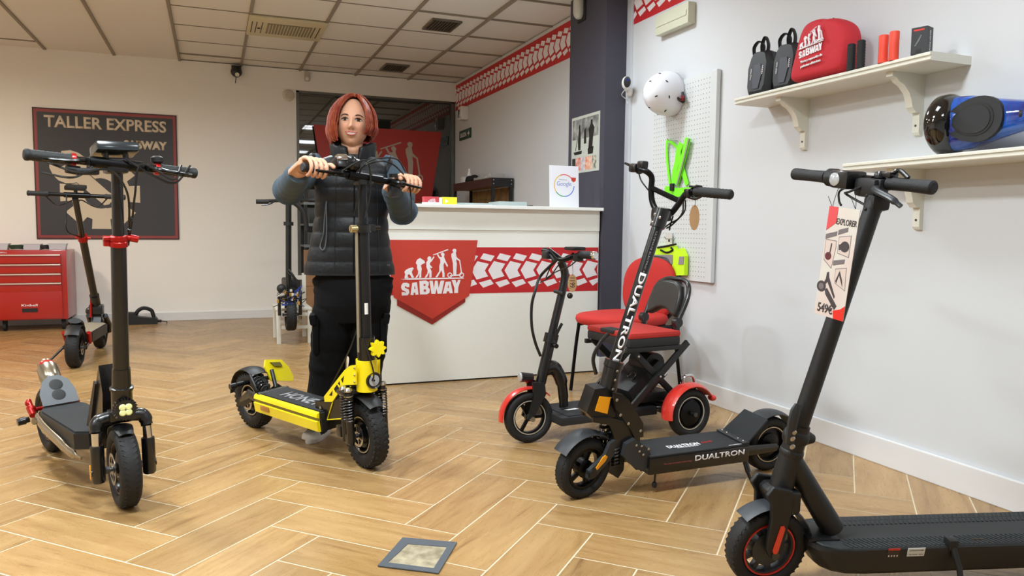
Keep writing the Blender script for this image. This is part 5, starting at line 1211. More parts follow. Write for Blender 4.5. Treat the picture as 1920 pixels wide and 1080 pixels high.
# down tube and deck
n0, n1 = P(408, 462), P(622, 818)
rings = []
for k in range(9):
    c_ = lerp(n0, n1, k/8); w_ = .033+.010*(k/8)**2; h_ = .026+.003*k/8
    dd = (n1-n0).normalized(); uu = V((dd.z, 0, -dd.x)) if True else None
    rings.append([c_+V((0, 1, 0))*w_*.9*cos(a*pi/10)+uu*(h_+.004)*sin(a*pi/10) for a in range(20)])
MB().loft(rings).build('down_tube', blk6, t)
zt6 = .150
def dk(z, w, ins=0):
    xr, xf = .13, S.q(1607, 1012, .1).x
    pts = [(xr, -w), (xf, -w), (xf+.05, -w*.93), (xf+.085, -w*.7), (xf+.105, -w*.35), (xf+.108, 0), (xf+.105, w*.35), (xf+.085, w*.7), (xf+.05, w*.93), (xf, w), (xr, w)]
    return [V((x-ins*(1 if x > .5 else 0), y, z)) for x, y in pts]
MB().loft([dk(zt6-.085, .070, .05), dk(zt6-.068, .088, .03), dk(zt6-.012, .096, 0), dk(zt6, .094, .003)]).build('deck', blk6, t, 30)
MB().loft([dk(zt6, .088, .012), dk(zt6+.003, .086, .014)]).build('deck_mat', mat('deck_rubber', '#26292b', .65), t, 20)
b = MB(); xf = dk(0, .1)[1].x
for k in range(46):
    for s_ in (-1, 1):
        x = .15+k*(xf-.13)/46
        for j in range(2): b.box((x, s_*(.048+.024*j), zt6+.0035), (.007, .026, .003), Matrix.Rotation(.5*s_, 4, 'Z'))
b.build('deck_ribs', _m['deck_rubber'], t, 0, kind='stuff')
MB().box((.02+xf+.04, 0, zt6+.004), (.09, .09, .01), bev=.004).build('tube_foot', blk6, t)
def side6(u, v): return S.q(*cE(u, v), .094)
a_, b_ = side6(950, 955), side6(1070, 950)
Mq = lambda p, o=0: frame((p.x, .0955+o, p.z), (-1, 0, 0), (0, .13, 1))
MB(Mq(a_)).prism([(-.017, -.015), (.017, -.015), (.017, .015), (-.017, .015)], Matrix(), .0015).build('warning_label', mat('label_black', '#2a1c1c', .4), t, 0)
MB(Mq(a_, .0012)).prism([(-.017, .009), (.017, .009), (.017, .015), (-.017, .015)], Matrix(), .001).build('label_red', rr6, t, 0)
b = MB(Mq(a_, .0012))
for k in range(4): b.box((-.0125+k*.008, -.009, .0004), (.003, .004, .001))
b.build('label_icons', whtp, t, 0)
MB(Mq(b_)).prism([(-.025, -.013), (.025, -.013), (.025, .013), (-.025, .013)], Matrix(), .0015).build('rating_label', mat('label_white', '#c9ccca', .5), t, 0)
for k, s_ in enumerate(('SCOOTER ELECTRICO 36V 350W', 'CE  RoHS  IPX4')): text('label_print', s_, Mq(b_, .0022) @ Matrix.Translation((0, .006-k*.013, 0)), .04, .003, blkm, t, .0003)
ks = side6(1270, 915)
b = MB().box((ks.x, .085, ks.z-.0), (.026, .03, .03), bev=.004).tube([V((ks.x, .088, ks.z)), V((ks.x-.008, .12, ks.z-.055)), V((ks.x-.012, .15, .0))], [.009, .008, .007]); b.build('kickstand', blkm, t)
MB().box((side6(1400, 883).x, .095, side6(1400, 883).z), (.034, .002, .004)).build('side_mark', dsteel, t, 0)
rc = V((0, 0, r6)); wheel(t, rc, r6, .058, .080, rm=_m['rim_grey'], rr=rr6, spokes=9, disc=-1, name='rear_wheel', hub=.5)
arc_fender(t, None, rc, .136, .07, 8, 165, blk6, 'rear_fender', th=.004)
MB().plate([(.16, .09), (.15, .145), (.06, .145), (-.012, .125), (-.012, .10), (.05, .095)], .045, .06).plate([(.16, .09), (.15, .145), (.06, .145), (-.012, .125), (-.012, .10), (.05, .095)], -.06, -.045).build('rear_fork', blk6, t)
# bar: ends located in the room, bar slightly ahead of the stem
E1 = O+ray(1489, 326)*2.30; E2 = O+ray(1752, 352)*1.86; pp6 = plane_pt(E1, E2)
L6 = lambda x, y, o=0: S.I @ pp6(x, y, o)
A6, B6 = S.I @ E1, S.I @ E2; u6 = (B6-A6).normalized(); ll = (B6-A6).length
hb = MB().cyl(A6+u6*.01, B6-u6*.01, .0125, n=18).cyl(A6+u6*(ll*.42), A6+u6*(ll*.62), .016).build('handlebar', blks, t)
def grp(E, d, L): return MB().lathe([(0, 0), (.013, 0), (.0175, .004), (.018, .01), (.0165, L*.5), (.0175, L-.006), (.019, L-.002), (.015, L)], E, d, 22).build('grip', grip, hb)
grp(A6, u6, .135); grp(B6, -u6, .135)
MB().lathe([(.0165, 0), (.0255, .004), (.026, .03), (.02, .038)], A6+u6*.14, u6, 22).build('throttle_ring', blkm, hb)
fwv = (S.I.to_3x3() @ V((-1, .02, 0))).normalized(); upv = V((0, 0, 1))
lm = L6(1612, 338); Ml = Matrix((u6, fwv, upv)).transposed()
lmp = MB().box(A6+u6*(ll*.5)+fwv*.03, (.06, .07, .05), Ml, .008).build('headlight', blk, t)
lp = A6+u6*(ll*.47)+fwv*.066
MB().lathe([(.0, .004), (.012, .003), (.019, -.002), (.02, -.006)], lp, fwv, 24).build('lens', mat('lamp_glass', '#b8bcc0'), lmp)
MB().box(lerp(A6+u6*(ll*.56), stop, .5)+V((0, 0, .004)), (.07, .055, .05), Ml, .012).box(stop+V((-.0, 0, -.012)), (.05, .05, .04), bev=.012).build('bar_mount', blk6, t)
q0 = B6-u6*.15
b = MB(); b.box(q0+fwv*.012+V((0, 0, -.006)), (.03, .035, .03), Ml, .006).tube(cr([q0+fwv*.02+V((0, 0, -.012)), q0+fwv*.048+u6*.02+V((0, 0, -.02)), q0+fwv*.05+u6*.07+V((0, 0, -.035)), q0+fwv*.045+u6*.10+V((0, 0, -.052))], 5), [.009, .009, .0085, .006], 10, flat=1.2); b.build('brake_lever', mat('lever_grey', '#25272a'), hb)
MB().lathe([(.0, .018), (.012, .017), (.016, .01), (.016, 0)], A6+u6*(ll*.66)+V((0, 0, .012)), (0, 0, 1), 20).box(A6+u6*(ll*.72)+V((0, 0, .022)), (.03, .03, .014), Ml, .004).tube(cr([A6+u6*(ll*.74)+V((0, 0, .025)), A6+u6*(ll*.78)+V((0, 0, .035)), A6+u6*(ll*.84)+V((0, 0, .018))]), .006).build('bell', blk, hb)
cables(t, [[L6(1650, 352), L6(1600, 350, -.01), L6(1575, 358, -.02), L6(1573, 375, -.01), L6(1577, 385)], [A6+u6*(ll*.66)+fwv*.02, A6+u6*(ll*.58)+fwv*.06+V((0, 0, -.03)), A6+u6*(ll*.5)+fwv*.03+V((0, 0, -.04)), h3]], .0032)
# ---- price card hanging from its bar
E3 = O+ray(1556, 385)*1.90; E4 = O+ray(1612, 392)*1.82; ppc = plane_pt(E3, E4)
t = thing('price_card', 'tall laminated price card reading 549€ hanging from foreground scooter bar', 'sign', tuple(ppc(1580, 490)))
# card frame: u right, v down
c00, c10, c01 = ppc(1556, 386), ppc(1613, 394), ppc(1541, 590)
wv = c10-c00; hv_ = c01-c00; cw, ch = wv.length, hv_.length
Mc = inv(t) @ frame(c00, wv, -hv_)
def cd(u, v): return (u*cw, -v*ch)
def cpoly(pts, m, name, h=.0008, par=t):
    return MB(Mc).prism([cd(u, v) for u, v in pts], Matrix(), h).build(name, m, par, 0)
cpoly([(0, 0), (1, 0), (1, 1), (0, 1)], mat('card_print', '#c6c2ba', .35, var=(9, '#c8a8a2', .5)), 'card', -.0015)
cpoly([(0, 0), (.30, 0), (.30, .14), (0, .22)], mat('card_red', '#c8484a', .4), 'red_ribbon')
cpoly([(1, .86), (1, 1), (.68, 1), (.62, .93), (.86, .90)], mat('card_red2', '#d0281e', .4), 'red_corner')
ink = mat('card_ink', '#3c3638', .5); ink2 = mat('card_ink_mid', '#6a6264', .5)
text('headline', 'EXPLORER', Mc @ Matrix.Translation((*cd(.64, .125), .0004)), cw*.66, ch*.055, ink, t, .0006, bold=.01)
text('price', '549€', Mc @ Matrix.Translation((*cd(.36, .925), .0004)), cw*.52, ch*.09, ink, t, .0006, bold=.02)
def rot(pts, cx, cy, a, sx=1, sy=1): return [(cx+sx*(x*cos(a)-y*sin(a)), cy+sy*(x*sin(a)+y*cos(a))*1) for x, y in pts]
for (x0, y0, x1, y1) in ((.02, .255, .38, .215), (.42, .20, .72, .165), (.40, .48, .76, .45)):
    cpoly([(x0, y0), (x1, y1), (x1, y1+.038), (x0, y0+.045)], ink2, 'caption_bar')
for pts in ([(.04, .30), (.40, .30), (.42, .36), (.36, .56), (.06, .49)], [(.46, .26), (.86, .23), (.88, .43), (.48, .41)], [(.50, .55), (.86, .52), (.92, .73), (.54, .68)]):
    n = len(pts); cx_, cy_ = sum(p[0] for p in pts)/n, sum(p[1] for p in pts)/n
    cpoly(pts, ink2, 'photo_frame', .0004); cpoly([(cx_+(x-cx_)*.93, cy_+(y-cy_)*.93) for x, y in pts], mat('photo_pale', '#c4b2aa', .5), 'photo_field', .0006)
def circ(u, v, r, m, nm, h=.0009): cpoly([(u+r*cos(a*pi/10)/cw, v+r*sin(a*pi/10)/ch) for a in range(20)], m, nm, h)
circ(.70, .34, .0135, ink, 'wheel_picture'); circ(.20, .45, .010, mat('ink_maroon', '#5a2028', .5), 'wheel_picture'); circ(.12, .735, .014, ink, 'wheel_picture'); circ(.12, .735, .008, ink2, 'wheel_picture', .0011)
for pts in ([(.24, .33), (.28, .33), (.26, .44), (.22, .44)], [(.25, .60), (.31, .59), (.34, .64), (.62, .80), (.60, .82), (.30, .68), (.20, .74), (.16, .72), (.24, .66)], [(.26, .76), (.32, .74), (.72, .88), (.66, .92), (.30, .80)], [(.56, .66), (.66, .56), (.78, .64), (.82, .70), (.72, .64), (.66, .60), (.60, .68)], [(.50, .33), (.60, .32), (.62, .37), (.52, .38)]):
    cpoly(pts, ink, 'scooter_picture', .001)
b = MB()
for x, tx in ((1562, 1573), (1604, 1603)):
    b = MB(); a = inv(t) @ ppc(x, 392); b.tube(cr([a, inv(t) @ ppc(x+1, 380), inv(t) @ ppc(tx, 350)]), .0008, 5); b.tube([a, inv(t) @ ppc(x-9, 368)], .0008, 5); b.build('tie_string', cable, t)
# ------------------------------------------------------------ 4: folding mobility tricycle
t, S = vehicle('mobility_tricycle', 'black folding three wheel mobility scooter with red fenders and red seat cushion', (1.368, 3.237), 186, .75, 0, 'mobility scooter')
sc4 = t; r4 = .120; fc = V((.75, 0, r4)); T4 = steerT(.68, .3, -8, 12)
ring_w = mat('rim_white', '#c9c6bc', .3, .5)
wheel(t, fc, r4, .052, .082, T4, rr=ring_w, spokes=3, name='front_wheel', hub=.22)
q = lambda u, v, o=0: S.q(920+u/2.57, 440+v/2.571, o)
for s_ in (-1, 1):
    P_ = [q(u, v, .04) for u, v in ((210, 715), (265, 715), (270, 770), (225, 860), (205, 900), (185, 890), (200, 840), (215, 780))]
    MB(T4).plate([(p.x, p.z) for p in P_], s_*.038-.006, s_*.038+.006).build('fork_blade', blkm, t)
f_ = arc_fender(t, T4, fc, .146, .062, -5, 135, redp, 'front_fender', th=.004)
MB(T4).cyl((fc.x, .045, fc.z), (fc.x, .06, fc.z), .012, n=10).build('axle_nut', steel, t)
s0, s1, s2_, s3 = q(240, 715), q(290, 500), q(345, 270), q(350, 210)
MB().cyl(s0, s1, .0255, n=20).build('lower_stem', blk, t)
MB().tube(cr([s1, lerp(s1, s2_, .5), s2_, q(358, 190), q(340, 130)], 5), .0195, 16).build('upper_stem', blk, t)
MB().cyl(lerp(s0, s1, .90), lerp(s1, s2_, .1), .034, n=20).cyl(s1+V((0, -.03, -.02)), s1+V((0, .055, -.03)), .011).tube([s1+V((0, .03, 0)), s1+V((-.02, .05, .06)), s1+V((-.03, .05, .075))], .007).build('stem_clamp', blk, t)
MB().cyl(q(325, 275)+V((0, -.03, 0)), q(325, 280)+V((0, .05, 0)), .009).sph(q(355, 290)+V((0, .05, 0)), .014).build('height_clamp', blkm, t)
MB(T4).tube(cr([q(150, 690, .0)+V((.0, 0, 0)), q(205, 690)], 2), [.024, .02]).build('headlight', blk, t)
lo = C.objects[-1]; MB(T4).lathe([(0, .004), (.018, .002), (.024, -.004)], q(146, 690), (1, .1, 0), 20).build('lens', mat('lamp_glass', '#b8bcc0'), lo)
MB(T4).tube([q(180, 715), q(165, 690)], .006).build('lamp_bracket', redp, lo)
MB().tube(cr([q(250, 660), q(300, 640), q(335, 690), q(348, 760), q(352, 830)], 6), [.03, .034, .032, .026, .024], 14, flat=.7).build('frame_arch', blk, t)
# deck
zt4 = .135
x_a, x_b = S.q(1052, 790, .13).x, .10
MB().box(((x_a+x_b)/2, 0, zt4-.02), (x_a-x_b, .27, .04), bev=.006).build('deck', mat('deck_black', '#222427', .55), t)
MB().box(((x_a+x_b)/2+.1, 0, zt4+.002), (x_a-x_b-.28, .25, .005)).build('foot_mat', grit, t)
MB().prism([(-.03, -.01), (.035, -.004), (.02, .014), (-.04, .008)], Matrix.Translation((x_a-.12, .02, zt4+.004)), .001).build('deck_sticker', wht, t, 0)
for y in (.11, -.11): MB().cyl((x_b+.3, y, .12), (-.02, y, .12), .012).build('side_tube', steel, t)
MB().box((.02, 0, .12), (.10, .42, .05), bev=.01).cyl((.0, -.24, r4), (.0, .24, r4), .018).build('rear_axle', blk, t)
for s_ in (-1, 1):
    yw = s_*.25
    w_ = wheel(t, (0, yw, r4), r4, .055, .082, rr=ring_w, name='rear_wheel', hub=.75)
    arc_fender(t, None, (0, yw, r4), .150, .085, -8, 150, redp, 'rear_fender', th=.004, lift=.5)
    f2 = C.objects[-1]; MB().sph((-.145, yw, .18), .02, 12, 8, (1, 1.2, .8)).build('tail_light', redp, f2)
    MB().tube(cr([(.02, yw-s_*.05, .15), (.0, yw-s_*.05, .27), (-.03, yw-s_*.05, .29), (-.07, yw-s_*.05, .27), (-.08, yw-s_*.05, .15)]), .008).build('chrome_loop', chrome, t)
# seat
f3 = lambda u, v, o=0: S.q(1100+u/3, 480+v/3, o)
sa, sb = f3(240, 470, .18), f3(525, 470, .18); zs_ = (sa.z+sb.z)/2
xs0, xs1 = sa.x, sb.x
MB().box(((xs0+xs1)/2, 0, zs_-.012), (xs0-xs1, .37, .045), bev=.012).build('cushion_side', mat('cushion_black', '#1f1f21', .7), t)
MB().box(((xs0+xs1)/2+.0, 0, zs_+.022), (xs0-xs1+.004, .372, .03), bev=.014).build('seat_cushion', mat('cushion_red', '#b52820', .75, bump=(300, .3)), t)
MB().box((xs0-.03, 0, zs_+.028), (.075, .12, .022), bev=.01).build('cushion_inset', _m['cushion_black'], t)
for s_ in (-1, 1):
    y = s_*.175; zt_ = zs_-.045
    MB().box(((xs0+xs1)/2, y, zt_), (xs0-xs1+.03, .02, .022), bev=.003).build('seat_rail', blkm, t)
    MB().box((0, 0, 0), (.47, .016, .032), bev=.003, M=frame(((xs0+xs1)/2-.03, y, (zt_+.16)/2), V((xs0-xs1, 0, -(zt_-.16)*1.0)), (0, 1, 0))).build('scissor_bar', blkm, t)
    MB().box((0, 0, 0), (.47, .016, .032), bev=.003, M=frame(((xs0+xs1)/2-.03, y*.88, (zt_+.16)/2), V((xs0-xs1, 0, (zt_-.16)*1.0)), (0, 1, 0))).build('scissor_bar', blkm, t)
bolts(t, [((xs0+xs1)/2-.03, .19, (zt_+.16)/2), (xs0-.05, .19, zt_-.03)], .006)
# battery and motor mass between the scissors
b = MB(); b.box(((xs0+xs1)/2-.03, 0, .25), (.24, .20, .10), Matrix.Rotation(.65, 3, 'Y'), .012).cyl(((xs0+xs1)/2-.09, -.07, .33), ((xs0+xs1)/2-.09, .07, .33), .06, n=20).box(((xs0+xs1)/2-.05, .0, .18), (.2, .24, .05), bev=.01); b.build('battery_box', blkm, t)
b = MB(); coil(b, (xs1+.02, .05, .16), (xs0-.1, .05, .30), .02, 8, .004); b.build('seat_spring', blk, t)
MB().box(((xs0+xs1)/2-.12, .115, .30), (.03, .004, .03), Matrix.Rotation(.65, 3, 'Y')).build('battery_sticker', wht, t, 0)
# back rest
bq = lambda u, v: f3(u, v, 0)
xb_ = xs1-.012
kb_ = (S.q(1285, 519, 0).z-zs_)/.352
for s_ in (-1, 1):
    MB().tube([(xb_, s_*.128, zs_-.04), (xb_-.008, s_*.131, zs_+.09*kb_)], .013).cyl((xb_-.005, s_*.12, zs_+.085*kb_), (xb_-.005, s_*.15, zs_+.085*kb_), .024).box((xb_-.005, s_*.132, zs_+.03), (.03, .02, .10), bev=.008).build('back_hinge', blk, t)
MB().tube(cr([(xb_-.01, .135, zs_+.09*kb_), (xb_-.06, .138, zs_+.22*kb_), (xb_-.085, .12, zs_+.30*kb_), (xb_-.10, .07, zs_+.335*kb_), (xb_-.10, 0, zs_+.34*kb_), (xb_-.10, -.07, zs_+.335*kb_), (xb_-.085, -.12, zs_+.30*kb_), (xb_-.06, -.138, zs_+.22*kb_), (xb_-.01, -.135, zs_+.09*kb_)], 6), .0125, 12).build('back_frame', blk, t)
Mb = frame((xb_-.045, 0, zs_+.215*kb_), (0, -1, 0), (-.30, 0, 1))
pb_ = [(-.15, -.10), (-.10, -.085), (-.05, -.062), (0, -.055), (.05, -.062), (.10, -.085), (.15, -.10), (.16, -.05), (.158, .02), (.13, .08), (.07, .105), (0, .11), (-.07, .105), (-.13, .08), (-.158, .02), (-.16, -.05)]
o = MB(Mb).prism([(x*.74, y*.9) for x, y in pb_], Matrix(), .022, -.022).build('back_rest', mat('vinyl_black', '#2b2a29', .35, bump=(90, .1)), t); md = o.modifiers.new('b', 'BEVEL'); md.width = .014; md.segments = 4; md.limit_method = 'ANGLE'; md.angle_limit = radians(50)
# handlebar
E1 = O+ray(1012, 469)*3.66; E2 = O+ray(1117, 479)*3.34; pp4 = plane_pt(E1, E2); L4 = lambda x, y, o=0: S.I @ pp4(x, y, o)
hb = MB().tube(cr([L4(1018, 470), L4(1034, 473), L4(1046, 485), L4(1056, 487), L4(1068, 484), L4(1085, 478), L4(1112, 479)], 5), .011, 12).build('handlebar', blks, t)
MB().lathe([(0, 0), (.017, 0), (.0185, .006), (.0175, .1), (.012, .105)], L4(1115, 479), L4(1080, 477)-L4(1115, 479), 18).build('grip', grip, hb)
MB().lathe([(0, -.004), (.015, -.003), (.0185, .002), (.0185, .018), (.016, .02)], L4(1116.5, 479), L4(1080, 477)-L4(1116, 479), 18).build('end_cap', chrome, hb)
MB().lathe([(0, 0), (.017, 0), (.0185, .006), (.0175, .07), (.012, .075)], S.I @ (pp4(1022, 471)+ray(1022, 471)*.09), S.I.to_3x3() @ (-ray(1022, 471)), 18).build('grip', grip, hb)
MB().box(L4(1078, 466), (.07, .075, .016), bev=.005).box(L4(1084, 483), (.035, .04, .035), bev=.006).build('display', blkm, hb)
MB().tube(cr([L4(1034, 476), L4(1040, 488), L4(1036, 482), L4(1028, 472)]), .008, 8).box(L4(1026, 478), (.04, .05, .04), bev=.01).build('brake_lever', dsteel, hb)
MB().tube(cr([L4(1030, 466), L4(1046, 478), L4(1060, 487), L4(1075, 475)]), .005).build('bar_clamp', blks, hb)
cables(t, [[L4(1050, 482), L4(1030, 500), L4(1012, 520), q(215, 270), q(198, 340), q(198, 440), q(215, 520), q(240, 585)]], .007, name='brake_hose')
cables(t, [[L4(1072, 478), L4(1060, 482), L4(1045, 500), L4(1030, 520), q(240, 230)], [L4(1030, 480), L4(1036, 490), L4(1030, 505), L4(1024, 520)], [L4(1082, 488), L4(1066, 500), L4(1042, 510), L4(1024, 522)]], .003)
# ---- swing tags
kraft = mat('kraft_card', '#a8835c', .8, bump=(200, .1))
def tagcard(name, lab, c, w_, h_, nrm, lean, s_=None, top=None):
    t = thing(name, lab, 'tag', tuple(c)); M = frame((0, 0, 0), V((0, 0, 1)).cross(V(nrm)), V((lean, 0, 1)))
    MB(M).prism([(w_/2*cos(a*pi/14), h_/2*sin(a*pi/14)) for a in range(28)], Matrix(), .0012).build('card', kraft, t, 0)
    if s_: text('handwriting', s_, M @ Matrix.Translation((0, 0, .0014)) @ Matrix.Rotation(-pi/2*1.0, 4, 'Z'), h_*.62, w_*.55, blkm, t, .0005)
    MB(M).lathe([(.0, .0), (.004, .0), (.004, .0016), (0, .0016)], (0, h_*.42, .0008), (0, 0, 1), 10).build('eyelet', blkm, t) if False else None
    MB().tube(cr([M @ V((0, h_*.42, .001)), M @ V((.002, h_*.42+.02, 0)), V(top)-V(c)]), .001, 5).build('string', cable, t); return t
p = pp5(1302, 408, 0); tagcard('swing_tag', 'large blank oval kraft paper tag hanging from the high rise handlebar', p, .036, .092, (-.42, -.9, 0), .05, None, pp5(1304, 366))
p = pp4(1073, 531, 0); tagcard('price_tag', 'oval kraft price tag reading 1199 hanging from tricycle handlebar', p, .042, .082, (-.42, -.9, 0), .02, '1199.', pp4(1073, 487))
# ------------------------------------------------------------ red office chair
t = thing('office_chair', 'red upholstered office visitor chair with rounded back against the right wall', 'chair', (2.36, 4.05, 0), radians(200))
chr_ = mat('chair_red', '#ba261f', .8, bump=(400, .35)); chb = mat('chair_shell', '#1c1c1e', .5)
def pillow(m, name, M, rx, ry, th, p=2.6, dome=.3, par=t):
    rings = []
    for z, k in ((-th/2, .90), (-th*.35, .97), (0, 1), (th*.3, .985), (th*.45, .93), (th*.5+dome*th*.3, .75), (th*.5+dome*th*.45, .4), (th*.5+dome*th*.5, .05)):
        rings.append([M @ V((k*rx*math.copysign(abs(cos(a*pi/18))**(2/p), cos(a*pi/18)), k*ry*math.copysign(abs(sin(a*pi/18))**(2/p), sin(a*pi/18)), z)) for a in range(36)])
    return MB().loft(rings).build(name, m, par, 50)
pillow(chr_, 'seat', Matrix.Translation((.055, 0, .465)), .275, .245, .06)
pillow(chb, 'seat_shell', Matrix.Translation((.01, 0, .43)), .22, .22, .02, dome=0)
Mb = frame((-.205, 0, .635), (0, 1, 0), (-.10, 0, 1))
pillow(chr_, 'backrest', Mb, .205, .20, .05, 2.5)
pillow(chb, 'back_shell', Mb @ Matrix.Translation((0, 0, -.03)), .215, .21, .025, dome=0)
for s_ in (-1, 1):
    MB().tube(cr([(.24, s_*.24, .006), (.20, s_*.225, .38), (.17, s_*.215, .42), (-.12, s_*.215, .42), (-.17, s_*.225, .38), (-.235, s_*.24, .006)], 6), .011, 10).build('leg_frame', blks, t)
MB().tube([(.10, -.215, .42), (.10, .215, .42)], .01).tube([(-.12, -.215, .42), (-.12, .215, .42)], .01).build('cross_bar', blks, t)
for s_ in (-1, 1): MB().tube(cr([(-.05, s_*.12, .415), (-.20, s_*.12, .43), (-.232, s_*.12, .50), (-.238, s_*.12, .62)]), .012, flat=.5).build('back_support', chb, t)
# ------------------------------------------------------------ upper shelf
zs1 = 1.6725
caseb = mat('case_black', '#1a1b1e', .45, bump=(150, .1)); casec = mat('case_grey', '#3a3c46', .5)
for i, (yy, xx, rz) in enumerate(((3.14, 2.565, .15), (2.965, 2.575, .15))):
    t = thing('hard_case_bag', ['black faceted hard shell bag with strap loop, leftmost on the upper shelf', 'black faceted hard shell bag between the leftmost bag and red drawstring bag'][i], 'bag', (xx, yy, zs1), rz, 'hard shell bags on the upper shelf')
    out = [(-.055, .0), (.055, .0), (.072, .03), (.078, .16), (.055, .215), (.03, .225), (-.04, .225), (-.06, .20), (-.078, .14), (-.072, .03)]
    M = frame((0, 0, 0), (0, -1, 0), (.10, 0, 1))
    b = MB(M); L0 = [V((x, y, -.03)) for x, y in out]; L1 = [V((x*1.02, y, .02)) for x, y in out]; L2 = [V((x*.72, .02+y*.84, .05)) for x, y in out]
    b.loft([L0, L1, L2]); b.build('shell', caseb, t, 15)
    MB(M).prism([(-.03, .16), (.028, .16), (.04, .19), (.0, .2), (-.035, .185)], Matrix(), .049, .03).build('top_facet', casec, t, 15)
    MB(M).prism([(-.012, .03), (.02, .03), (.034, .10), (.022, .15), (-.018, .15), (-.022, .08)], Matrix(), .0535, .04).build('centre_facet', casec, t, 15)
    text('lettering', 'WILD MAN', M @ Matrix.Translation((-.034, .105, .052)) @ Matrix.Rotation(pi/2, 4, 'Z'), .055, .008, whtp, t, .0006)
    b = MB(M)
    for k in range(5): b.box((.036, .10+k*.009, .0505), (.008, .0035, .004), Matrix.Rotation(.5, 4, 'Z'))
    b.build('vent_slots', whtp, t, 0)
    b = MB(); w_ = .018
    for y0, y1, h_ in ((-.03, -.0, .29), (.0, .05, .275)):
        b.tube(cr([(.0, y0, .20), (.0, y0-.005, .25), (0, (y0+y1)/2, h_), (0, y1+.005, .25), (.0, y1, .20)], 6), .013, 8, flat=.3, up=(1, 0, 0))
    b.build('strap_loop', blkm, t)
    if i == 1: MB(M).box((.075, .12, .0), (.006, .05, .03), None, .002).build('yellow_label', mat('label_yellow', '#d8b820', .5), t)
# red drawstring bag
rc_ = mat('red_cloth', '#bf2430', .75, bump=(35, .5))
t = thing('drawstring_bag', 'red cloth drawstring bag with white shop print on the upper shelf', 'bag', (2.56, 2.74, zs1))
pX = lambda x, y, X=2.52: onX(x, y, X)
o_ = [(1486, 158), (1489, 140), (1497, 108), (1505, 75), (1515, 45), (1532, 36), (1546, 33), (1554, 37), (1562, 31), (1580, 36), (1592, 44), (1598, 62), (1597, 88), (1593, 112), (1589, 135), (1560, 142), (1530, 149), (1505, 155)]
base_ = [pX(*q) for q in o_]
cyy = sum(p.y for p in base_)/len(base_); czz = sum(p.z for p in base_)/len(base_)
def lay(k, x, wob=0):
    out = []
    for i, p in enumerate(base_):
        kk = k+(wob*sin(i*2.3))
        out.append(V((x, cyy+(p.y-cyy)*kk, max(zs1+.001, czz+(p.z-czz)*kk))))
    return out
b = MBW(t); b.loft([lay(.80, 2.60), lay(.97, 2.585), lay(1.0, 2.545, .0), lay(.97, 2.505, .01), lay(.90, 2.486, .01), lay(.82, 2.480, .01), lay(.45, 2.477, .01), lay(.05, 2.476)])
bo = b.build('cloth_body', rc_, t, 60); md = bo.modifiers.new('s', 'SUBSURF'); md.levels = 2; md.render_levels = 2
Mg = inv(t) @ frame((2.478, pX(1535, 40).y, pX(1538, 45).z), (0, -1, 0), (.04, 0, 1))
def bagframe(dx, dz): return Mg @ Matrix.Translation((dx, dz, .0))
MG = inv(t) @ frame((2.4740, 2.715, 1.915), (-.04, -1, .05), (0, .0, 1))
evolution(MG, .00021, whtp, t, .004); sabway(MG, .00021, t, whtp)
text('lettering', 'Venta y reparación de', MG @ Matrix.Translation((.004, -.152, 0)), .135, .014, whtp, t, .004, bold=.02)
text('lettering', 'patinetes eléctricos', MG @ Matrix.Translation((.0, -.173, 0)), .125, .014, whtp, t, .004, bold=.02)
MBW(t).tube(cr([(2.54, pX(1556, 33).y, pX(1556, 33).z), (2.53, pX(1562, 45).y, pX(1562, 40).z), (2.52, pX(1572, 40).y, pX(1572, 36).z)]), .003).build('drawstring', cable, t)
# grips, tubes, box
for i, (x, y0, y1) in enumerate(((1595, 133, 83), (1613, 130, 76))):
    a = onX(x, y0, 2.49); h_ = onX(x, y1, 2.49).z-zs1
    t = thing('rubber_grip', ['black ribbed rubber grip standing next to the red bag', 'black ribbed rubber grip standing a little apart from the red bag'][i], 'handle grip', (2.49, a.y, zs1), 0, 'rubber grips on the upper shelf')
    pr_ = [(0, 0), (.016, 0)]
    for k in range(9): pr_ += [(.0175, .004+k*(h_-.012)/9), (.0158, .004+(k+.5)*(h_-.012)/9)]
    MB().lathe(pr_+[(.0165, h_-.004), (.012, h_), (0, h_)], n=20).build('sleeve', rub, t)
tb = mat('tube_orange_red', '#e0442c', .55, bump=(200, .1))
for i, (x, y0, y1) in enumerate(((1655, 119, 67), (1675, 116, 60))):
    a = onX(x, y0, 2.49); h_ = onX(x, y1, 2.49).z-zs1
    t = thing('silicone_sleeve', ['orange red silicone sleeve standing on shelf, the shorter one on the left', 'orange red silicone sleeve standing on shelf, the taller one on the right'][i], 'sleeve', (2.49, a.y, zs1), 0, 'orange sleeves on the upper shelf')
    MB().lathe([(.015, 0), (.0185, 0), (.0178, h_*.5), (.0185, h_-.003), (.017, h_), (.015, h_)], closed=True, n=24).build('sleeve_body', tb, t)
t = thing('phone_holder_box', 'small black carton with white print near the right end of upper shelf', 'box', (2.505, onX(1722, 100, 2.49).y, zs1), .3)
MB().box((0, 0, .05), (.05, .058, .10), bev=.001).build('carton', mat('carton_black', '#222427', .4), t, 0)
text('lettering', 'PHONE HOLDER', frame((-.0, -.0295, .05), (0, 0, 1), (-1, 0, 0)), .075, .009, whtp, t, .0004, bold=.01)
MB(frame((-.0255, 0, .05), (0, -1, 0), (0, 0, 1))).prism([(-.02, .036), (.018, .036), (.018, .042), (-.02, .042)], Matrix(), .0005).build('red_line', redp, t, 0)
MB(frame((-.0255, 0, .05), (0, -1, 0), (0, 0, 1))).prism([(-.012, -.02), (.002, .0), (.010, .02), (.006, .02), (-.004, .002), (-.016, -.018)], Matrix(), .0005).build('line_drawing', mat('ink_grey', '#6a6a70'), t, 0)
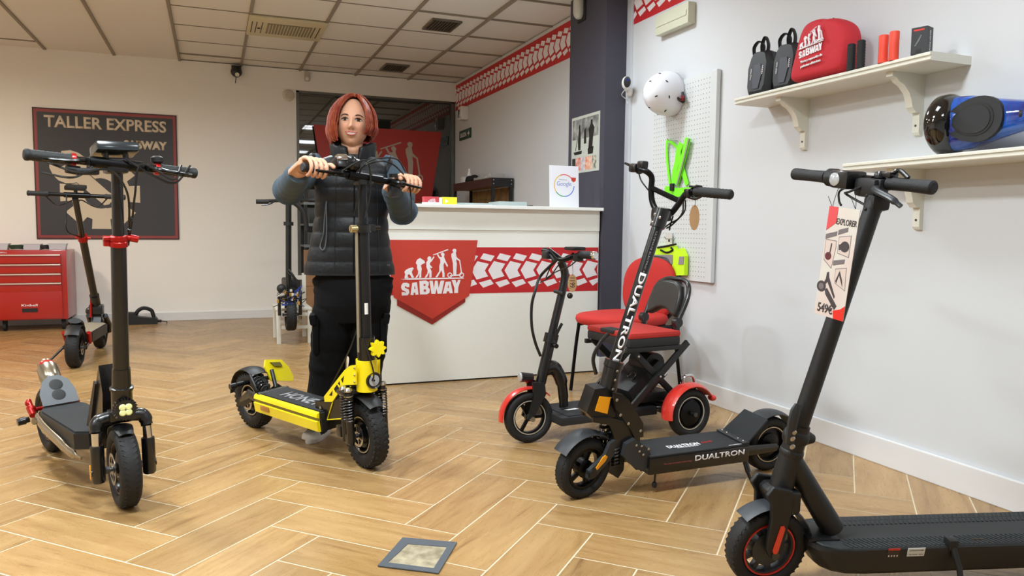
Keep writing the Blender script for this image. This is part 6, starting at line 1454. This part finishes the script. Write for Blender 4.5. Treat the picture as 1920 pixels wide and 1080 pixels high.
MB(frame((-.0255, 0, .05), (0, -1, 0), (0, 0, 1))).prism([(-.01, -.045), (.01, -.045), (.008, -.032), (-.008, -.032)], Matrix(), .0006).build('cut_window', blk, t, 0)
# hoverboard
zs2 = 1.2905
t = thing('hoverboard', 'glossy blue and black hoverboard resting on its edge on the lower shelf', 'hoverboard', (2.55, 1.7, zs2))
bg = mat('hover_blue', '#15156a', .08, coat=1, var=(9, '#1c62c4', .9)); gb_ = mat('gloss_black2', '#08080a', .06, coat=1)
yL = onX(1745, 230, 2.52).y; half = .34; yC = yL-half; zc_ = zs2+.114
def hsec(y, hz, hx, xo=0): return [V((2.57+xo+hx*math.copysign(abs(cos(a*pi/14))**.8, cos(a*pi/14)), y, zc_-.0+hz*math.copysign(abs(sin(a*pi/14))**.8, sin(a*pi/14)))) for a in range(28)]
rg_ = []
for k in range(25):
    s_ = -1+2*k/24; hz = .050+.064*abs(s_)**1.2*(1 if abs(s_) < .75 else max(.8, 1-(abs(s_)-.75)*.9)); rg_.append(hsec(yC-s_*.27, hz, .045+.018*abs(s_)))
MBW(t).loft(rg_).build('body_shell', bg, t, 50)
for s_ in (-1, 1):
    yk = yC-s_*.165
    for k_s, m, nm, dx in ((1.0, mat('pad_black', '#1e2022', .6), 'foot_pad', 0), (.72, mat('pad_groove', '#0d0e0f', .5), 'pad_groove', .002), (.62, _m['pad_black'], 'pad_inner', .004)):
        pts = [(k_s*(.112*cos(a*pi/16)+.0), k_s*(.078+.016*s_*-cos(a*pi/16))*sin(a*pi/16)) for a in range(32)]
        MBW(t).prism(pts, frame((2.515-dx, yk, zc_), (0, -1, 0), (0, 0, 1)), .004, -.012).build(nm, m, t, 0)
    yw = yC-s_*.295
    MBW(t).lathe([(0, -.048), (.06, -.046), (.100, -.034), (.114, -.005), (.114, .02), (.098, .038), (0, .042)], (2.57, yw, zc_+.0), (0, -s_, 0), 36).build('wheel_cover', gb_, t, 50)
    MBW(t).lathe(torus_prof(.04, .084, .045), (2.60, yw, zc_-.008), (0, 1, 0), 36, closed=True).build('wheel', rub, t)
MBW(t).lathe([(.042, -.008), (.046, -.006), (.046, .006), (.042, .008)], (2.57, yC, zc_), (0, 1, 0), 28, closed=True).build('centre_joint', blk, t)
# ================================================================= the woman
t = thing('person', 'woman with short red hair in black quilted vest holding the yellow scooter handlebar', 'person', (.615, 3.63, 0), -.166)
SP = Plane(t); Q = SP.q; woman = t
skin = mat('skin', '#d09a7c', .5, bump=(300, .08)); _b = skin.node_tree.nodes['Principled BSDF']
_b.inputs['Subsurface Weight'].default_value = .12; _b.inputs['Subsurface Radius'].default_value = (.02, .008, .004); _b.inputs['Subsurface Scale'].default_value = .5
_at = skin.node_tree.nodes.new('ShaderNodeAttribute'); _at.attribute_name = 'tone'; skin.node_tree.links.new(_at.outputs['Color'], _b.inputs['Base Color'])
fleece = mat('fleece_blue', '#40505e', .9, bump=(180, .4)); vestm = mat('vest_black', '#131519', .5, spec=.35, bump=(60, .4)); trm_ = mat('trouser_black', '#07080b', .85, spec=.2, bump=(60, .3))
hd = Q(661, 233.5, -.03)            # centre of the head
K = 1.0                           # head scale
Mhd = Matrix.Translation(hd) @ Matrix.Rotation(radians(2.5), 4, 'Y') @ Matrix.Rotation(radians(-3), 4, 'Z') @ Matrix.Rotation(radians(-3), 4, 'X') @ Matrix.Scale(K, 4)
def G(x, z, cx, cz, sx, sz): return math.exp(-((x-cx)/sx)**2-((z-cz)/sz)**2)
def face_y(x, z, y):
    ax = abs(x); d = 0
    d -= .024*G(x, z, 0, -.026, .0125, .012)                    # tip of the nose
    d -= .013*G(x, z, 0, -.006, .008, .024)                     # bridge
    d -= .007*G(ax, z, .013, -.030, .007, .007)                 # nostril wings
    d += .010*G(ax, z, .031, .006, .016, .011)                  # sockets
    d -= .004*G(ax, z, .028, .027, .024, .008)                  # brow ridge
    d -= .006*G(ax, z, .040, -.026, .020, .020)                 # cheeks
    d -= .007*G(x, z, 0, -.056, .024, .016)                     # mouth mound
    d += .003*G(ax, z, .030, -.050, .007, .012)
    d -= .008*G(x, z, 0, -.094, .020, .014)                     # chin
    d += .003*G(x, z, 0, -.074, .018, .007)
    return y+d
def head_pt(th, ph):
    x = sin(th)*sin(ph); y = -sin(th)*cos(ph); z = cos(th)
    hz = .118 if z > 0 else .110
    wz = z*hz; w = .076; dp = .092
    if z < 0: w *= 1-.22*(abs(z)**2.2); dp *= 1-.10*abs(z)**2
    X, Y = x*w, y*dp
    if Y > 0 and wz < -.03: Y *= 1-.35*min(1, (-wz-.03)/.07)
    if Y < 0: Y = face_y(X, wz, Y*(1.0 if wz > -.02 else 1+.06*min(1, (-wz-.02)/.06)))
    return V((X, Y, wz))
body = MB()
NH, NR = 72, 56
P_ = [[Mhd @ head_pt(pi*(i+.001)/NR, 2*pi*k/NH) for k in range(NH)] for i in range(1, NR)]
body.loft(P_)
for s_ in (-1, 1):                                               # ears
    body.sph(Mhd @ V((s_*.074, .008, -.004)), .03*K, 14, 10, (.35, .62, 1.05))
neck0 = Q(662, 300, .0); body.tube([Mhd @ V((0, .018, -.05)), Mhd @ V((0, .02, -.105)), neck0+V((0, .02, 0)), neck0+V((0, .02, -.05))], [.052, .05, .053, .07], 20)
shR, shL = Q(592, 312, .02), Q(728, 316, .02)                    # shoulders
z_sh = (shR.z+shL.z)/2; zhip = Q(655, 525, 0).z; zh = Q(655, 505, 0).z
def ell(cx, cy, z, a, b, n=28, p=2.3): return [V((cx+a*math.copysign(abs(cos(2*pi*k/n))**(2/p), cos(2*pi*k/n)), cy+b*math.copysign(abs(sin(2*pi*k/n))**(2/p), sin(2*pi*k/n)), z)) for k in range(n)]
cx_ = (shR.x+shL.x)/2
body.loft([ell(cx_, .02, z, a, b_) for z, a, b_ in ((z_sh+.05, .07, .06), (z_sh+.015, .15, .08), (z_sh-.06, .165, .095), (z_sh-.22, .14, .09), (zhip+.10, .12, .08), (zhip, .135, .085), (zhip-.08, .13, .085))])
# arms : joints
I = SP.I
Brw, Blw, fwd = sc3_bar
EB, EA = I @ Blw, I @ Brw                                        # viewer right end, viewer left end
uin_R = (EB-EA).normalized(); fdir = (I.to_3x3() @ fwd); fdir = (fdir-uin_R*fdir.dot(uin_R)).normalized()
upd = uin_R.cross(fdir); upd = upd if upd.z > 0 else -upd
def hand(b, E, u):
    f, w = fdir, upd
    L = lambda s_, a, c: E+u*s_+f*a+w*c
    r0 = .0
    lens = (.88, 1.0, .97, .9)
    for i in range(4):                                           # little finger at the outer end
        s0_ = .020+.0215*i; k = lens[i] if True else 1
        pts = cr([L(s0_, -.048, .030), L(s0_, -.020, .037), L(s0_, .006, .0335), L(s0_, .0255, .019), L(s0_+.001, .0305, -.002), L(s0_+.002, .021*k, -.021), L(s0_+.002, .004*k, -.0275)], 4)
        n = len(pts); rr = [.0092-.0020*j/(n-1)+.0012*math.exp(-((j-n*.22)/2.2)**2)+.0007*math.exp(-((j-n*.58)/1.6)**2) for j in range(n)]
        rr = [q*(.92 if i == 0 else 1.0) for q in rr]
        b.tube(pts, rr, 10); b.sph(pts[-1], rr[-1]*.98, 10, 6)
    # palm
    b.loft([[L(sa+.0, a, c+dc) for sa, dc in ((.012, -.010), (.012, .008), (.055, .014), (.098, .008), (.1, -.012), (.055, -.016))] for a, c in ((-.115, -.012), (-.085, .004), (-.055, .018), (-.025, .024))])
    b.tube([L(.055, -.085, .002), L(.055, -.105, -.008), L(.055, -.125, -.016)], [.030, .028, .028], 14, flat=.8, up=tuple(u))
    tp = cr([L(.088, -.085, -.002), L(.104, -.052, .004), L(.112, -.022, .016), L(.117, .006, .023), L(.119, .024, .016)], 4); n = len(tp)
    b.tube(tp, [.0135-.0045*j/(n-1) for j in range(n)], 10); b.sph(tp[-1], .0088, 10, 6)
    return L(.055, -.112, -.014)
wrR = hand(body, EA, uin_R); wrL = hand(body, EB, -uin_R)
elR = Q(541, 356, -.10); elL = Q(757, 398, -.06)
for sh, el, wr in ((shR, elR, wrR), (shL, elL, wrL)):
    body.tube(cr([sh+V((0, .0, -.01)), lerp(sh, el, .5), el], 4), [.055, .048, .042, .04], 16)
    body.tube(cr([el, lerp(el, wr, .45), wr], 4), [.042, .038, .03, .027], 16)
# legs
ftR, ftL = V((I @ V((.475, 3.70, 0)))), V((I @ V((.645, 3.70, 0))))
hipR, hipL = V((cx_-.082, .03, zhip-.06)), V((cx_+.085, .03, zhip-.06))
knR, knL = lerp(hipR, ftR, .48)+V((-.005, -.02, 0)), lerp(hipL, ftL, .48)+V((.01, -.02, 0))
for hp, kn, ft in ((hipR, knR, ftR), (hipL, knL, ftL)):
    an = ft+V((0, .0, .09))
    body.tube(cr([hp, kn, an], 5), [.07, .06, .048, .042, .038, .032, .029], 18)
    body.tube([an+V((0, .0, .0)), ft+V((0, -.01, .055)), ft+V((0, -.08, .036))], [.030, .024, .016], 14)
def remesh(b, name, voxel, m, parent, smooth_it=2):
    me = bpy.data.meshes.new(name); me.from_pydata([tuple(q) for q in b.v], [], b.f); me.update()
    bm = bmesh.new(); bm.from_mesh(me); bmesh.ops.recalc_face_normals(bm, faces=bm.faces); bm.to_mesh(me); bm.free()
    o = bpy.data.objects.new(name, me); C.objects.link(o)
    md = o.modifiers.new('r', 'REMESH'); md.mode = 'VOXEL'; md.voxel_size = voxel; md.use_smooth_shade = True
    ms = o.modifiers.new('s', 'SMOOTH'); ms.factor = .5; ms.iterations = smooth_it
    me2 = bpy.data.meshes.new_from_object(o.evaluated_get(bpy.context.evaluated_depsgraph_get()))
    o.modifiers.clear(); o.data = me2; me2.name = name; me2.materials.clear(); me2.materials.append(m); me2.shade_smooth()
    o.parent = parent; return o
bo = remesh(body, 'body', .0032, skin, t)
att = bo.data.color_attributes.new('tone', 'FLOAT_COLOR', 'POINT')
Ih = Mhd.inverted(); c_sk = V(lin('#d3a083')[:3]); c_hand = V(lin('#d6a48c')[:3]); c_lip = V(lin('#b0605c')[:3]); c_ck = V(lin('#cf8a72')[:3]); c_soc = V(lin('#a87a66')[:3])
buf = []
for v in bo.data.vertices:
    p = Ih @ v.co; c = c_sk
    if p.length < .16 and p.y < 0:
        ax = abs(p.x)
        k = .55*G(ax, p.z, .043, -.03, .02, .018)+.4*G(p.x, p.z, 0, -.03, .012, .01); c = c.lerp(c_ck, min(1, k))
        k = .6*G(ax, p.z, .031, .006, .016, .009); c = c.lerp(c_soc, min(1, k))
    buf += [c.x, c.y, c.z, 1]
att.data.foreach_set('color', buf)
# face details
eyew = mat('eye_white', '#d8d0c8', .25); iris = mat('iris_brown', '#3a2416', .2); lash = mat('lash_dark', '#1c1210', .6); brow = mat('brow_brown', '#4a2c22', .8); lip = mat('lip_rose', '#b4605a', .4); teeth = mat('teeth', '#e8e0d6', .3)
def surf(x, z, lift=.0):
    best = None
    # front surface of the head at (x, z)
    w = .076*(1 if z > 0 else 1-.22*(abs(z/.110)**2.2)); dp = .092*(1 if z > 0 else 1-.10*abs(z/.110)**2)
    hz = .118 if z > 0 else .110; s2 = 1-(z/hz)**2-(x/w)**2
    Y = -dp*sqrt(max(0, s2)); Y = face_y(x, z, Y*(1.0 if z > -.02 else 1+.06*min(1, (-z-.02)/.06)))
    return Mhd @ V((x, Y-lift, z))
for s_ in (-1, 1):
    ex, ez = s_*.0305, .007
    e = MB(); pts = []
    ez_ = ez
    ringp = [[surf(ex+kk*.0162*cos(a*pi/12), ez+kk*.0064*sin(a*pi/12)*(1.1 if sin(a*pi/12) > 0 else .75), .0012+.0022*(1-kk*kk)) for a in range(24)] for kk in (1.0, .75, .45, .15)]
    eo = e.loft(ringp).build('eye', eyew, t, 60)
    MB().loft([[surf(ex+.002*s_*0+kk*.0070*cos(a*pi/9), ez+.0008+kk*.0060*sin(a*pi/9), .0044+.0004*(1-kk)) for a in range(18)] for kk in (1, .5, .1)]).build('iris', iris, eo, 60)
    MB().tube(cr([surf(ex-.0172, ez-.0005, .002), surf(ex-.009, ez+.0052, .004), surf(ex, ez+.0072, .005), surf(ex+.009, ez+.0052, .004), surf(ex+.0172, ez-.0005, .002)], 4), [.0008, .0022, .0026, .0022, .0008], 6).build('eyelashes', lash, eo)
    MB().tube(cr([surf(ex-.014, ez-.0012, .001), surf(ex, ez-.0052, .003), surf(ex+.014, ez-.0012, .001)], 4), .0007, 6).build('lower_lid', lash, eo)
    MB().tube(cr([surf(ex-s_*.016, ez+.017, .001), surf(ex-s_*.004, ez+.0215, .0015), surf(ex+s_*.008, ez+.0215, .0015), surf(ex+s_*.020, ez+.015, .001)], 5), [.0014, .003, .0028, .0022, .0008], 8, flat=.6).build('eyebrow', brow, t)
    MB().sph(surf(s_*.0085, -.037, -.001), .0024, 8, 6).build('nostril', lash, t)
# smiling mouth
mz = -.054
tf = MB().loft([[surf(kk*.0225*cos(a*pi/12), mz-.0006+kk*(.0048*sin(a*pi/12))+.0045*(kk*cos(a*pi/12))**2, .0012+.0008*(1-kk)) for a in range(24)] for kk in (1, .6, .1)]).build('teeth', teeth, t, 60)
U = [(-.028, .0062), (-.017, .0035), (-.006, .0050), (0, .0040), (.006, .0050), (.017, .0035), (.028, .0062)]
MB().tube(cr([surf(x, mz+z, .0012) for x, z in U], 4), [.0010, .0020, .0030, .0028, .0030, .0020, .0010], 8).build('upper_lip', lip, t)
Lw = [(-.0275, .0060), (-.017, -.0030), (0, -.0078), (.017, -.0030), (.0275, .0060)]
MB().tube(cr([surf(x, mz+z, .0012) for x, z in Lw], 4), [.0010, .0030, .0042, .0030, .0010], 8).build('lower_lip', lip, t)
MB().sph(Mhd @ V((.077, .0, -.036)), .0045, 12, 8).build('earring', steel, t)
# hair: a shell plus locks swept from a parting
hr1 = mat('hair_red', '#6c1f17', .38, bump=(500, .3), var=(60, '#94462a', .7))
def hpt(ph, s_, lift):
    lift = lift*(1+.4*max(0, sin(pi*min(1, s_*1.15))))+.004
    """s_ 0 at the parting .. 1 at the tips, ph angle round the head (0 = face)"""
    part = V((.012, -.060+.085*min(1, abs(ph)/pi), .114-.018*(1-min(1, abs(ph)/1.2))*.6))
    a, b_, c_ = .081+lift, .094+lift, .122+lift
    th = min(s_/.55, 1)*pi/2
    pe = ph*(1-.62*max(0, 1-abs(ph)/1.7)*max(0, 1-s_/.50)); m = V((a*sin(th)*sin(pe), -b_*sin(th)*cos(pe), c_*cos(th)))
    if s_ > .55:
        k = (s_-.55)/.45; drop = .090 if ph < 0 else .052
        drop = drop*(1-.0*k)+.012*(abs(ph) > 2)
        m = V((a*sin(ph)*(1+.10*sin(k*pi*.8)-.12*k**3), -b_*cos(ph)*(1-.12*k*k*(1 if cos(ph) > 0 else -.0))*(1 if cos(ph) > 0 else 1-.22*k), -drop*k))
    w = max(0, 1-s_/.45)**1.5
    base = part+V((0, 0, lift*.7))
    return m*(1-w)+base*w
rn = random.Random(5)
hb_ = MB()
for side_ in (-1, 1):
    phs = [side_*(.74+(pi-.74)*k/22) for k in range(23)]
    hb_.grid([[Mhd @ hpt(ph, s_/18, .008) for s_ in range(19)] for ph in phs])
ho = hb_.build('hair', hr1, t, 80); md = ho.modifiers.new('s', 'SOLIDIFY'); md.thickness = .006; md.offset = 0
lk = MB()
for side_ in (-1, 1):
    for j in range(120):
        ph = side_*(.64+(pi-.64)*(j/119)**1.15+rn.uniform(-.02, .02)); lf = .010+rn.uniform(0, .010); e_ = rn.uniform(.90, 1.03)
        pts = [Mhd @ hpt(ph+side_*.06*sin(k/12*pi)*rn.uniform(.2, 1), k/12*e_, lf) for k in range(13)]
        lk.tube(pts, [.002+.0045*sin(min(1, (k+1)/9)*pi*.5)*(1-.55*(k/12)**3) for k in range(13)], 6, flat=.55)
lk.build('hair_locks', mat('hair_red_light', '#7c271b', .34, bump=(600, .3), var=(40, '#a8542e', .8)), t, 80, kind='stuff')
# vest
zt_v, zb_v = Q(655, 292, 0).z, Q(655, 514, -.05).z
prof = []
def hw(py):      # half width and centre from traced outline rows
    rows = [(292, 622, 700), (300, 600, 722), (312, 588, 733), (335, 588, 735), (370, 590, 731), (405, 590, 727), (440, 584, 729), (475, 577, 734), (500, 571, 739), (514, 570, 741)]
    for (y0, a0, b0), (y1, a1, b1) in zip(rows, rows[1:]):
        if py <= y1: k = (py-y0)/(y1-y0); return a0+(a1-a0)*k, b0+(b1-b0)*k
    return rows[-1][1:]
rings = []; N = 64
for i in range(97):
    py = 292+(514-292)*i/96; a, b_ = hw(py); Lp, Rp = Q(a, py, .02), Q(b_, py, .02)
    c = (Lp+Rp)/2; hwid = (Rp.x-Lp.x)/2
    dep = .085+.045*min(1, (py-292)/40)-.012*math.exp(-((py-400)/35)**2)
    bulge = .0055*abs(sin((py-300)/27*pi))**.5 if py > 318 else .003
    if py > 508: bulge = .004
    ring = []
    for k in range(N):
        an = 2*pi*k/N; q = 2.35
        x = c.x+(hwid+bulge-.004)*math.copysign(abs(cos(an))**(2/q), cos(an)); y = .025+(dep+bulge)*math.copysign(abs(sin(an))**(2/q), sin(an))
        if sin(an) < 0 and py > 320 and py < 400: y -= .018*math.exp(-((abs(x-c.x)-.065)/.05)**2)*math.exp(-((py-352)/26)**2)
        w_ = .0025*noise.noise(V((x*14, y*14, py*.05))); y += w_*(1 if sin(an) > 0 else -1)
        ring.append(V((x, y, c.z if k else c.z)))
    rings.append(ring)
vo = MB().loft(rings, caps=True).build('quilted_vest', vestm, t, 60)
b = MB()                                                        # seams and zip
def vs_pt(px, py, o=-.0): 
    p = Q(px, py, -.11); i = min(96, max(0, int((py-292)/222*96))); r = rings[i]
    best = min([q for q in r if q.y < .02], key=lambda q: abs(q.x-p.x)); return V((p.x, best.y-.0025+o, best.z))
for x0, x1 in ((630, 627), (706, 712)):
    b.tube([vs_pt(x0+(x1-x0)*k/30, 322+186*k/30) for k in range(31)], .0015, 5)
b.build('seams', mat('seam_black', '#0c0d0f', .6), vo)
MB().tube([vs_pt(665-2*k/30, 296+214*k/30, -.001) for k in range(31)], .0035, 6, flat=.5).build('zip', blks, vo)
MB().box(vs_pt(729, 497, -.002)+V((0, 0, 0)), (.02, .003, .009)).build('brand_patch', mat('patch_grey', '#3c3e42', .5), vo, 0)
b = MB(); b.tube(cr([vs_pt(612, 382, -.006), vs_pt(608, 410, -.008), vs_pt(606, 440, -.007), vs_pt(600, 462, -.006), vs_pt(606, 470, -.008), vs_pt(611, 455, -.008), vs_pt(612, 420, -.010), vs_pt(611, 385, -.006)], 5), .003, 6); b.build('drawcord', mat('cord_grey', '#4a4c4e', .6), vo)
# armhole edges and collar
nk = neck0+V((0, .02, 0)); nr = []
for i, (dz, a, b_, op) in enumerate(((-.045, .092, .078, 0), (-.010, .098, .088, .1), (.03, .097, .092, .25), (.062, .101, .097, .4), (.078, .100, .096, .45), (.080, .090, .086, .45), (.050, .076, .074, .4), (.0, .068, .062, .2), (-.04, .055, .05, 0))):
    ring = []
    for k in range(41):
        an = -pi/2+(.16+op*.38)+(2*pi-2*(.16+op*.38))*k/40
        w_ = 1+.03*sin(k*1.9+i); fr = max(0, -sin(an))
        ring.append(V((nk.x+a*w_*cos(an), nk.y+b_*w_*sin(an)-.01, nk.z+dz-.05*fr*fr*op*1.6)))
    nr.append(ring)
cb = MB(); cb.grid(nr); co = cb.build('vest_collar', vestm, vo, 70); md = co.modifiers.new('s', 'SOLIDIFY'); md.thickness = .012; md.offset = 0
MB().tube([nk+V((0, -.01, -.05)), nk+V((0, -.012, -.01)), nk+V((0, -.008, .028))], [.072, .060, .056], 24, flat=.95).build('sweater_collar', mat('sweater_grey', '#4f5557', .9), t)
# sleeves
def sleeve(sh, el, wr, s_):
    pts = cr([sh+V((-s_*.035, .01, .01)), sh+V((s_*.01, 0, -.012)), lerp(sh, el, .5)+V((s_*.012, 0, .0)), lerp(sh, el, .85)+V((s_*.006, .0, 0)), el+V((s_*.004, -.006, -.008)), lerp(el, wr, .15), lerp(el, wr, .45), lerp(el, wr, .8), lerp(el, wr, 1.02)], 6)
    n = len(pts); rs = []
    for j in range(n):
        k = j/(n-1); r = .060+.006*sin(k*9) if k < .55 else .064-.026*((k-.55)/.45)
        r += .0035*sin(j*1.7)*(1 if .25 < k < .95 else .2)+.003*sin(j*3.1); rs.append(r)
    rs[0] = .05
    return MB().tube(pts, rs, 24).build('sleeve', fleece, t, 70)
sleeve(shR, elR, wrR, -1); sleeve(shL, elL, wrL, 1)
for sh, s_ in ((shR, -1), (shL, 1)):
    M = axis_frame(sh+V((s_*.004, .005, -.02)), V((s_*.9, -.05, -.25)))
    MB().lathe([(.070, -.02), (.075, -.008), (.072, .004), (.064, .002), (.064, -.02)], n=28, M=M @ Matrix.Scale(1.12, 4, V((0, 1, 0))), closed=True).build('armhole_edge', vestm, vo)
# trousers
def leg(hp, kn, ft, s_):
    pts = cr([hp+V((0, 0, .07)), hp, lerp(hp, kn, .5), kn, lerp(kn, ft, .55), ft+V((0, .0, .085)), ft+V((0, .0, .055))], 7); n = len(pts)
    rs = []
    for j in range(n):
        k = j/(n-1); r = .108-.024*min(1, k/.5)-.008*max(0, (k-.5)/.5); r += .003*sin(j*1.3+s_)+.002*sin(j*2.9); rs.append(r)
    return MB().tube(pts, rs, 26, flat=.95, up=(1, 0, 0))
b = leg(hipR, knR, ftR, -1); b2 = leg(hipL, knL, ftL, 1)
b.v += b2.v and []; n0 = len(b.v); b.v += b2.v; b.f += [tuple(i+n0 for i in f) for f in b2.f]
b.loft([ell(cx_, .03, z, a, d_, 28, 2.5) for z, a, d_ in ((zb_v+.12, .155, .11), (zb_v+.02, .17, .118), (zhip-.03, .178, .12), (zhip-.12, .178, .12), (zhip-.20, .15, .10))])
tr = remesh(b, 'trousers', .006, trm_, t, 2)
for hp, kn, s_ in ((hipR, knR, -1), (hipL, knL, 1)):
    c = lerp(hp, kn, .52)
    MB().box(c+V((s_*.070, -.02, -.03)), (.03, .13, .17), bev=.014).build('cargo_pocket', trm_, tr)
    MB().box(c+V((s_*.082, -.025, .05)), (.03, .14, .05), Matrix.Rotation(s_*.15, 3, 'Y'), .01).build('pocket_flap', trm_, tr)
# shoes
canv = mat('canvas_black', '#16171a', .85, bump=(500, .3)); sole = mat('rubber_white', '#dcdad6', .5)
for ft, rz in ((ftR, .28), (ftL, -.25)):
    sh = bpy.data.objects.new('shoe', None)
    M = Matrix.Translation(ft) @ Matrix.Rotation(-rz, 4, 'Z')
    def sole_o(k, z): return [M @ V((k*(.042+.006*cos(a*pi/15)*0)*sin(a*pi/15)*(1.0 if -cos(a*pi/15) < 0.2 else 1.12), -.055+k*-.135*cos(a*pi/15)*1.0, z)) for a in range(30)]
    so = MB().loft([sole_o(.96, .0), sole_o(1.0, .005), sole_o(1.02, .026), sole_o(.98, .032)]).build('shoe', sole, t, 40)
    up = MB(); up.loft([[M @ V((kx*.043*sin(a*pi/12), y0+ky*-.5*L*cos(a*pi/12), z)) for a in range(24)] for z, kx, ky, L, y0 in ((.026, 1, 1, .262, -.055), (.045, .96, 1, .245, -.05), (.062, .86, 1, .20, -.032), (.082, .80, 1, .14, .0), (.11, .82, 1, .105, .018), (.14, .84, 1, .10, .02))]).build('upper', canv, so, 60)
    MB().loft([[M @ V((kx*.044*sin(a*pi/14), -.148+ky*-.045*cos(a*pi/14), z)) for a in range(28)] for z, kx, ky in ((.024, 1, 1), (.038, .96, .97), (.050, .78, .8), (.056, .45, .5), (.0575, .05, .05))]).build('toe_cap', sole, so, 60)
    b = MB()
    for k in range(6): y = -.10+.016*k; z = .060+.008*k*(1+.12*k); b.tube(cr([M @ V((-.024, y, z)), M @ V((0, y-.004, z+.010)), M @ V((.024, y, z))], 3), .0028, 6)
    b.build('laces', sole, so)
# ================================================================= render look
w = bpy.data.worlds.new('world'); bpy.context.scene.world = w; w.use_nodes = True
w.node_tree.nodes['Background'].inputs[0].default_value = (1, .97, .93, 1); w.node_tree.nodes['Background'].inputs[1].default_value = .22
vs_ = bpy.context.scene.view_settings; vs_.view_transform = 'Standard'; vs_.look = 'None'; vs_.gamma = 1; vs_.exposure = .6
